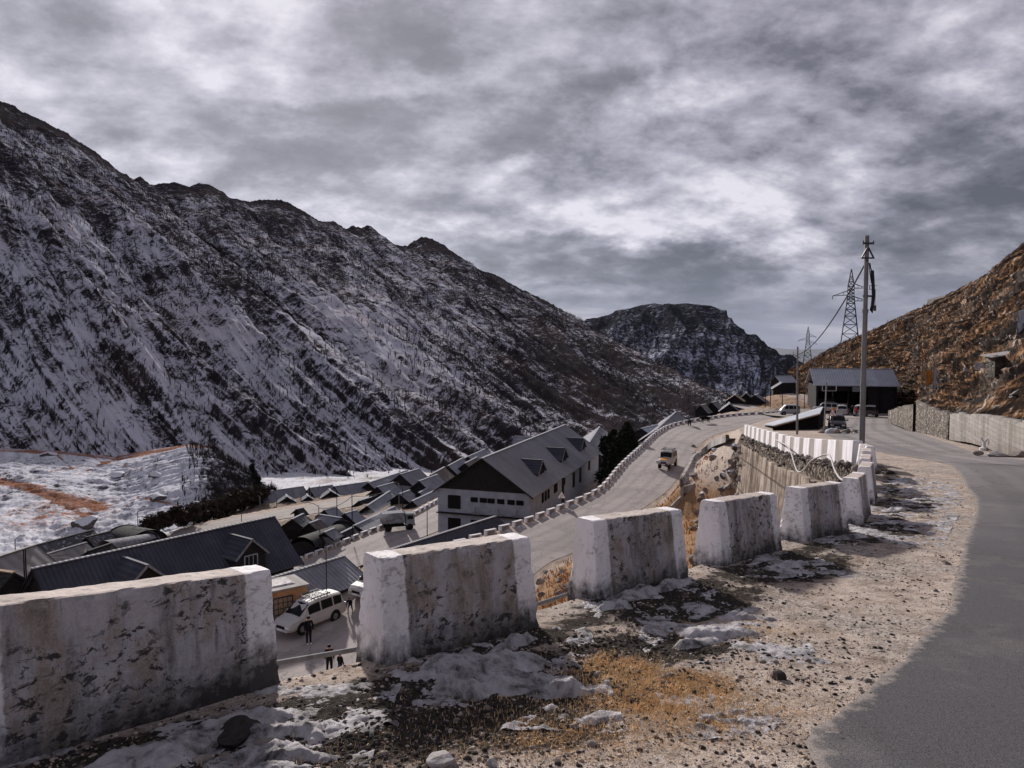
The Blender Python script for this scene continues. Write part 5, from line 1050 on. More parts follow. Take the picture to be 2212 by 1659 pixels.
def gable(name, loc, yaw, L, W, eave, ridge, label, roofm='roof_grey', wallm='plaster', gablem='wood_black', over=0.6, overx=0.7, cat='building', group=None, cap='trim_pale', th=0.07, base=-2.5, fascia='wood_black', open_=False):
    """local x along the ridge; walls, gables, roof, ridge cap"""
    r = empty(name, loc); r.rotation_euler = (0, 0, yaw); tag(r, label, cat, group)
    x, y = L / 2, W / 2
    mb = MB(); vs = [(-x, -y, base), (x, -y, base), (x, y, base), (-x, y, base), (-x, -y, eave), (x, -y, eave), (x, y, eave), (-x, y, eave)]
    mb.add(vs, [(0, 1, 5, 4), (1, 2, 6, 5), (2, 3, 7, 6), (3, 0, 4, 7)]); mb.build('wall', M[wallm], r)
    e = 0.02
    for s in (-1, 1): mb = MB(); mb.prism([(-y - e, eave - 0.02), (y + e, eave - 0.02), (0, ridge - 0.03)], 'X', s * (x + 0.03) - 0.03, s * (x + 0.03) + 0.03); mb.build('gable', M[gablem], r)
    sl = (ridge - eave) / y; zo = eave - over * sl; X_ = x + overx; nx = max(8, int(L / 0.35)); 
    for s in (-1, 1):
        mb = MB(); q = [(-X_, s * (y + over), zo), (X_, s * (y + over), zo), (X_, 0, ridge), (-X_, 0, ridge)]
        if s > 0: q = [q[1], q[0], q[3], q[2]]
        mb.slab(q, th); mb.build('roof', M[roofm], r)
    mb = MB(); mb.box((0, 0, ridge + 0.03), (2 * X_ + 0.1, 0.34, 0.07)); mb.build('ridge_cap', M[cap], r)
    for s in (-1, 1):
        mb = MB(); e = y + over; mb.prism([(-e, zo - 0.16), (0, ridge - 0.16), (e, zo - 0.16), (e, zo + 0.02), (0, ridge + 0.02), (-e, zo + 0.02)], 'X', s * (X_ + 0.02) - 0.03, s * (X_ + 0.02) + 0.03); mb.build('barge_board', M[fascia], r)
    return r
def dormer(parent, x, yroot, yfront, half, zr, zbot, roofm, wallm='wood_black', s=-1, win=None, scal=False):
    """small cross gable on the slope facing local y*s"""
    mb = MB(); ov = 0.28
    for t in (-1, 1):
        q = [(x, s * yroot, zr), (x, s * (yfront + ov), zr), (x + t * (half + 0.15), s * (yfront + ov), zbot), (x + t * (half + 0.15), s * yroot * 1.0, zbot)]
        if t * s > 0: q = q[::-1]
        mb.slab(q, 0.06)
    d = mb.build('dormer', M[roofm], parent)
    mb = MB(); e = zbot - 1.6
    mb.prism([(x - half, e), (x + half, e), (x + half, zbot), (x, zr - 0.08), (x - half, zbot)], 'Y', s * yfront, s * (yroot)); mb.build('dormer_wall', M[wallm], d)
    mb = MB(); mb.box((x, s * (yroot + yfront + ov) / 2, zr + 0.03), (0.2, abs(yfront + ov - yroot), 0.05)); 
    for t in (-1, 1): mb.bar((x, s * (yfront + ov), zr), (x + t * (half + 0.15), s * (yfront + ov), zbot), 0.05, 0.16)
    mb.build('trim', M['roof_grey'], d)
    if win: window(d, (x, s * (yfront + 0.005), win[2]), win[0], win[1], 'y-' if s < 0 else 'y+', bars=2, frame_mat='trim_pale', fr=0.07)
    return d
# --- the big two-storey house
yaw = math.atan2(0.947, 0.32); F0 = Vector((-3.4, 87.2)); al = Vector((0.32, 0.947)); Lh = 38.0; cc = F0 + al * Lh / 2
big = gable('two_storey_house', (cc.x, cc.y, -22.8), yaw, Lh, 11.6, 5.5, 9.45, 'large two-storey grey house with three dormers in its long metal roof', 'roof_grey', 'plaster', 'wood_black', 0.55, 0.55)
X0 = -Lh / 2
for t in (8.5, 20, 31.5): dormer(big, X0 + t, 1.6, 4.6, 1.7, 8.15, 6.55, 'roof_dark')
dormer(big, X0 + 22, 0.6, 3.2, 1.6, 9.3, 7.5, 'roof_mid', s=1)
for zc, hh in ((3.9, 1.55), (1.15, 1.5)): window(big, (X0, 3.75, zc), 1.55, hh, 'x-', bars=2, cross=3)
for f in (0.40, 0.50, 0.585, 0.69, 0.80, 0.895): window(big, (X0, 5.8 - 11.6 * f, 4.35), 0.82, 0.48, 'x-', bars=0)
for f in (0.40, 0.56): window(big, (X0, 5.8 - 11.6 * f, 1.6), 0.82, 0.5, 'x-', bars=0)
for t, w_, zc, hh in ((5.2, 0.7, 4.0, 1.1), (6.5, 0.7, 4.0, 1.1), (7.8, 0.7, 4.0, 1.1), (11.2, 1.5, 4.1, 1.0), (15.5, 1.1, 4.2, 0.9), (21, 1.0, 3.5, 2.0), (25, 1.0, 3.5, 2.0), (31, 1.0, 4.0, 1.3)):
    window(big, (X0 + t, -5.8, zc), w_, hh, 'y-', bars=1)
mb = MB(); mb.box((X0 - 0.15, 0, 2.55), (0.5, 11.9, 0.14)); mb.build('ledge', M['wood_black'], big)
for yy in (0.9, -2.0, -4.3): mb = MB(); mb.box((X0 - 0.3, yy, 2.72), (0.16, 1.2, 0.12)); mb.tube([(X0 - 0.3, yy, 2.7), (X0 - 0.3, yy, 3.5)], 0.07, 8); mb.build('waste_pipe', M['post_grey'], big)
mb = MB(); mb.tube([(X0 + 0.1, 5.9, 0), (X0 + 0.1, 5.9, 5.4)], 0.05, 6); mb.build('gutter_pipe', M['trim_pale'], big)
# pole standing by its long wall
mb = MB(); p = at(1216, 1066, 80); mb.tube([(p.x, 80, -20), (p.x, 80, at(1216, 1032, 80).z)], 0.14, 8); o = mb.build('stub_pole', M['wood_dark']); tag(o, 'dark upright stub pole beside the long wall of the big house', 'pole')
# dark low roof in front of the big house
a = Vector((-10.6, 65.0)); b = Vector((-2.1, 77.0)); c = (a + b) / 2; dr = (b - a); 
gable('low_shed', (c.x, c.y, -22.0), math.atan2(dr.y, dr.x), dr.length, 5.6, 2.2, 3.9, 'low shed with a dark flat-pitched roof between the big house and the kerb blocks', 'roof_dark', 'wood_black', cap='roof_mid', base=-2)
# --- long dark roofed building on the left with two cross gables
dv = Vector((0.598, 0.801)); a = Vector((-31.9, 49.4)); Ll = 18.0; c = a + dv * Ll / 2
lng = gable('long_building', (c.x, c.y, -21.6), math.atan2(dv.y, dv.x), Ll, 6.6, 3.7, 6.6, 'long building with a dark blue corrugated roof and two cross gables, behind the nearest block', 'roof_dark', 'wood_black', over=0.7, overx=0.5, cap='roof_mid')
dormer(lng, -Ll / 2 + 13.7, 0.7, 3.6, 1.35, 6.15, 4.75, 'roof_dark', win=(1.15, 1.15, 4.3), s=-1)
dormer(lng, -Ll / 2 + 5.2, 0.6, 3.9, 1.7, 6.2, 4.5, 'roof_dark', s=-1)
# wood lap edge and silver roofs further left
def dirpx(u1, v1, y1, u2, v2, y2): return at(u1, v1, y1), at(u2, v2, y2)
def house_px(u1, v1, y1, u2, v2, y2, W, drop, hwall, label, name='hut', **k):
    """ridge given by two sight points; W width, drop ridge to eave"""
    A_, B_ = at(u1, v1, y1), at(u2, v2, y2); c_ = (A_ + B_) / 2; z0 = c_.z - drop - hwall
    dd = B_ - A_; k.setdefault('base', -2.0); k.setdefault('over', 0.35); k.setdefault('overx', 0.3)
    r = gable(name, (c_.x, c_.y, z0), math.atan2(dd.y, dd.x), math.hypot(dd.x, dd.y) - 0.6, W, hwall, hwall + drop, label, **k)
    return r
house_px(-60, 1215, 57, 78, 1182, 63, 5.2, 1.9, 2.0, 'hut with a silver sheet roof at the left edge, under two thin poles', roofm='roof_silver', wallm='wood_black', cap='roof_silver')
house_px(-70, 1232, 51.5, 30, 1228, 50, 4.6, 1.8, 2.5, 'dark hut at the very left edge in front of the silver roof', roofm='tarp_dark', wallm='wood_black', cap='timber')
house_px(43, 1176, 84, 200, 1155, 93, 5.0, 1.4, 1.8, 'long low hut with a black roof below the snow mound, left part', roofm='roof_snowy', wallm='wood_black', cap='wood_black')
house_px(186, 1158, 90, 238, 1150, 93, 4.6, 1.6, 1.8, 'short hut with a snow-dusted black roof beside the vaulted tent', roofm='roof_snowy', wallm='wood_black', cap='wood_black')
house_px(92, 1190, 76, 186, 1181, 81, 3.4, 1.0, 1.5, 'shack with a snowy silver roof and posts behind the silver roofed hut', roofm='roof_silver', wallm='wood_black', cap='tarp_pale')
house_px(190, 1185, 76, 240, 1179, 79, 3.2, 1.0, 1.6, 'black shack between the snowy silver roof and the long dark roof', roofm='tarp_dark', wallm='wood_black', cap='wood_black')
def vault(u1, v1, y1, u2, v2, y2, W, H_, label, mat='tarp_dark', name='vaulted_tent', wall=0.4):
    A_, B_ = at(u1, v1, y1), at(u2, v2, y2); c_ = (A_ + B_) / 2; dd = B_ - A_; Lx = math.hypot(dd.x, dd.y); r = empty(name, (c_.x, c_.y, c_.z - H_ - wall)); r.rotation_euler = (0, 0, math.atan2(dd.y, dd.x)); tag(r, label, 'tent')
    n, m = 18, 26; rn = []
    for i in range(m + 1):
        x = -Lx / 2 + Lx * i / m; row = []
        for k in range(n + 1):
            a_ = math.pi * k / n; f = 1 + 0.02 * math.sin(i * 1.9) * math.sin(a_ * 3); row.append((x, -math.cos(a_) * W / 2 * f, wall + math.sin(a_) * H_ * f + dd.z * (i / m - 0.5)))
        rn.append(row)
    mb = MB(); vs = [p for row in rn for p in row]; mb.add(vs, [(i * (n + 1) + k, (i + 1) * (n + 1) + k, (i + 1) * (n + 1) + k + 1, i * (n + 1) + k + 1) for i in range(m) for k in range(n)])
    mb.build('roof', M[mat], r, smooth_=True)
    mb = MB()
    for s in (-1, 1): mb.prism([(-math.cos(math.pi * k / n) * W / 2 * 0.97, wall + math.sin(math.pi * k / n) * H_ * 0.97) for k in range(n + 1)] + [(W / 2 * .97, -1.5), (-W / 2 * .97, -1.5)], 'X', s * (Lx / 2 - 0.3) - 0.02, s * (Lx / 2 - 0.3) + 0.02)
    for s in (-1, 1): mb.box((0, s * W / 2 * 0.96, wall / 2 - 0.6), (Lx - 0.4, 0.06, wall + 1.5))
    mb.build('wall', M['wood_black'], r); return r
vault(262, 1136, 96, 318, 1146, 92, 5.4, 1.7, 'dark vaulted tent at the foot of the snow mound', 'tarp_dark')
vault(228, 1168, 84, 330, 1152, 90, 2.6, 0.8, 'low grey vaulted shelter in front of the dark vaulted tent', 'tarp_pale')
vault(652, 1160, 84, 742, 1130, 95, 3.2, 1.2, 'long black vaulted tent above the kerb of the third road', 'tarp_dark', wall=0.3)
# huts among the village rows
V_ = [(690, 1112, 99, 737, 1118, 97, 5.0, 1.4, 1.8, 'hut with a sagging grey roof behind the vaulted tents', 'roof_mid'),
      (631, 1120, 92, 655, 1111, 95, 4.2, 1.4, 1.9, 'black shack with a snow-dusted gable on the bank of the fourth road', 'roof_snowy'),
      (640, 1100, 105, 655, 1097, 106, 1.8, 0.6, 1.4, 'tiny black shed on the orange bank beside the fourth road', 'tarp_dark'),
      (792, 1087, 106, 842, 1066, 117, 6.0, 2.2, 2.3, 'hut with a pale ridge and a plain grey roof left of the big house', 'roof_mid'),
      (775, 1078, 118, 860, 1060, 128, 5.0, 1.8, 2.0, 'black tarred roof hut at the near end of the fourth road', 'tarp_dark'),
      (766, 1131, 93, 852, 1098, 104, 6.0, 1.3, 0.9, 'long grey corrugated roof beside the kerb of the third road', 'roof_mid'),
      (735, 1150, 89, 762, 1141, 92, 3.6, 1.0, 1.2, 'small black hut squeezed between the vaulted tent and the corrugated roof', 'tarp_dark'),
      (795, 1040, 136, 880, 1018, 150, 7.0, 2.6, 2.6, 'tall barn with a dark gable at the end of the row by the snowfield', 'roof_mid'),
      (864, 1025, 132, 905, 1012, 138, 5.5, 2.0, 2.2, 'hut behind the electric pole, right of the tall barn', 'roof_grey'),
      (930, 1022, 124, 960, 1012, 132, 5.5, 2.2, 2.2, 'hut with rusty sheets in its roof, left of the big house gable', 'roof_mid'),
      (905, 1040, 116, 945, 1024, 122, 5.5, 2.2, 2.2, 'hut with a black gable end touching the big house roof', 'roof_mid'),
      (890, 1080, 106, 952, 1056, 116, 6.4, 2.5, 2.4, 'grey walled hut with a pale ridge at the corner of the big house', 'roof_mid'),
      (968, 1003, 140, 1000, 992, 150, 5.0, 2.2, 2.2, 'small hut with a pale barge board, behind the left eave of the big house', 'roof_mid'),
      (1010, 984, 158, 1048, 972, 170, 7.0, 2.4, 2.8, 'pair-roofed house behind the big roof, upper part', 'roof_mid'),
      (1004, 998, 142, 1030, 990, 150, 5.0, 2.0, 2.4, 'lower house with pale ridge just behind the big roof', 'roof_mid'),
      (1268, 955, 128, 1295, 927, 158, 6.5, 2.2, 2.0, 'hut with a long pale ridge and black gable right of the big roof', 'roof_mid'),
      (1290, 944, 170, 1330, 938, 174, 6.0, 2.2, 2.0, 'pale blue roofed hut in the valley right of the big roof', 'roof_blue'),
      (1310, 962, 140, 1336, 958, 142, 5.0, 1.6, 1.8, 'low grey hut in front of the dark conifers', 'roof_grey'),
      (1415, 921, 118, 1460, 896, 152, 5.5, 1.9, 2.0, 'house with a long pale ridge dropping behind the kerb blocks of the lower road', 'roof_grey'),
      (1385, 925, 128, 1420, 918, 134, 5.0, 1.4, 1.6, 'pale roofed house beside the conifers below the lower road', 'roof_blue'),
      (700, 1100, 104, 726, 1097, 106, 3.0, 1.0, 1.4, 'low shack just below the fourth road bank, left of the thin dark pole', 'roof_pale'),
      (668, 1128, 90, 690, 1124, 92, 2.8, 1.0, 1.3, 'narrow shack wedged behind the long black vaulted tent', 'roof_rust'),
      (745, 1108, 99, 770, 1103, 101, 3.6, 1.1, 1.5, 'small grey roof between the electric pole and the plain grey roof', 'roof_pale'),
      (700, 1148, 86, 722, 1143, 88, 2.0, 0.6, 1.0, 'tiny lean shed beside the kerb in front of the vaulted tent', 'roof_grey'),
      (815, 1050, 122, 850, 1044, 126, 4.0, 1.4, 1.7, 'pale roofed shack in front of the tall barn', 'roof_pale'),
      (905, 1062, 112, 925, 1056, 116, 3.4, 1.2, 1.6, 'small shack between the grey walled hut and the rusty roof', 'roof_grey'),
      (862, 1066, 110, 885, 1060, 113, 3.4, 1.1, 1.6, 'white tarpaulin covered stall behind the street lamp', 'tarp_pale'),
      (1215, 948, 150, 1240, 945, 152, 5.0, 1.4, 1.8, 'distant hut hidden behind the big roof', 'roof_mid')]
wallm_ = {'grey walled hut with a pale ridge at the corner of the big house': 'plaster_grey', 'tall barn with a dark gable at the end of the row by the snowfield': 'wood_black'}
for a3, b3, lab in (((60, 1196, 74), (330, 1176, 88), 'pale overhead cable crossing the silver roofs at left'), ((60, 1204, 72), (335, 1182, 86), 'lower pale overhead cable crossing the silver roofs at left'), ((689, 1098, 90), (761, 1072, 88), 'black overhead cable between the lamp and the electric pole of the village'), ((761, 1072, 88), (862, 1048, 104), 'black overhead cable from the electric pole to the right hand lamp')):
    p0, p1 = at(*a3), at(*b3); mb = MB(); mb.tube([p0.lerp(p1, i / 12) - Vector((0, 0, 2.0 * (i / 12) * (1 - i / 12))) for i in range(13)], 0.03, 5); o = mb.build('overhead_cable', M['post_grey'] if 'pale' in lab else M['cable']); tag(o, lab, 'cable')
for k_, (u1, v1, y1, u2, v2, y2, W_, dp, hw, lab, rm) in enumerate(V_[:-1]):
    if rm == 'roof_mid': rm = ('roof_mid', 'roof_pale', 'roof_grey', 'roof_rust', 'roof_pale')[k_ * 7 % 5]
    house_px(u1, v1, y1, u2, v2, y2, W_, dp, hw, lab, roofm=rm, wallm=wallm_.get(lab, 'plaster_grey' if rm == 'roof_grey' else 'wood_dark'), group='village huts below the road')
# long row along the edge of the snowfield
for (u1, v1, y1, u2, v2, y2, lab) in ((556, 1067, 128, 655, 1048, 134, 'leftmost long grey roof of the row along the snowfield'), (668, 1055, 132, 718, 1047, 135, 'middle short grey roof of the row along the snowfield'),
                                      (722, 1052, 134, 797, 1039, 139, 'right long grey roof of the row along the snowfield')):
    house_px(u1, v1, y1, u2, v2, y2, 6.4, 2.0, 1.0, lab, roofm='roof_mid', wallm='wood_dark', name='row_house', group='row of low houses along the snowfield')
for u, v, y, lab in ((619, 1067, 126.5, 'largest dark porch gable on the row by the snowfield'), (664, 1066, 128.5, 'middle dark porch gable on the row by the snowfield'), (713, 1055, 130.5, 'rightmost dark porch gable on the row by the snowfield')):
    p = at(u, v, y); gable('porch', (p.x, p.y, p.z - 2.6), R(-70), 2.0, 3.4, 1.2, 2.3, lab, 'roof_mid', 'wood_black', 'wood_black', 0.3, 0.2, cat='porch', group='porches of the row by the snowfield')
# --- shed and brick booth by the yard with the white car
a = Vector((-16.7, 50.8)); b = Vector((-13.1, 55.9)); c = (a + b) / 2; dr = b - a
sh = gable('corrugated_shed', (c.x, c.y, -18.8), math.atan2(dr.y, dr.x), dr.length, 5.0, 1.45, 2.6, 'low shed with a worn grey corrugated roof behind the white car', 'roof_mid', 'wood_black', over=0.4, overx=0.3, cap='roof_mid', base=-1.5)
p = at(618, 1330, 49.6); bk = empty('brick_booth', (p.x - 0.3, p.y, -18.65)); bk.rotation_euler = (0, 0, R(38)); tag(bk, 'small ochre brick booth with a barred window and snow on its roof', 'booth')
mb = MB(); mb.box((0, 0, 0.9), (2.6, 2.4, 2.9)); mb.build('wall', M['brick'], bk)
mb = MB(); mb.box((0, 0, 2.42), (2.9, 2.7, 0.12)); mb.build('roof', M['roof_silver'], bk)
mb = MB(); mb.box((-0.2, 0.1, 2.52), (1.9, 1.8, 0.09), taper=0.8); mb.build('roof_snow', M['old_snow'], bk, bevel=0.03)
window(bk, (-0.35, -1.2, 1.15), 1.3, 1.5, 'y-', bars=3, cross=3, frame_mat='steel_dark', pane='timber')
# plank rail and scrap beside the shed
mb = MB(); mb.bar(at(690, 1293, 51.5), at(792, 1271, 54.5), 0.09, 0.16); mb.bar(at(590, 1302, 50), at(690, 1286, 51.8), 0.07, 0.1); mb.bar(at(690, 1288, 51.6) + Vector((0, 0, 0)), at(692, 1330, 51.6), 0.08); mb.bar(at(745, 1282, 53), at(745, 1310, 53), 0.08)
o = mb.build('plank_rail', M['timber']); tag(o, 'rough plank rail between the white car and the worn shed', 'rail')
for k, (u, v, s) in enumerate(((735, 1310, .35), (750, 1300, .4), (765, 1305, .35), (722, 1318, .25), (742, 1326, .22), (760, 1295, .3))):
    p = at(u, v, 52.3); rock(u, v, s, M['rock'] if k % 2 else M['rock_dark'], 'rubble stone in the heap behind the white car', 2, pos=Vector((p.x, p.y, -18.55 + 0.0)), group='rubble heap behind the white car')
# --- far shed with the big blue sheet roof
f0 = Vector((54.6, 132.7)); fd = Vector((0.966, -0.259)); Lf = 13.3; bkd = Vector((0.259, 0.966)); c = f0 + fd * Lf / 2 + bkd * 6.0
fs_ = empty('open_shed', (c.x, c.y, -12.25)); fs_.rotation_euler = (0, 0, math.atan2(fd.y, fd.x)); tag(fs_, 'wide open-fronted shed with a big pale blue sheet roof, end of the upper road', 'shed')
x = Lf / 2
for nm, q in (('roof', [(-x - .4, -6.2, 5.0), (x + .4, -6.2, 5.0), (x + .4, 0, 7.85), (-x - .4, 0, 7.85)]), ('roof', [(x + .4, 6.2, 5.0), (-x - .4, 6.2, 5.0), (-x - .4, 0, 7.85), (x + .4, 0, 7.85)])):
    mb = MB(); mb.slab(q, 0.08); mb.build(nm, M['roof_blue'], fs_)
mb = MB(); mb.box((0, 5.8, 2.4), (Lf, 0.15, 6.4)); mb.box((-x + .1, 0, 2.2), (0.15, 11.6, 5.6)); mb.box((x - .1, 0, 2.2), (0.15, 11.6, 5.6)); mb.box((0, -5.55, 4.45), (Lf, 0.12, 0.9)); mb.box((-x + 1.6, -5.5, 1.0), (3.0, 0.12, 3.0)); mb.box((x - 2.4, -5.5, 1.6), (4.6, 0.12, 4.8)); mb.build('wall', M['wood_black'], fs_)
for k in range(6): mb = MB(); mb.box((-x + 0.3 + k * (Lf - 0.6) / 5, -5.75, 2.0), (0.18, 0.18, 5.4)); mb.build('post', M['wood_dark'], fs_)
mb = MB(); mb.slab([(-0.6, -5.85, 3.95), (1.3, -5.85, 3.95), (1.3, -5.85, 4.85), (-0.6, -5.85, 4.85)], 0.04); mb.build('banner', simple('banner', (0.25, 0.26, 0.28), 0.8, 0, 0.8, 9, 0), fs_)
mb = MB(); mb.box((0, -6.25, 5.0), (Lf + .8, 0.08, 0.16)); mb.box((0, 0, 7.9), (Lf + .8, 0.4, 0.06)); mb.build('trim', M['trim_pale'], fs_)
M['goods'] = simple('goods', (0.10, 0.09, 0.09), 0.8, 0, 0.9, 3, 0.1)
for k in range(9): mb = MB(); mb.box((-x + 1 + k * 1.45, -5.2, 0.5), (1.1, 0.7, 0.7 + 0.3 * (k % 3)), taper=0.9); mb.build('counter', M['goods'], fs_)
# lean-to with the steep sheet roof beside the striped wall
A1, B1, C1, D1 = at(1673, 918.5, 74), at(1771, 893, 76), at(1778, 878, 86), at(1650, 916.5, 84)
ln = empty('lean_to', (A1.x, A1.y, -8.9)); tag(ln, 'lean-to with a steeply sloping grey sheet roof behind the striped wall', 'shed'); o_ = Vector(ln.location)
mb = MB(); mb.slab([A1 - o_, B1 - o_, C1 - o_, D1 - o_], 0.10); mb.build('roof', M['roof_blue'], ln)
mb = MB(); mb.bar(A1 - o_ + Vector((0, -.04, -.08)), B1 - o_ + Vector((0, -.04, -.08)), 0.22, 0.1); mb.build('barge_board', M['timber'], ln)
mb = MB(); a_, b_, c_, d_ = [q - o_ for q in (A1, B1, C1, D1)]; dn = Vector((0, 0, -0.12)); lo = -1.6
def dwn(p): return Vector((p.x, p.y, lo))
for p1, p2 in ((a_, b_), (b_, c_), (c_, d_)):
    i1 = Vector((0, 0.35, 0)) if p1 is a_ or p1 is b_ else Vector((0, -0.35, 0)); i2 = Vector((0, 0.35, 0)) if p2 is a_ or p2 is b_ else Vector((0, -0.35, 0)); mb.slab([dwn(p1 + i1), dwn(p2 + i2), p2 + dn + i2, p1 + dn + i1], 0.06)
mb.build('wall', M['wood_dark'], ln)
# wooden huts on the far bank
HU = [((1519, 874), 142, 0.0, 2.2, 'black plank hut farthest left on the bank beyond the bend', 'post_grey', R(60)), ((1543, 868), 145, 0, 2.6, 'black plank hut with a slanting pale roof edge, second from left beyond the bend', 'post_grey', R(60)),
      ((1575, 871), 140, 0, 3.2, 'hut with a pale gabled sheet front, at the kerb beyond the bend', 'roof_mid', R(75)), ((1588, 852), 152, 0, 3.4, 'hut with a pale plank roof above the gabled sheet hut', 'timber', R(70)),
      ((1612, 848), 158, 0, 2.6, 'hut with a dark flat roof between two plank roofed huts', 'post_grey', R(70)), ((1634, 852), 150, 0, 3.4, 'hut with a steep pale roof edge right of the flat roofed hut', 'roof_mid', R(65)),
      ((1692, 812), 172, 0, 3.3, 'highest hut beyond the bend, blue-grey roof against the wooded mountain', 'roof_blue', R(20)), ((1687, 826), 165, 0, 3.6, 'hut with a small pale gable below the highest hut', 'roof_mid', R(75))]
for (u, v), y, dz, w_, lab, rm, yw in HU:
    p = at(u, v, y); gz = H(p.x, p.y); hw = max(1.8, p.z - 1.3 - gz); gable('hut', (p.x, p.y, p.z - 1.2 - hw), yw, w_ * 1.3, w_, hw, hw + 1.2, lab, rm, 'wood_black', 'wood_black', 0.35, 0.35, cap='trim_pale', group='wooden huts beyond the bend')
# tarp shelter beside the two cows
p = at(1518, 893, 127); gable('tarp_shelter', (p.x, p.y, H(p.x, p.y) - 0.2), R(15), 2.2, 2.0, 0.9, 1.6, 'pale tarpaulin shelter beside the cows at the bend', 'tarp_pale', 'tarp_pale', 'tarp_pale', 0.1, 0.1, cat='shelter', cap='tarp_pale')
# --- poles and lamps of the village
def lamp(u, vt, vb, y, label, arm=1, head=True, th=0.06, name='street_lamp', alen=1.4):
    p = at(u, vb, y); q = at(u, vt, y); h = q.z - p.z; r = empty(name, tuple(p)); tag(r, label, 'street lamp' if head else 'pole', 'lamps and poles of the village')
    mb = MB(); mb.tube([(0, 0, -1.2), (0, 0, h)], th, 8, r2=th * 0.8); mb.build('post', M['post_grey'] if head else M['wood_dark'], r)
    if head:
        mb = MB(); mb.tube([(0, 0, h - 0.1), (arm * alen * 0.5, 0, h + 0.25), (arm * alen, 0, h + 0.4)], 0.04, 6); mb.build('arm', M['post_grey'], r)
        mb = MB(); mb.box((arm * (alen + .2), 0, h + 0.42), (0.7, 0.24, 0.12), taper=0.7); mb.build('lamp_head', M['trim_pale'], r)
    return r
lamp(689, 1092, 1137, 90, 'street lamp with a pale head on the orange bank of the fourth road', -1)
lamp(862, 1044, 1106, 104, 'street lamp with a pale head standing above the plain grey roof', -1)
lamp(761, 1067, 1136, 88, 'dark electric pole in front of the long corrugated roof', 0, False)
lamp(728, 1058, 1108, 102, 'thin dark pole at the near kerb of the fourth road', 0, False)
lamp(298, 1104, 1144, 97, 'street lamp with a thin arm below the snow mound', 1, alen=1.8)
lamp(345, 1105, 1160, 92, 'bare wooden pole at the foot of the snow mound, by the dirt track', 0, False, 0.1)
lamp(54, 1187, 1280, 52, 'left one of two thin poles standing close together at the left edge', 0, False, 0.05)
lamp(58, 1186, 1282, 52, 'right one of two thin poles standing close together at the left edge', 0, False, 0.05)
lamp(923, 1100, 1164, 82, 'thin pale pole on the third road left of the big house', 0, False, 0.05)
lamp(522, 1110, 1135, 100, 'short post on the fourth road above the long dark roof', 0, False, 0.06)
lamp(706, 1180, 1320, 50, 'thin dark pole rising through the worn shed roof', 0, False, 0.035)
lamp(33, 1165, 1185, 84, 'small hooked lamp post by the left end of the black roofed hut', 1, alen=0.6)
lamp(870, 1056, 1098, 100, 'second thin pole left of the big house', 0, False, 0.05)
for k, (u, vt, vb) in enumerate(((562, 1075, 1095), (581, 1072, 1090), (598, 1068, 1082), (633, 1060, 1080), (650, 1058, 1077), (666, 1056, 1072), (671, 1056, 1072), (688, 1052, 1070), (738, 1050, 1065), (755, 1048, 1062), (772, 1046, 1060), (1002, 1000, 1010))[:11]):
    p = at(u, vb, 122 + 0.08 * (u - 560)); q = at(u, vt, p.y); h = q.z - p.z; mb = MB(); mb.bar((0, 0, -0.6), (0, 0, h), 0.13); mb.bar((0, 0, h), (0.3 if k % 2 else -0.3, 0, h + 0.35), 0.09)
    o = mb.build('fence_post', M['post_grey']); o.location = p; tag(o, 'cranked concrete fence post in front of the row by the snowfield', 'fence post', 'cranked fence posts along the fourth road')
# poles in front of the huts beyond the bend
for u, vt, vb, lab in ((1653, 835, 872, 'leftmost thin pole by the huts beyond the bend'), (1664, 830, 880, 'leaning pale pole below the highest hut'), (1690, 845, 878, 'short pole under the small pale gable'), (1737, 850, 895, 'thin pole just right of the silver van')):
    lamp(u, vt, vb, 140, lab, 0, False, 0.08)
# --- pylons
def pylon(u, vt, vb, y, label, s=1.0):
    p = at(u, vb, y); zt = at(u, vt, y).z; h = zt - p.z; r = empty('transmission_pylon', tuple(p)); r.rotation_euler = (0, 0, R(-24)); tag(r, label, 'pylon', 'lattice pylons on the hill')
    def wdt(t): return (3.6 + (1.1 - 3.6) * min(1, t / 0.68)) * h / 32 if t < 0.68 else 1.1 * h / 32 * (1 - max(0, t - 0.80) / 0.2 * 0.95 if t > 0.8 else 1)
    lv = [0, .12, .24, .35, .45, .53, .60, .65, .68, .72, .76, .80, .86, .92, 1.0]; th = 0.16 * h / 32
    mb = MB()
    for i in range(len(lv) - 1):
        a, b = wdt(lv[i]), wdt(lv[i + 1]); z0, z1 = lv[i] * h, lv[i + 1] * h; ca = [(-a, -a), (a, -a), (a, a), (-a, a)]; cb = [(-b, -b), (b, -b), (b, b), (-b, b)]
        for k in range(4):
            k2 = (k + 1) % 4; mb.bar((*ca[k], z0), (*cb[k], z1), th * 1.5)
            mb.bar((*ca[k], z0), (*cb[k2], z1), th); mb.bar((*ca[k2], z0), (*cb[k], z1), th); mb.bar((*cb[k], z1), (*cb[k2], z1), th)
    mb.build('lattice_body', M['steel_dark'], r)
    for (t, sd, ln_) in ((0.78, 1, 4.2), (0.70, -1, 5.2), (0.63, 1, 4.6)):
        a = 1.1 * h / 32; L_ = ln_ * h / 32; mb = MB(); z0 = t * h; tip = (sd * (a + L_), 0, z0 - 0.2)
        for yy in (-a, a): mb.bar((sd * a, yy, z0), tip, th * 1.2); mb.bar((sd * a, yy, z0 + 1.6 * h / 32), tip, th * 1.2)
        for f in (0.3, 0.6): mb.bar((sd * (a + L_ * f), 0, z0), (sd * (a + L_ * f), 0, z0 + 1.6 * h / 32 * (1 - f)), th)
        mb.bar(tip, (tip[0], 0, z0 - 1.5 * h / 32), th * 1.6); mb.build('arm', M['steel_dark'], r)
    return r
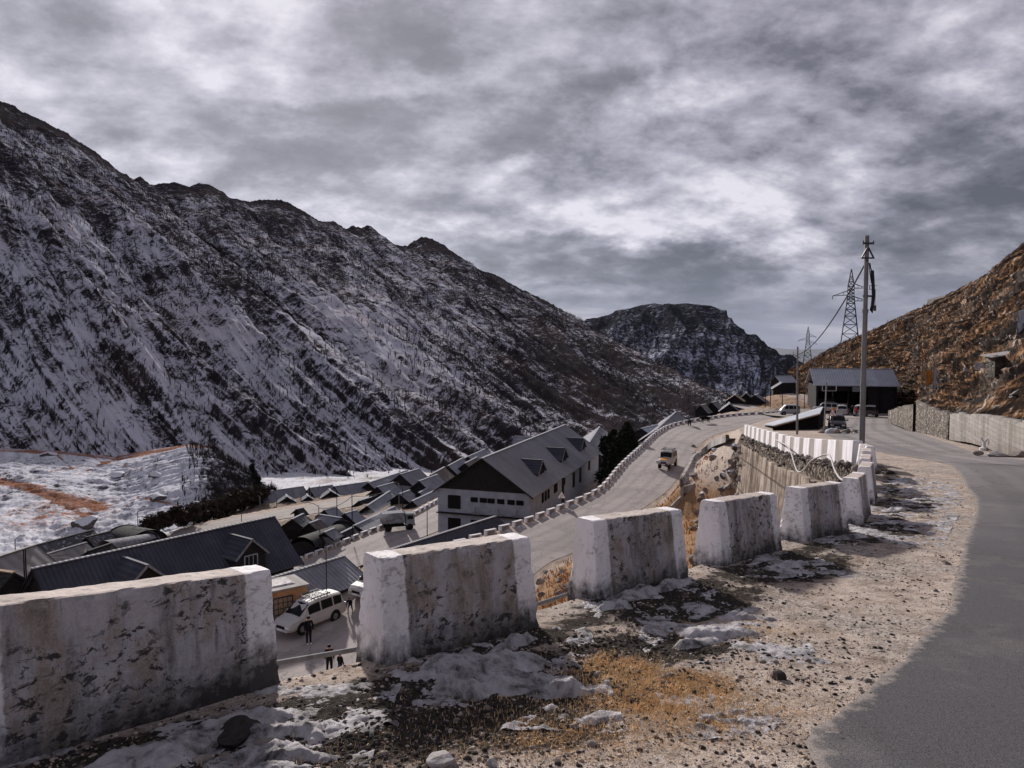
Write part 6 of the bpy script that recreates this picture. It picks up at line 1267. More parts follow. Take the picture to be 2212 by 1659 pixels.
pylon(1835, 582, 765, 292, 'larger lattice pylon on the hillside behind the tall power pole')
pylon(1744, 706, 800, 520, 'smaller distant lattice pylon left of the larger one')
# ================================================================= kerb blocks
def kerb_mesh():
    mb = MB(); L, h = 1.0, 0.46
    mb.mi = 0
    for s in (-1, 1): mb.box((s * 0.50, 0, h / 2 - 0.15), (0.18, 0.34, h + 0.3), taper=0.92)
    mb.mi = 1; mb.box((0, 0, h / 2 - 0.18), (0.84, 0.26, h + 0.22)); mb.mi = 0; mb.box((0, 0, h - 0.05), (0.82, 0.30, 0.08))
    return mb
kb = kerb_mesh().build('kerb_block', [M['kerb_white'], M['kerb_grey']], bevel=0.015)
LKO = offset(resample(LL, 900), 0.55); acc = 0.0; first = True; last = None; nk = 0
rk = random.Random(4); snowc = []
for i in range(1, len(LKO)):
    acc += float(np.linalg.norm(LKO[i] - LKO[i - 1]))
    if acc < 1.5: continue
    acc = 0.0; x, y, z = LKO[i]
    if y < 60.5 or y > 135.5: continue
    d_ = LKO[i] - LKO[i - 1]; o = kb if first else kb.copy()
    if not first: COL.objects.link(o)
    first = False; o.location = (x, y, z + 0.02); o.rotation_euler = (0, 0, math.atan2(d_[1], d_[0]) + rk.uniform(-.03, .03)); nk += 1
    tag(o, 'small white-ended grey kerb block in the long row along the lower road', 'kerb block', 'kerb blocks along the lower road'); snowc.append((x, y, z, d_))
R3O = offset(resample(R3, 500), 3.9); acc = 0
for i in range(1, len(R3O)):
    acc += float(np.linalg.norm(R3O[i] - R3O[i - 1]))
    if acc < 1.5: continue
    acc = 0.0; x, y, z = R3O[i]
    if y < 60 or y > 118: continue
    d_ = R3O[i] - R3O[i - 1]; o = kb.copy(); COL.objects.link(o); o.location = (x, y, z + 0.02); o.rotation_euler = (0, 0, math.atan2(d_[1], d_[0]))
    tag(o, 'small kerb block along the third road, left of the big house', 'kerb block', 'kerb blocks along the third road')
# slushy snow heaps beside the kerb blocks (one mesh of ground cover)
Vs = []; Fs = []; n = 12
for (x, y, z, d_) in snowc:
    dn = np.array([d_[1], -d_[0]]); dn = dn / np.linalg.norm(dn); c = np.array([x, y]) + dn * rk.uniform(0.45, 0.7); r = rk.uniform(0.3, 0.6); b = len(Vs)
    Vs.append((c[0], c[1], z + rk.uniform(.10, .22)))
    for ring, (rr, hh) in enumerate(((0.55, 0.1), (1.0, -0.03))):
        for k in range(n):
            a = 6.283 * k / n; q = r * rr * rk.uniform(0.75, 1.2); Vs.append((c[0] + q * math.cos(a), c[1] + q * math.sin(a), z + hh))
    for k in range(n):
        k2 = (k + 1) % n; Fs += [(b, b + 1 + k, b + 1 + k2), (b + 1 + k, b + 1 + n + k, b + 1 + n + k2), (b + 1 + k, b + 1 + n + k2, b + 1 + k2)]
o = tri_mesh('old_snow', Vs, Fs, M['old_snow'], smooth_=True); tag(o, kind='stuff')
# --- concrete drain beside the lower road
dpx = [(1446, 1094), (1473, 1066), (1492, 1037), (1506, 1008), (1515, 989), (1534, 972), (1559, 958), (1592, 946)]
D3 = np.array([tuple(G(u, v)) for u, v in dpx]); D3 = resample(catmull(D3, 120), 120)
prof = [(-0.85, -0.5), (-0.85, 0.14), (-0.62, 0.15), (-0.54, -0.16), (0.50, -0.18), (0.58, 0.13), (0.85, 0.12), (0.85, -0.6)]
D3[:, 2] += 0.12
dg = np.gradient(D3[:, :2], axis=0); dg /= np.linalg.norm(dg, axis=1)[:, None]; nl = np.stack([-dg[:, 1], dg[:, 0]], 1)
GR = np.stack([np.c_[D3[:, :2] + nl * a * 1.1, D3[:, 2] + b] for a, b in prof]); o = grid_mesh('drain', GR, M['drain'], smooth_=False); tag(o, 'pale concrete drain channel curving beside the lower road', 'drain')
# boulders and grass in the gully
rg = np.random.RandomState(5)
def gully_pts(n, u0, u1, v0, v1):
    out = []
    while len(out) < n:
        p = G(rg.uniform(u0, u1), rg.uniform(v0, v1))
        if p.y > 20: out.append(p)
    return out
for k, p in enumerate(gully_pts(46, 1495, 1606, 955, 1085)):
    rock(0, 0, rg.uniform(0.15, 0.5), M['rock'] if k % 3 else M['rock_snow'], 'loose boulder in the orange gully below the retaining wall', 2, pos=p, name='boulder', group='boulders in the orange gully')
for k, p in enumerate(gully_pts(10, 1165, 1240, 1225, 1290) + gully_pts(8, 1490, 1530, 1080, 1230)):
    rock(0, 0, rg.uniform(0.2, 0.5), M['rock'], 'loose boulder on the orange bank seen between the near parapet blocks', 2, pos=p, name='boulder', group='boulders on the bank behind the near blocks')
n = 26000; a_ = rg.uniform(-0.02, 0.33, n); yy = 24 * (95 / 24.) ** rg.rand(n); xx = a_ * yy
h_ = height(xx, yy, rough=False); ok = (h_[2] > 0.35) & (h_[3] > 0.8) & (h_[1] < 28) & (fbm(xx * .5, yy * .5, 3) > -0.15)
o = blades('dry_grass', xx[ok], yy[ok], M['dry_grass'], 0.15, 0.5, 0.06, 0.95, zf=lambda x, y: height(x, y, cut=False)[0])
# --- bare woodland on the mountain slope, and shrubs
def scatter_trees(name, P, Q, n, hfun, mat, seed, qlo, qhi, ulo=-60, uhi=2300, dens=None, twigs=7, spread=0.42):
    r_ = np.random.RandomState(seed); rows, cols = P.shape[:2]; Vs = []; Fs = []; made = 0; b = 0
    i = r_.randint(0, rows - 1, n * 6); j = r_.randint(0, cols - 1, n * 6); pos = P[i, j] + (P[i + 1, j] - P[i, j]) * r_.rand(n * 6, 1) + (P[i, j + 1] - P[i, j]) * r_.rand(n * 6, 1); q = Q[i, j]
    u = CX + pos[:, 0] / pos[:, 1] * FPX; v = HOR - pos[:, 2] / pos[:, 1] * FPX
    ok = (q > qlo) & (q < qhi) & (u > ulo) & (u < uhi)
    if dens is not None: ok &= r_.rand(len(ok)) < dens(pos, q, u, v)
    # even out by area
    area = np.linalg.norm(np.cross(P[i + 1, j] - P[i, j], P[i, j + 1] - P[i, j]), axis=1); ok &= r_.rand(len(ok)) < area / np.percentile(area, 85)
    pos = pos[ok][:n]; m = len(pos); h = hfun(pos, r_)
    base = pos - np.array([0, 0, 0.3]); T = []
    az = r_.rand(m, twigs) * 6.283; el = r_.uniform(0.15, 1.0, (m, twigs)) * spread; st = r_.uniform(0.0, 0.45, (m, twigs)); ln = r_.uniform(0.45, 1.0, (m, twigs)); el[:, 0] = 0.05; st[:, 0] = 0; ln[:, 0] = 1
    s = base[:, None, :] + np.stack([0 * st, 0 * st, st * h[:, None]], -1)
    tip = s + np.stack([np.cos(az) * el, np.sin(az) * el * 0.6, np.ones_like(el)], -1) * (ln * (1 - st) * h[:, None])[..., None]
    w_ = (0.022 * h[:, None] * (1 - 0.5 * st))[..., None] * np.array([1.0, 0, 0])
    V = np.stack([s - w_, s + w_, tip], 2).reshape(-1, 3); F = np.arange(len(V)).reshape(-1, 3)
    o = tri_mesh(name, V, F, mat); tag(o, kind='stuff'); return o
scatter_trees('bare_woodland', MP, Mq, 34000, lambda p, r: r.uniform(1.4, 3.6, len(p)) * (1 + 0.0003 * p[:, 1]), M['twig'], 3, 0.05, 0.84, dens=lambda p, q, u, v: np.clip(0.45 + 1.6 * fbm(p[:, 0] / 60, p[:, 1] / 60 + p[:, 2] / 40, 3), 0, 1))
scatter_trees('thorn_scrub', SP, Sq, 2600, lambda p, r: r.uniform(0.5, 2.6, len(p)), M['twig'], 9, 0.2, 0.99, ulo=380, uhi=620, dens=lambda p, q, u, v: np.clip((u - 380) / 60, 0, 1), twigs=9, spread=0.7)
scatter_trees('dry_tussocks', SP, Sq, 1500, lambda p, r: r.uniform(0.12, 0.5, len(p)), M['dry_grass'], 12, 0.2, 0.995, ulo=-60, uhi=420, dens=lambda p, q, u, v: np.clip(3.2 * fbm(p[:, 0] / 9, p[:, 1] / 9, 3) - 0.3 + 1.0 * (np.abs(q - 1) < 0.05), 0, 1), twigs=8, spread=1.3)
scatter_trees('hill_scrub', HP, Hq, 9000, lambda p, r: r.uniform(0.10, 0.45, len(p)) * (p[:, 1] / 70), M['bush'], 15, 0.24, 0.998, dens=lambda p, q, u, v: np.clip(0.5 + 2 * fbm(p[:, 0] / 8, p[:, 1] / 8, 3), 0, 1), twigs=8, spread=1.2)
scatter_trees('hill_grass', HP, Hq, 9000, lambda p, r: r.uniform(0.08, 0.28, len(p)) * (p[:, 1] / 70), M['dry_grass'], 16, 0.24, 0.998, dens=lambda p, q, u, v: np.clip(0.5 - 2 * fbm(p[:, 0] / 8, p[:, 1] / 8, 3), 0, 1), twigs=8, spread=1.6)
# boulders in the snow of the mound
def on_surf(P, u, v):
    U = CX + P[..., 0] / P[..., 1] * FPX; W = HOR - P[..., 2] / P[..., 1] * FPX; e = (U - u) ** 2 + (W - v) ** 2 ; i = np.argmin(e); return Vector(P.reshape(-1, 3)[i])
for k, (u, v, s, lab) in enumerate(((235, 1005, 1.3, 'dark snow-capped boulder where the tracks meet on the snow mound'), (250, 1032, 1.6, 'largest split dark boulder in the middle of the snow mound'), (330, 1030, 1.2, 'dark boulder right of the split boulder on the snow mound'),
        (100, 985, 1.6, 'grey snow-capped boulder high on the left of the snow mound'), (175, 1142, 2.0, 'big smooth grey boulder low on the snow mound above the black roof'), (340, 1080, 1.4, 'flat pinkish boulder low on the snow mound'), (415, 1098, 1.2, 'black boulder low on the right of the snow mound'), (215, 1058, 0.9, 'small dark boulder under the split boulder'), (645, 955, 4.0, None))[:8]):
    rock(u, v, s, M['rock_snow'], lab, 3, 0.5, pos=on_surf(SP, u, v), name='boulder')
# boulders and marks on the right hillside
for (u, v, s, lab) in ((2028, 640, 2.3, 'dark boulder sticking out of the skyline of the brown hillside'), (1925, 785, 0.9, 'pale boulder leaning against another on the hillside above the blue roof'), (1940, 795, 1.1, 'squat pale boulder beside the leaning one above the blue roof'),
        (2090, 800, 1.3, 'flat pale slab halfway up the brown hillside, left one'), (2125, 792, 1.3, 'flat pale slab halfway up the brown hillside, right one'), (2186, 772, 0.8, 'pointed pale stone right of the white topped stone hut'), (1960, 850, 0.8, 'dark boulder beside the hanging flags'),
        (2040, 862, 0.7, 'pale boulder above the dry stone wall'), (2160, 880, 0.8, 'round boulder above the pale cut stone wall'), (2130, 845, 0.9, 'broken boulder on the orange slope above the pale wall'), (2200, 850, 1.0, 'dark boulder at the right edge above the pale wall'), (2070, 830, 0.6, 'small blue-grey boulder in the middle of the slope')):
    rock(u, v, s * (0.95 if v < 650 else 0.42), M['rock_pale'] if 'pale' in lab and 'above the pale' not in lab else M['rock'], lab, 3, 0.6, pos=on_surf(HP, u, v) - Vector((0, 0, 1.1 if v < 650 else 0.1)), name='boulder')
rh = np.random.RandomState(8); k = 0
while k < 40:
    i, j = rh.randint(120, 400), rh.randint(0, HP.shape[1]); p = HP[i, j]; u = CX + p[0] / p[1] * FPX
    if not (1780 < u < 2230) or Hq[i, j] < 0.27 or Hq[i, j] > 0.98: continue
    k += 1; rock(0, 0, rh.uniform(0.12, 0.34) * p[1] / 70, M['rock_pale'] if rh.rand() < 0.35 else M['rock'], 'small stone scattered on the brown hillside', 2, 0.55, pos=Vector(p), name='hillside_stone', group='stones scattered on the brown hillside')
# prayer flags on poles
def flag(u, v0, v1, mat, label, w_=0.5, pos=None):
    b = on_surf(HP, u, v1); h = (v1 - v0) / FPX * b.y; r = empty('prayer_flag', tuple(b)); tag(r, label, 'flag', 'tall flags on the hillside')
    mb = MB(); mb.tube([(0, 0, -0.3), (0, 0, h + 0.5)], 0.04 * b.y / 60, 6); mb.lathe((0, 0, h + 0.5), [(0.09, 0), (0.13, 0.12), (0.02, 0.25)], 8); mb.build('pole', M['post_grey'], r)
    n = 16; vs = []
    for i in range(n + 1):
        z = h * i / n * 0.96 + 0.1; t = i / n
        for k in range(5): x = w_ * k / 4 * (1.15 - 0.35 * t); vs.append((x, 0.08 * math.sin(k * 1.7 + i * 0.8), z))
    mb = MB(); mb.add(vs, [(i * 5 + k, i * 5 + k + 1, (i + 1) * 5 + k + 1, (i + 1) * 5 + k) for i in range(n) for k in range(4)]); o = mb.build('cloth', mat, r, smooth_=True)
    sm = o.modifiers.new('t', 'SOLIDIFY'); sm.thickness = 0.02; return r
flag(1992, 797, 840, M['flag_yellow'], 'tall yellow flag on the hillside right of the blue roofed shed', 0.45)
flag(2001, 799, 842, M['flag_orange'], 'tall orange flag beside the yellow one', 0.75)
flag(2017, 797, 843, M['flag_white'], 'tall narrow white flag right of the orange one', 0.4)
flag(1975, 722, 782, M['flag_white'], 'faint pale flag on the slope above the hanging coloured flags', 0.5)
flag(2194, 672, 725, M['flag_white'], 'pale blue-white flag high at the right edge of the hillside', 1.0)
# stone hut under a white slab
b = on_surf(HP, 2155, 806); sh2 = empty('stone_hut', tuple(b)); tag(sh2, 'small stone hut under a white slab roof on the hillside at right', 'hut')
mb = MB(); mb.box((0, 0, 0.45), (1.0, 1.0, 1.5)); mb.build('wall', M['stone_wall'], sh2); mb = MB(); mb.slab([(-0.8, -0.7, 1.1), (1.0, -0.7, 1.35), (1.05, 0.7, 1.45), (-0.75, 0.7, 1.2)], 0.08); mb.build('roof', M['rock_pale'], sh2)
# water tap post at the right
b = at(2126, 958, 38); gz = H(b.x, b.y); tp_ = empty('stand_pipe', (b.x, b.y, gz)); tag(tp_, 'white stand pipe with two taps in front of the pale stone wall', 'stand pipe')
mb = MB(); mb.lathe((0, 0, 0), [(0.2, 0), (0.2, 0.16), (0.1, 0.2)], 12); mb.build('base', M['white_paint'], tp_); mb = MB(); mb.tube([(0, 0, 0.15), (0, 0, 0.5)], 0.07, 10); mb.tube([(0, 0, 0.45), (-0.12, 0, 0.6), (-0.14, 0, 0.75)], 0.05, 8); mb.tube([(0, 0, 0.45), (0.16, 0, 0.6), (0.26, 0, 0.7)], 0.05, 8); mb.build('pipe', M['white_paint'], tp_)
# scrap at the right road edge
p = at(2180, 985, 31)
for k in range(5): rock(0, 0, 0.28 + 0.1 * (k % 3), M['rock_pale'] if k % 2 else M['rock'], 'broken slab in the rubble at the right edge of the bend', 2, 0.4, pos=Vector((p.x - 0.8 + k * 0.6, p.y + 0.8 - 0.35 * k, H(p.x, p.y))), name='rubble_slab', group='rubble at the right edge of the bend')
# rubbish heap beside the bend sign
for k in range(26):
    u = rg.uniform(1775, 1846); p = at(u, 925, rg.uniform(60, 68)); m_ = [M['litter'], M['rock'], M['litter'], M['timber'], M['rock_dark']][k % 5]
    rock(0, 0, rg.uniform(0.12, 0.45), m_, 'bag or lump in the rubbish heap in front of the dark car', 2, 0.7, pos=Vector((p.x, p.y, float(zu(p.y)))), name='rubbish_bag', group='rubbish heap in front of the dark car')
# --- conifers
def conifer(x, y, z, h, w_, label, seed, name='conifer', dens=620):
    r_ = np.random.RandomState(seed); r = empty(name, (x, y, z)); tag(r, label, 'tree', 'dark conifers of the village')
    mb = MB(); mb.tube([(0, 0, -1), (0, 0, h * 0.9)], 0.16, 8, r2=0.03); mb.build('trunk', M['bark'], r)
    Vs = []; k = 0; n = dens
    t = r_.rand(n) ** 0.8; R_ = 1.0 * w_ * (1 - t) ** 0.6 * (0.55 + 0.45 * np.sin(t * 38 + 1) ** 2) + 0.1; az = r_.rand(n) * 6.283; rr = R_ * r_.rand(n) ** 0.5; c = np.stack([rr * np.cos(az), rr * np.sin(az), h * (0.04 + 0.96 * t) - rr * 0.3], 1); c[:, 0] += 0.5 * np.sin(c[:, 2] * 1.3 + seed)
    F = []; s = 0.22 + 0.25 * r_.rand(n, 1)
    for q in range(4):
        d1 = r_.randn(n, 3); d1 /= np.linalg.norm(d1, axis=1)[:, None]; d2 = r_.randn(n, 3); d2 /= np.linalg.norm(d2, axis=1)[:, None]; o = c + r_.randn(n, 3) * 0.12
        Vs.append(np.stack([o - d1 * s, o + d1 * s, o + d2 * s * 0.55], 1))
    V = np.concatenate(Vs).reshape(-1, 3); tri_mesh('crown', V, np.arange(len(V)).reshape(-1, 3), M['needle'], r); return r
for u, vt, y, w_, lab in ((1348, 914, 104, 2.3, 'tallest dark conifer beside the lower road, right of the big house'), (1328, 930, 106, 2.0, 'dark conifer left of the tallest one'), (1368, 932, 108, 2.1, 'dark conifer right of the tallest one, against the kerb'), (1310, 945, 110, 1.6, 'small dark conifer touching the big roof')):
    p = at(u, vt, y); gz = H(p.x, p.y) ; conifer(p.x, y, gz, p.z - gz, w_, lab, int(u), dens=900)
p = at(550, 1003, 137); conifer(p.x, 137, -27.5, p.z + 27.5, 0.9, 'slim lone conifer on the snow mound flank', 5, dens=300)
def bush(u, v, y, w_, h, label, seed, z=None):
    r_ = np.random.RandomState(seed); p = at(u, v, y); r = empty('bush', tuple(p)); tag(r, label, 'bush', 'dark bushes below the snow mound'); n = 260
    c = r_.randn(n, 3) * np.array([w_ * 0.4, w_ * 0.3, h * 0.3]) + np.array([0, 0, h * 0.4]); V = []
    for q in range(3):
        d1 = r_.randn(n, 3) * 0.28; d2 = r_.randn(n, 3) * 0.2; V.append(np.stack([c - d1, c + d1, c + d2], 1))
    V = np.concatenate(V).reshape(-1, 3); tri_mesh('foliage', V, np.arange(len(V)).reshape(-1, 3), M['bush'], r)
    mb = MB()
    for k in range(5): mb.tube([(0, 0, -0.4), (r_.randn() * w_ * 0.3, r_.randn() * .3, h * 0.6)], 0.05, 5, r2=0.02)
    mb.build('stem', M['bark'], r); return r
hp_ = [at(425 + k * 5.2, 1122 - k * 1.8, 112 + k * 0.55) for k in range(28)]; r_ = np.random.RandomState(31); Vh = []
for p in hp_:
    c = r_.randn(150, 3) * np.array([.8, .7, .6]) + np.array([p.x, p.y, p.z + .7])
    for q in range(3): Vh.append(np.stack([c + r_.randn(150, 3) * .2, c + r_.randn(150, 3) * .2, c + r_.randn(150, 3) * .22], 1))
Vh = np.concatenate(Vh).reshape(-1, 3); o = tri_mesh('hedge', Vh, np.arange(len(Vh)).reshape(-1, 3), M['bush']); tag(o, 'black scrubby hedge running up the left edge of the fourth road', 'hedge')
for k, (u, v) in enumerate(((330, 1140), (352, 1132), (380, 1120), (395, 1128), (410, 1115))): bush(u, v, 100 + k * 2, 1.4, 1.3, 'low thorny bush at the foot of the snow mound', 40 + k)
# --- vehicles
def lerp_st(st, x):
    xs_ = [s[0] for s in st]; return [float(np.interp(x, xs_, [s[k] for s in st])) for k in range(1, 6)]
def ring(st, x):
    zb, zl_, zt, wb, wr = lerp_st(st, x); gh = zt - zl_
    return [Vector((x, 0, zb)), Vector((x, wb * .86, zb)), Vector((x, wb * .98, zb + .13)), Vector((x, wb, (zb + zl_) / 2)), Vector((x, wb * .965, zl_)), Vector((x, wr, zt - min(.07, gh * .5))), Vector((x, wr * .75, zt - .01)), Vector((x, 0, zt + .015))]
def vehicle(name, label, cat, loc, yaw, st, paint, wheels, wr_=0.33, win=(), wind=None, rear=None, rack=False, grille='black', group=None, hood=None, mirrors=None, plate=True, tilt=0.0, spare=False):
    r = empty(name, loc); r.rotation_euler = (0, tilt, yaw); tag(r, label, cat, group)
    xs_ = sorted(set([round(a + (b - a) * f, 4) for a, b in zip([s[0] for s in st][:-1], [s[0] for s in st][1:]) for f in (0, .5)] + [st[-1][0]])); vs = []; fs = []; m = 14
    for x in xs_:
        h = ring(st, x); full = h + [Vector((p.x, -p.y, p.z)) for p in h[-2:0:-1]]; vs += full
    for i in range(len(xs_) - 1):
        for k in range(m): k2 = (k + 1) % m; fs.append((i * m + k, i * m + k2, (i + 1) * m + k2, (i + 1) * m + k))
    fs += [tuple(range(m))[::-1], tuple((len(xs_) - 1) * m + k for k in range(m))]
    mb = MB(); mb.add(vs, fs); body = mb.build('body', paint, r, bevel=0.03)
    if hood: mb = MB(); q = [ring(st, hood[0]), ring(st, hood[1])]; mb.slab([q[0][6] + Vector((0, 0, .02)), Vector((q[0][6].x, -q[0][6].y, q[0][6].z + .02)), Vector((q[1][6].x, -q[1][6].y, q[1][6].z + .02)), q[1][6] + Vector((0, 0, .02))], .02); mb.build('bonnet', hood[2], r)
    for (xa, xb) in win:
        for s in (1, -1):
            mb = MB(); cols = np.linspace(xa, xb, 5); top = []; bot = []
            for x in cols:
                h = ring(st, float(x)); a, b = h[4].lerp(h[5], .12), h[4].lerp(h[5], .88); bot.append(Vector((a.x, s * (a.y + .012), a.z))); top.append(Vector((b.x, s * (b.y + .012), b.z)))
            vs = bot + top; n = len(cols); f_ = [(i, i + 1, n + i + 1, n + i) for i in range(n - 1)]; mb.add(vs, f_); mb.build('side_window', M['glass_dark'], r)
    for nm, rg_ in (('windscreen', wind), ('rear_window', rear)):
        if rg_:
            xa, xb = rg_; a, b = ring(st, xa), ring(st, xb); off = Vector((0.02 * (1 if xa > xb else -1), 0, 0.035)); q = []
            a5, b5 = a[5].lerp(a[6], .15), b[5].lerp(b[6], .15); lo, hi = a5.lerp(b5, .06), a5.lerp(b5, .92); lo7, hi7 = a[7].lerp(b[7], .06), a[7].lerp(b[7], .92)
            mb = MB(); vs = [lo + off, lo7 + off, Vector((lo.x, -lo.y, lo.z)) + off, Vector((hi.x, -hi.y, hi.z)) + off, hi7 + off, hi + off]; mb.add(vs, [(0, 1, 4, 5), (1, 2, 3, 4)]); mb.build(nm, M['glass_dark'], r)
    xf = st[-1][0]; xr = st[0][0]; F = lerp_st(st, xf - .05); Rr = lerp_st(st, xr + .05); wf = F[3]
    for s in (1, -1):
        for xw in wheels:
            wy = lerp_st(st, xw)[3] - 0.10
            mb = MB(); mb.lathe((xw, s * (wy + .105), wr_ + .02), [(wr_ + .09, 0), (wr_ + .09, .008)] if s > 0 else [(wr_ + .09, 0), (wr_ + .09, -.008)], 20, 'Y'); mb.build('wheel_arch', M['black'], r)
            mb = MB(); mb.lathe((xw, s * wy, wr_), [(wr_ * .6, -.10), (wr_ * .96, -.11), (wr_, -.07), (wr_, .09), (wr_ * .96, .125), (wr_ * .6, .12)], 20, 'Y'); wh = mb.build('wheel', M['rubber'], r, smooth_=False)
            mb = MB(); mb.lathe((xw, s * (wy + .128), wr_), [(wr_ * .62, -.02 * 1), (wr_ * .6, .004 * s), (wr_ * .15, .012 * s)], 10, 'Y'); mb.build('rim', M['steel'], wh)
        hz = F[0] + (F[1] - F[0]) * .72; mb = MB(); mb.box((xf - .01, s * wf * .72, hz), (.10, wf * .42, .13)); mb.build('headlight', M['lamp_glass'], r, bevel=.02)
        hz = Rr[0] + (Rr[1] - Rr[0]) * .8; mb = MB(); mb.box((xr + .0, s * Rr[3] * .82, hz), (.08, .16, .28)); mb.build('tail_light', M['lamp_red'], r)
        if mirrors: mb = MB(); a = ring(st, mirrors); mb.box((mirrors, s * (a[4].y + .13), a[4].z + .1), (.1, .2, .14)); mb.build('mirror', paint, r, bevel=.02)
    mb = MB(); mb.box((xf + .015, 0, F[0] + (F[1] - F[0]) * .55), (.06, wf * 1.0, .22)); mb.build('grille', M[grille], r)
    for c_, d_ in (((xf + .04, 0, F[0] + .09), (.14, wf * 1.75, .16)), ((xr - .04, 0, Rr[0] + .09), (.12, Rr[3] * 1.75, .16))): mb = MB(); mb.box(c_, d_); mb.build('bumper', paint if grille == 'black' else M['steel_dark'], r, bevel=.03)
    if plate: 
        for c_ in ((xf + .115, 0, F[0] + .12), (xr - .105, 0, Rr[0] + .14)): mb = MB(); mb.box(c_, (.01, .42, .10)); mb.build('number_plate', M['white_paint'], r)
    if rack:
        xa, xb, wk, zt = rack; mb = MB()
        for s in (-1, 1): mb.bar((xa, s * wk, zt + .16), (xb, s * wk, zt + .16), .035); mb.bar((xa, s * wk, zt + .08), (xb, s * wk, zt + .08), .03)
        for k in range(4): x = xa + (xb - xa) * k / 3; mb.bar((x, -wk, zt + .1), (x, wk, zt + .1), .05, .03); mb.bar((x, -wk, zt - .03), (x, -wk, zt + .17), .03); mb.bar((x, wk, zt - .03), (x, wk, zt + .17), .03)
        for k in range(5): y = -wk + 2 * wk * k / 4; mb.bar((xa, y, zt + .12), (xb, y, zt + .12), .06, .02)
        mb.build('roof_rack', M['steel'], r)
    if spare: mb = MB(); mb.lathe((xr - .2, 0, F[1]), [(.12, -.02), (.33, -.1), (.35, 0), (.33, .1), (.12, .05)], 16, 'X'); mb.build('spare_wheel', M['rubber'], r)
    return r
MPV = [(-2.35, .42, .95, 1.02, .84, .70), (-2.28, .30, 1.0, 1.25, .88, .66), (-2.05, .28, 1.02, 1.74, .90, .67), (-1.5, .26, 1.02, 1.80, .91, .68), (-.2, .26, 1.0, 1.82, .91, .69), (.55, .26, .99, 1.76, .91, .67), (.85, .26, .99, 1.60, .91, .66), (1.55, .27, .98, 1.03, .90, .74), (2.1, .29, .86, .92, .87, .70), (2.33, .33, .70, .78, .80, .60), (2.38, .36, .62, .68, .74, .5)]
def along(x, y): return (x, y, 0)
# MPV in the yard: wheels at the sighted points
fw, rw = at(654, 1378.5, 46.5), at(725.8, 1349, 48.8); yw = math.atan2(fw.y - rw.y, fw.x - rw.x); c = Vector(((fw.x + rw.x) / 2, (fw.y + rw.y) / 2)); perp = Vector((math.cos(yw - math.pi / 2), math.sin(yw - math.pi / 2)))
c = c + Vector((math.sin(yw), -math.cos(yw))) * 0.9 if (Vector((math.sin(yw), -math.cos(yw))).y > 0) else c - Vector((math.sin(yw), -math.cos(yw))) * 0.9
zc = H(c.x, c.y) + 0.05
vehicle('people_carrier', 'white people carrier with a roof rack parked in the yard below the near blocks', 'car', (c.x, c.y, zc), yw, MPV, M['car_white'], (-1.35, 1.40), .34, ((-2.0, -1.3), (-1.2, -.25), (-.15, .8)), (1.5, .6), (-2.3, -2.06), rack=(-1.2, .35, .58, 1.82), mirrors=1.0)
p = at(822, 1300, 53.0); vehicle('people_carrier', 'white car mostly hidden behind the second parapet block, only its nose showing', 'car', (p.x, p.y, H(p.x, p.y) + .05), R(-125), MPV, M['car_white'], (-1.35, 1.40), .34, ((-2.0, -1.3), (-1.2, -.25), (-.15, .8)), (1.5, .6), (-2.3, -2.06), mirrors=1.0)
JEEP = [(-1.95, .50, 1.12, 1.20, .78, .66), (-1.92, .48, 1.15, 1.92, .80, .70), (-1.0, .45, 1.15, 1.96, .80, .70), (.30, .45, 1.15, 1.95, .80, .70), (.42, .45, 1.14, 1.85, .80, .69), (.62, .45, 1.10, 1.16, .80, .68), (1.2, .45, 1.06, 1.13, .66, .60), (1.82, .47, 1.02, 1.07, .62, .55), (1.86, .5, .98, 1.0, .6, .5)]
p = at(1441, 1004, 87); jz = float(zl(87)); dj = Vector((-0.42, -0.9)); 
jp = vehicle('jeep', 'white and yellow off-road jeep with a roof rack driving down the lower road', 'jeep', (p.x, p.y, H(p.x, p.y) + .05), math.atan2(dj.y, dj.x), JEEP, M['car_white'], (-1.25, 1.25), .38, ((-1.85, -1.0), (-.9, -.15), (-.05, .35)), (.6, .42), (-1.95, -1.92), rack=(-1.7, .2, .62, 1.97), hood=(1.78, .75, M['car_yellow']), mirrors=.62, grille='steel_dark', spare=True)
for s in (1, -1): mb = MB(); mb.box((1.25, s * .72, .92), (.95, .28, .07)); mb.box((1.75, s * .72, .8), (.08, .28, .30)); mb.build('mudguard', M['car_white'], jp, bevel=.02)
HAT = [(-1.85, .35, .9, 1.0, .78, .6), (-1.75, .28, .95, 1.35, .81, .58), (-1.4, .25, .96, 1.50, .82, .60), (.1, .24, .94, 1.54, .82, .62), (.4, .24, .93, 1.45, .82, .60), (1.05, .25, .93, .98, .82, .68), (1.6, .27, .82, .88, .79, .62), (1.85, .32, .68, .75, .70, .5)]
p = at(1827, 931, 74); vehicle('hatchback', 'dark grey hatchback facing the camera on the upper road behind the rubbish heap', 'car', (p.x, 76, float(zu(76)) + .05), R(-112), HAT, M['car_black'], (-1.2, 1.2), .30, ((-1.5, -.6), (-.5, .4)), (1.0, .42), (-1.82, -1.5), mirrors=.6)
VAN = [(-1.6, .35, .98, 1.05, .70, .6), (-1.58, .25, 1.0, 1.70, .74, .6), (-1.2, .24, 1.0, 1.80, .74, .62), (.5, .24, 1.0, 1.82, .74, .62), (.8, .24, .98, 1.72, .74, .6), (1.45, .26, .95, 1.0, .72, .6), (1.62, .3, .8, .86, .68, .5)]
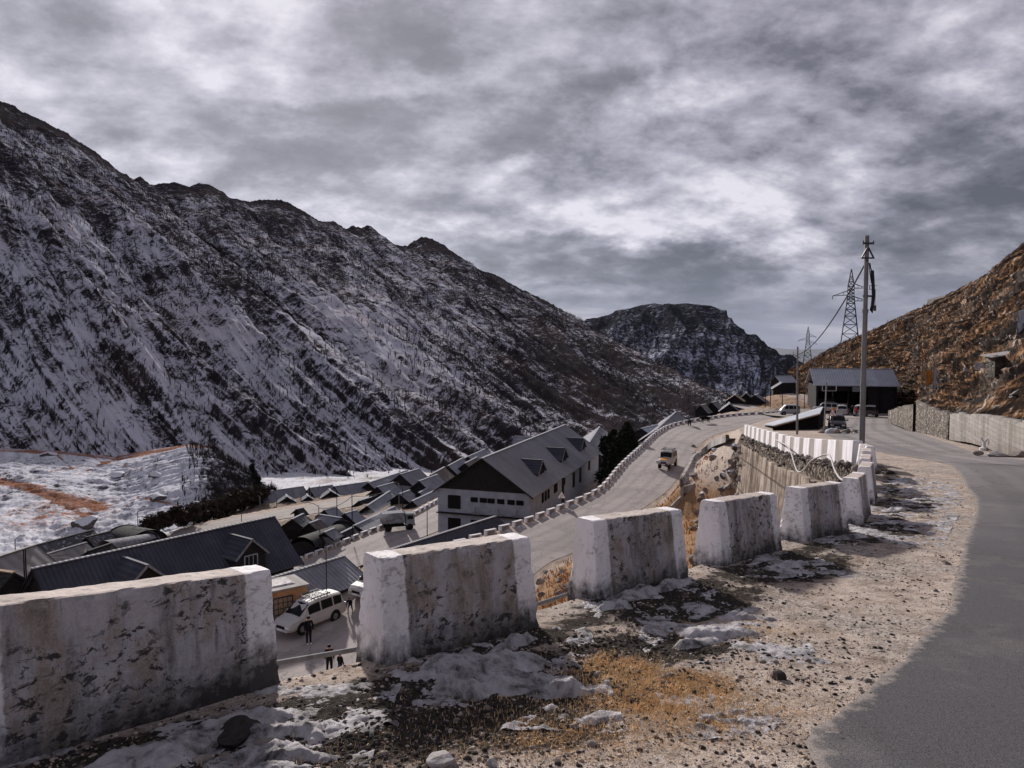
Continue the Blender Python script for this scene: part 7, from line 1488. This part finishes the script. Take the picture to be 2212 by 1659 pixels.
p = at(1705, 898, 127); vehicle('van', 'silver van seen from the side, facing left at the far left of the parking place', 'van', (p.x, p.y, float(zu(127)) + .05), R(172), VAN, M['car_silver'], (-1.1, 1.05), .29, ((-1.5, -.6), (-.5, .2), (.28, .9)), (1.4, .82), (-1.6, -1.57))
p = at(1820, 898, 127); vehicle('people_carrier', 'white people carrier seen from behind in front of the open shed', 'car', (p.x, p.y, float(zu(p.y)) + .05), R(64), MPV, M['car_white'], (-1.35, 1.40), .34, ((-2.0, -1.3), (-1.2, -.25), (-.15, .8)), (1.5, .6), (-2.3, -2.06), rack=(-1.2, .35, .58, 1.82))
SUV = [(-2.1, .5, 1.05, 1.12, .82, .7), (-2.05, .42, 1.08, 1.80, .86, .68), (-1.6, .4, 1.08, 1.86, .88, .70), (.4, .4, 1.06, 1.86, .88, .70), (.7, .4, 1.05, 1.7, .88, .68), (1.2, .4, 1.05, 1.1, .88, .72), (1.95, .43, 1.0, 1.06, .84, .66), (2.08, .5, .85, .9, .76, .5)]
p = at(1783, 897, 131); vehicle('off_roader', 'dark off-roader parked at an angle left of the white people carrier', 'car', (p.x, p.y, float(zu(p.y)) + .05), R(150), SUV, M['car_silver'], (-1.3, 1.35), .37, ((-1.9, -1.1), (-1.0, -.2), (-.1, .6)), (1.15, .72), (-2.1, -2.03), rack=(-1.4, .3, .6, 1.86))
p = at(1859, 901, 121); vehicle('off_roader', 'white off-roader right of the people carrier, beside the person in red', 'car', (p.x, p.y, float(zu(p.y)) + .05), R(58), SUV, M['car_white'], (-1.3, 1.35), .37, ((-1.9, -1.1), (-1.0, -.2), (-.1, .6)), (1.15, .72), (-2.1, -2.03))
p = at(1882, 903, 117); vehicle('off_roader', 'black off-roader farthest right at the foot of the hill, seen from behind', 'car', (p.x, p.y, float(zu(p.y)) + .05), R(60), SUV, M['car_black'], (-1.3, 1.35), .37, ((-1.9, -1.1), (-1.0, -.2), (-.1, .6)), (1.15, .72), (-2.1, -2.03))
# lorry on the third road
p = at(858, 1153, 93); tr = empty('lorry', (p.x, p.y, H(p.x, p.y) + .05)); tr.rotation_euler = (0, 0, R(18)); tag(tr, 'small pale lorry with a canvas load on the third road beside drifting smoke', 'lorry')
mb = MB(); mb.box((-.6, 0, 1.65), (2.9, 1.8, 1.3), taper=.95); mb.build('load', M['tarp_pale'], tr, bevel=.06); mb = MB(); mb.box((1.55, 0, 1.35), (1.2, 1.75, 1.5), taper=.86); mb.build('cab', M['plaster_grey'], tr, bevel=.08)
mb = MB(); mb.box((0.2, 0, .65), (4.0, 1.5, .22)); mb.build('chassis', M['black'], tr); mb = MB(); mb.box((2.1, 0, 1.6), (.06, 1.3, .5)); mb.build('windscreen', M['glass_dark'], tr)
mb = MB(); mb.box((1.55, -.84, 1.65), (.7, .05, .45)); mb.box((1.55, .84, 1.65), (.7, .05, .45)); mb.build('side_window', M['glass_dark'], tr)
for s in (1, -1):
    for xw in (-1.2, 1.5): mb = MB(); mb.lathe((xw, s * .75, .42), [(.2, -.14), (.42, -.12), (.42, .12), (.2, .14)], 16, 'Y'); mb.build('wheel', M['rubber'], tr)
# --- people and cows
def skinned(name, verts, edges, rad, mats, fm, parent=None, root=0, sub=1):
    me = bpy.data.meshes.new(name + '_c'); me.from_pydata(verts, edges, []); o = bpy.data.objects.new(name + '_c', me); COL.objects.link(o)
    md = o.modifiers.new('s', 'SKIN'); md.use_smooth_shade = True; o.modifiers.new('u', 'SUBSURF').levels = sub
    for i, r_ in enumerate(rad): sv = me.skin_vertices[0].data[i]; sv.radius = (r_, r_) if not isinstance(r_, tuple) else r_; sv.use_root = (i == root)
    dg_ = bpy.context.evaluated_depsgraph_get(); ev = o.evaluated_get(dg_); m2 = bpy.data.meshes.new_from_object(ev); bpy.data.objects.remove(o)
    for m_ in mats: m2.materials.append(m_)
    for p in m2.polygons: p.use_smooth = True; p.material_index = fm(p.center)
    q = bpy.data.objects.new(name, m2); COL.objects.link(q)
    if parent: q.parent = parent
    return q
def person(loc, yaw, label, h=1.72, top='cloth_black', legs='cloth_black', pose='stand', group=None):
    k = h / 1.72; lean = 0.0; sp = .1
    if pose == 'bend': lean = .35; sp = .22
    if pose == 'walk': sp = .12
    hip = (0, 0, .92); V = [(0, 0, .95), (lean * .35, 0, 1.12), (lean * .8, 0, 1.34), (lean * .95, 0, 1.46), (lean * 1.15, 0, 1.53), (lean * 1.3 + .01, 0, 1.62), (lean * 1.35 + .01, 0, 1.69)]
    E = [(0, 1), (1, 2), (2, 3), (3, 4), (4, 5), (5, 6)]; Rd = [(.18, .15), (.17, .145), (.20, .15), (.12, .11), (.055, .055), (.085, .10), (.055, .06)]
    sh = (lean * .9, 0, 1.42)
    for s in (1, -1):
        f = .12 * s if pose == 'walk' else 0
        b = len(V); V += [(0, s * .1, .86), (f + (.06 if pose == 'bend' else 0.0), s * sp, .48), (-f * .6, s * (sp + .01), .09), (-f * .6 + .15, s * (sp + .03), .04)]; E += [(0, b), (b, b + 1), (b + 1, b + 2), (b + 2, b + 3)]; Rd += [.11, .08, .06, .045]
        b = len(V); hx = .12 if pose != 'bend' else .3; hz = .86 if pose != 'bend' else .72
        V += [(sh[0], s * .19, sh[2] - .02), (sh[0] + .0, s * .25, 1.16), (sh[0] + hx - .02, s * .24, hz + .08), (sh[0] + hx, s * .235, hz)]; E += [(3, b), (b, b + 1), (b + 1, b + 2), (b + 2, b + 3)]; Rd += [.075, .06, .045, (.035, .022)]
        hb = b + 3
        for j in range(4): c = len(V); oy = (j - 1.5) * .018; V += [(V[hb][0] + .01 + oy, V[hb][1], hz - .05), (V[hb][0] + .025 + oy, V[hb][1] - s * .008, hz - .095 + .006 * abs(j - 1.4))]; E += [(hb, c), (c, c + 1)]; Rd += [.0095, .0075]
        c = len(V); V += [(V[hb][0] + .045, V[hb][1] - s * .01, hz + .0), (V[hb][0] + .055, V[hb][1] - s * .012, hz - .04)]; E += [(hb - 1 + 0, c), (c, c + 1)]; Rd += [.011, .009]
    V = [tuple(a * k for a in p) for p in V]; Rd = [tuple(a * k for a in r_) if isinstance(r_, tuple) else r_ * k for r_ in Rd]
    def fm(c):
        z = c.z / k
        if z > 1.5 - 0.02: return 0
        if abs(c.y) / k > .2 and z < (hz + .03): return 0
        return 2 if z < .93 else 1
    o = skinned('person', V, E, Rd, [M['skin'], M[top], M[legs]], fm); o.location = loc; o.rotation_euler = (0, 0, yaw); tag(o, label, 'person', group)
    hd = V[5]; mb = MB(); bm_ = []
    mb.lathe((hd[0] - .015 * k, 0, hd[2] - .0 * k), [(.098 * k, -.02 * k), (.102 * k, .03 * k), (.085 * k, .085 * k), (.04 * k, .115 * k)], 12); mb.build('hair', M['hair'], o, smooth_=True)
    mb = MB(); mb.box((hd[0] + .105 * k, 0, hd[2] - .03 * k), (.03 * k, .022 * k, .04 * k)); mb.build('nose', M['skin'], o, bevel=.005)
    mb = MB()
    for s in (1, -1): mb.box((hd[0] + .085 * k, s * .033 * k, hd[2]), (.012 * k, .02 * k, .01 * k))
    mb.build('eyes', M['black'], o); mb = MB()
    for s in (1, -1): fx = V[7][0] if False else 0; i = 7 + (0 if s > 0 else 1) * (len(V) - 7) // 2; a = V[i + 2]; mb.box((a[0] + .07 * k, a[1], .045 * k), (.27 * k, .095 * k, .08 * k))
    mb.build('shoes', M['white_paint'] if 'pale shoes' in label else M['black'], o, bevel=.02); return o
def gp(u, v, y): p = at(u, v, y); return (p.x, p.y, H(p.x, p.y) + .02)
person(gp(667, 1385, 45.6), R(-60), 'person in black with pale shoes leaning by the front wing of the white car', 1.75)
person(gp(757, 1338, 49.8), R(-90), 'person in a black top bending forward behind the white car', 1.15, 'cloth_black', 'cloth_denim', 'bend')
person(gp(712, 1466, 41.5), R(100), 'person in black walking below the iron pipe, left of two', 1.7, 'cloth_black', 'cloth_black', 'walk')
person(gp(735, 1462, 41.2), R(60), 'shorter person in black below the iron pipe, right of two', 1.35, 'cloth_black', 'cloth_denim', 'walk')
person((*at(1850, 898, 118)[:2], float(zu(118)) + .02), R(-90), 'person in a red jacket beside the white off-roader', 1.7, 'cloth_red', 'cloth_denim')
person((*at(1799, 898, 119)[:2], float(zu(119)) + .02), R(-90), 'person in orange standing behind the bend sign', 1.7, 'cloth_orange', 'cloth_denim')
person((*at(1841, 898, 128)[:2], float(zu(128)) + .02), R(20), 'person in black beside the white people carrier at the open shed', 1.7)
person((*at(1806, 890, 130)[:2], float(zu(130)) + .02), R(-60), 'person standing in the mouth of the open shed', 1.7, 'cloth_denim')
p = at(1380.5, 948, 105.5); person((p.x, p.y, H(p.x, p.y) + .02), R(-40), 'person in bright orange behind the kerb blocks of the lower road', 1.6, 'cloth_orange', 'cloth_orange')
def cow(loc, yaw, label, s=1.0):
    V = [(-.75, 0, 1.0), (-.35, 0, 1.03), (.15, 0, 1.0), (.6, 0, 1.05), (.9, 0, 1.12), (1.12, 0, 1.02), (1.32, 0, .86), (-.98, 0, 1.0), (-1.05, 0, .6), (-1.03, 0, .42)]
    E = [(0, 1), (1, 2), (2, 3), (3, 4), (4, 5), (5, 6), (0, 7), (7, 8), (8, 9)]; Rd = [(.26, .30), (.30, .34), (.31, .36), (.28, .36), (.17, .2), (.13, .14), (.08, .08), .06, .03, .06]
    for t in (1, -1):
        b = len(V); V += [(-.72, t * .2, .78), (-.62, t * .21, .60), (-.82, t * .2, .36), (-.78, t * .2, .05)]; E += [(0, b), (b, b + 1), (b + 1, b + 2), (b + 2, b + 3)]; Rd += [.15, .10, .06, .055]
        b = len(V); V += [(.55, t * .2, .72), (.57, t * .2, .40), (.56, t * .2, .05)]; E += [(3, b), (b, b + 1), (b + 1, b + 2)]; Rd += [.12, .065, .055]
        b = len(V); V += [(1.08, t * .16, 1.1), (1.06, t * .24, 1.08)]; E += [(5, b), (b, b + 1)]; Rd += [.035, .03]
    o = skinned('cow', [tuple(a * s for a in v) for v in V], E, [tuple(a * s for a in r_) if isinstance(r_, tuple) else r_ * s for r_ in Rd], [M['hide_black']], lambda c: 0)
    o.location = loc; o.rotation_euler = (0, 0, yaw); tag(o, label, 'cow'); mb = MB()
    for t in (1, -1): mb.tube([(1.08 * s, t * .08 * s, 1.15 * s), (1.1 * s, t * .2 * s, 1.25 * s), (1.16 * s, t * .24 * s, 1.4 * s)], .03 * s, 6, r2=.01)
    mb.build('horns', M['post_grey'], o, smooth_=True); return o
cow(gp(1523, 911, 119), R(200), 'black cow standing on the road edge beside the tarpaulin shelter', .85)
cow(gp(1489, 915, 116), R(-100), 'black cow facing the camera against the kerb blocks, left of the other cow', .85)
# smoke over the corrugated roof
m = bpy.data.materials.new('smoke'); m.use_nodes = True; t = NT(m.node_tree); m.node_tree.nodes.remove(m.node_tree.nodes['Principled BSDF'])
tc = t.n('ShaderNodeTexCoord').outputs['Object']; ln_ = t.vmath('LENGTH', tc); fall = t.mapr(ln_, 0.15, 1.0, 1.0, 0.0); dn = t.math('MULTIPLY', fall, t.mapr(t.noise(tc, 2.2, 4), 0.42, 0.7, 0, 0.55))
pvn = t.n('ShaderNodeVolumePrincipled', None, Density=dn); pvn.inputs['Color'].default_value = (.85, .88, .95, 1); t.t.links.new(pvn.outputs[0], m.node_tree.nodes['Material Output'].inputs['Volume'])
bm = bmesh.new(); bmesh.ops.create_icosphere(bm, subdivisions=2, radius=1.0); me = bpy.data.meshes.new('smoke'); bm.to_mesh(me); bm.free(); me.materials.append(m); o = bpy.data.objects.new('smoke', me); COL.objects.link(o)
o.location = at(815, 1112, 88); o.scale = (1.9, 1.6, .8); tag(o, kind='stuff')
# ---------------------------------------------------------------- air between here and the far ranges
m = bpy.data.materials.new('haze'); m.use_nodes = True; t = NT(m.node_tree); m.node_tree.nodes.remove(m.node_tree.nodes['Principled BSDF'])
hv_ = t.n('ShaderNodeVolumePrincipled'); hv_.inputs['Density'].default_value = 5e-6; hv_.inputs['Color'].default_value = (0.80, 0.86, 1.0, 1); hv_.inputs['Anisotropy'].default_value = 0.2
t.t.links.new(hv_.outputs[0], m.node_tree.nodes['Material Output'].inputs['Volume'])
mb = MB(); mb.box((9000, 25500, -1100), (80000, 54000, 5200)); o = mb.build('haze', m); tag(o, kind='stuff')
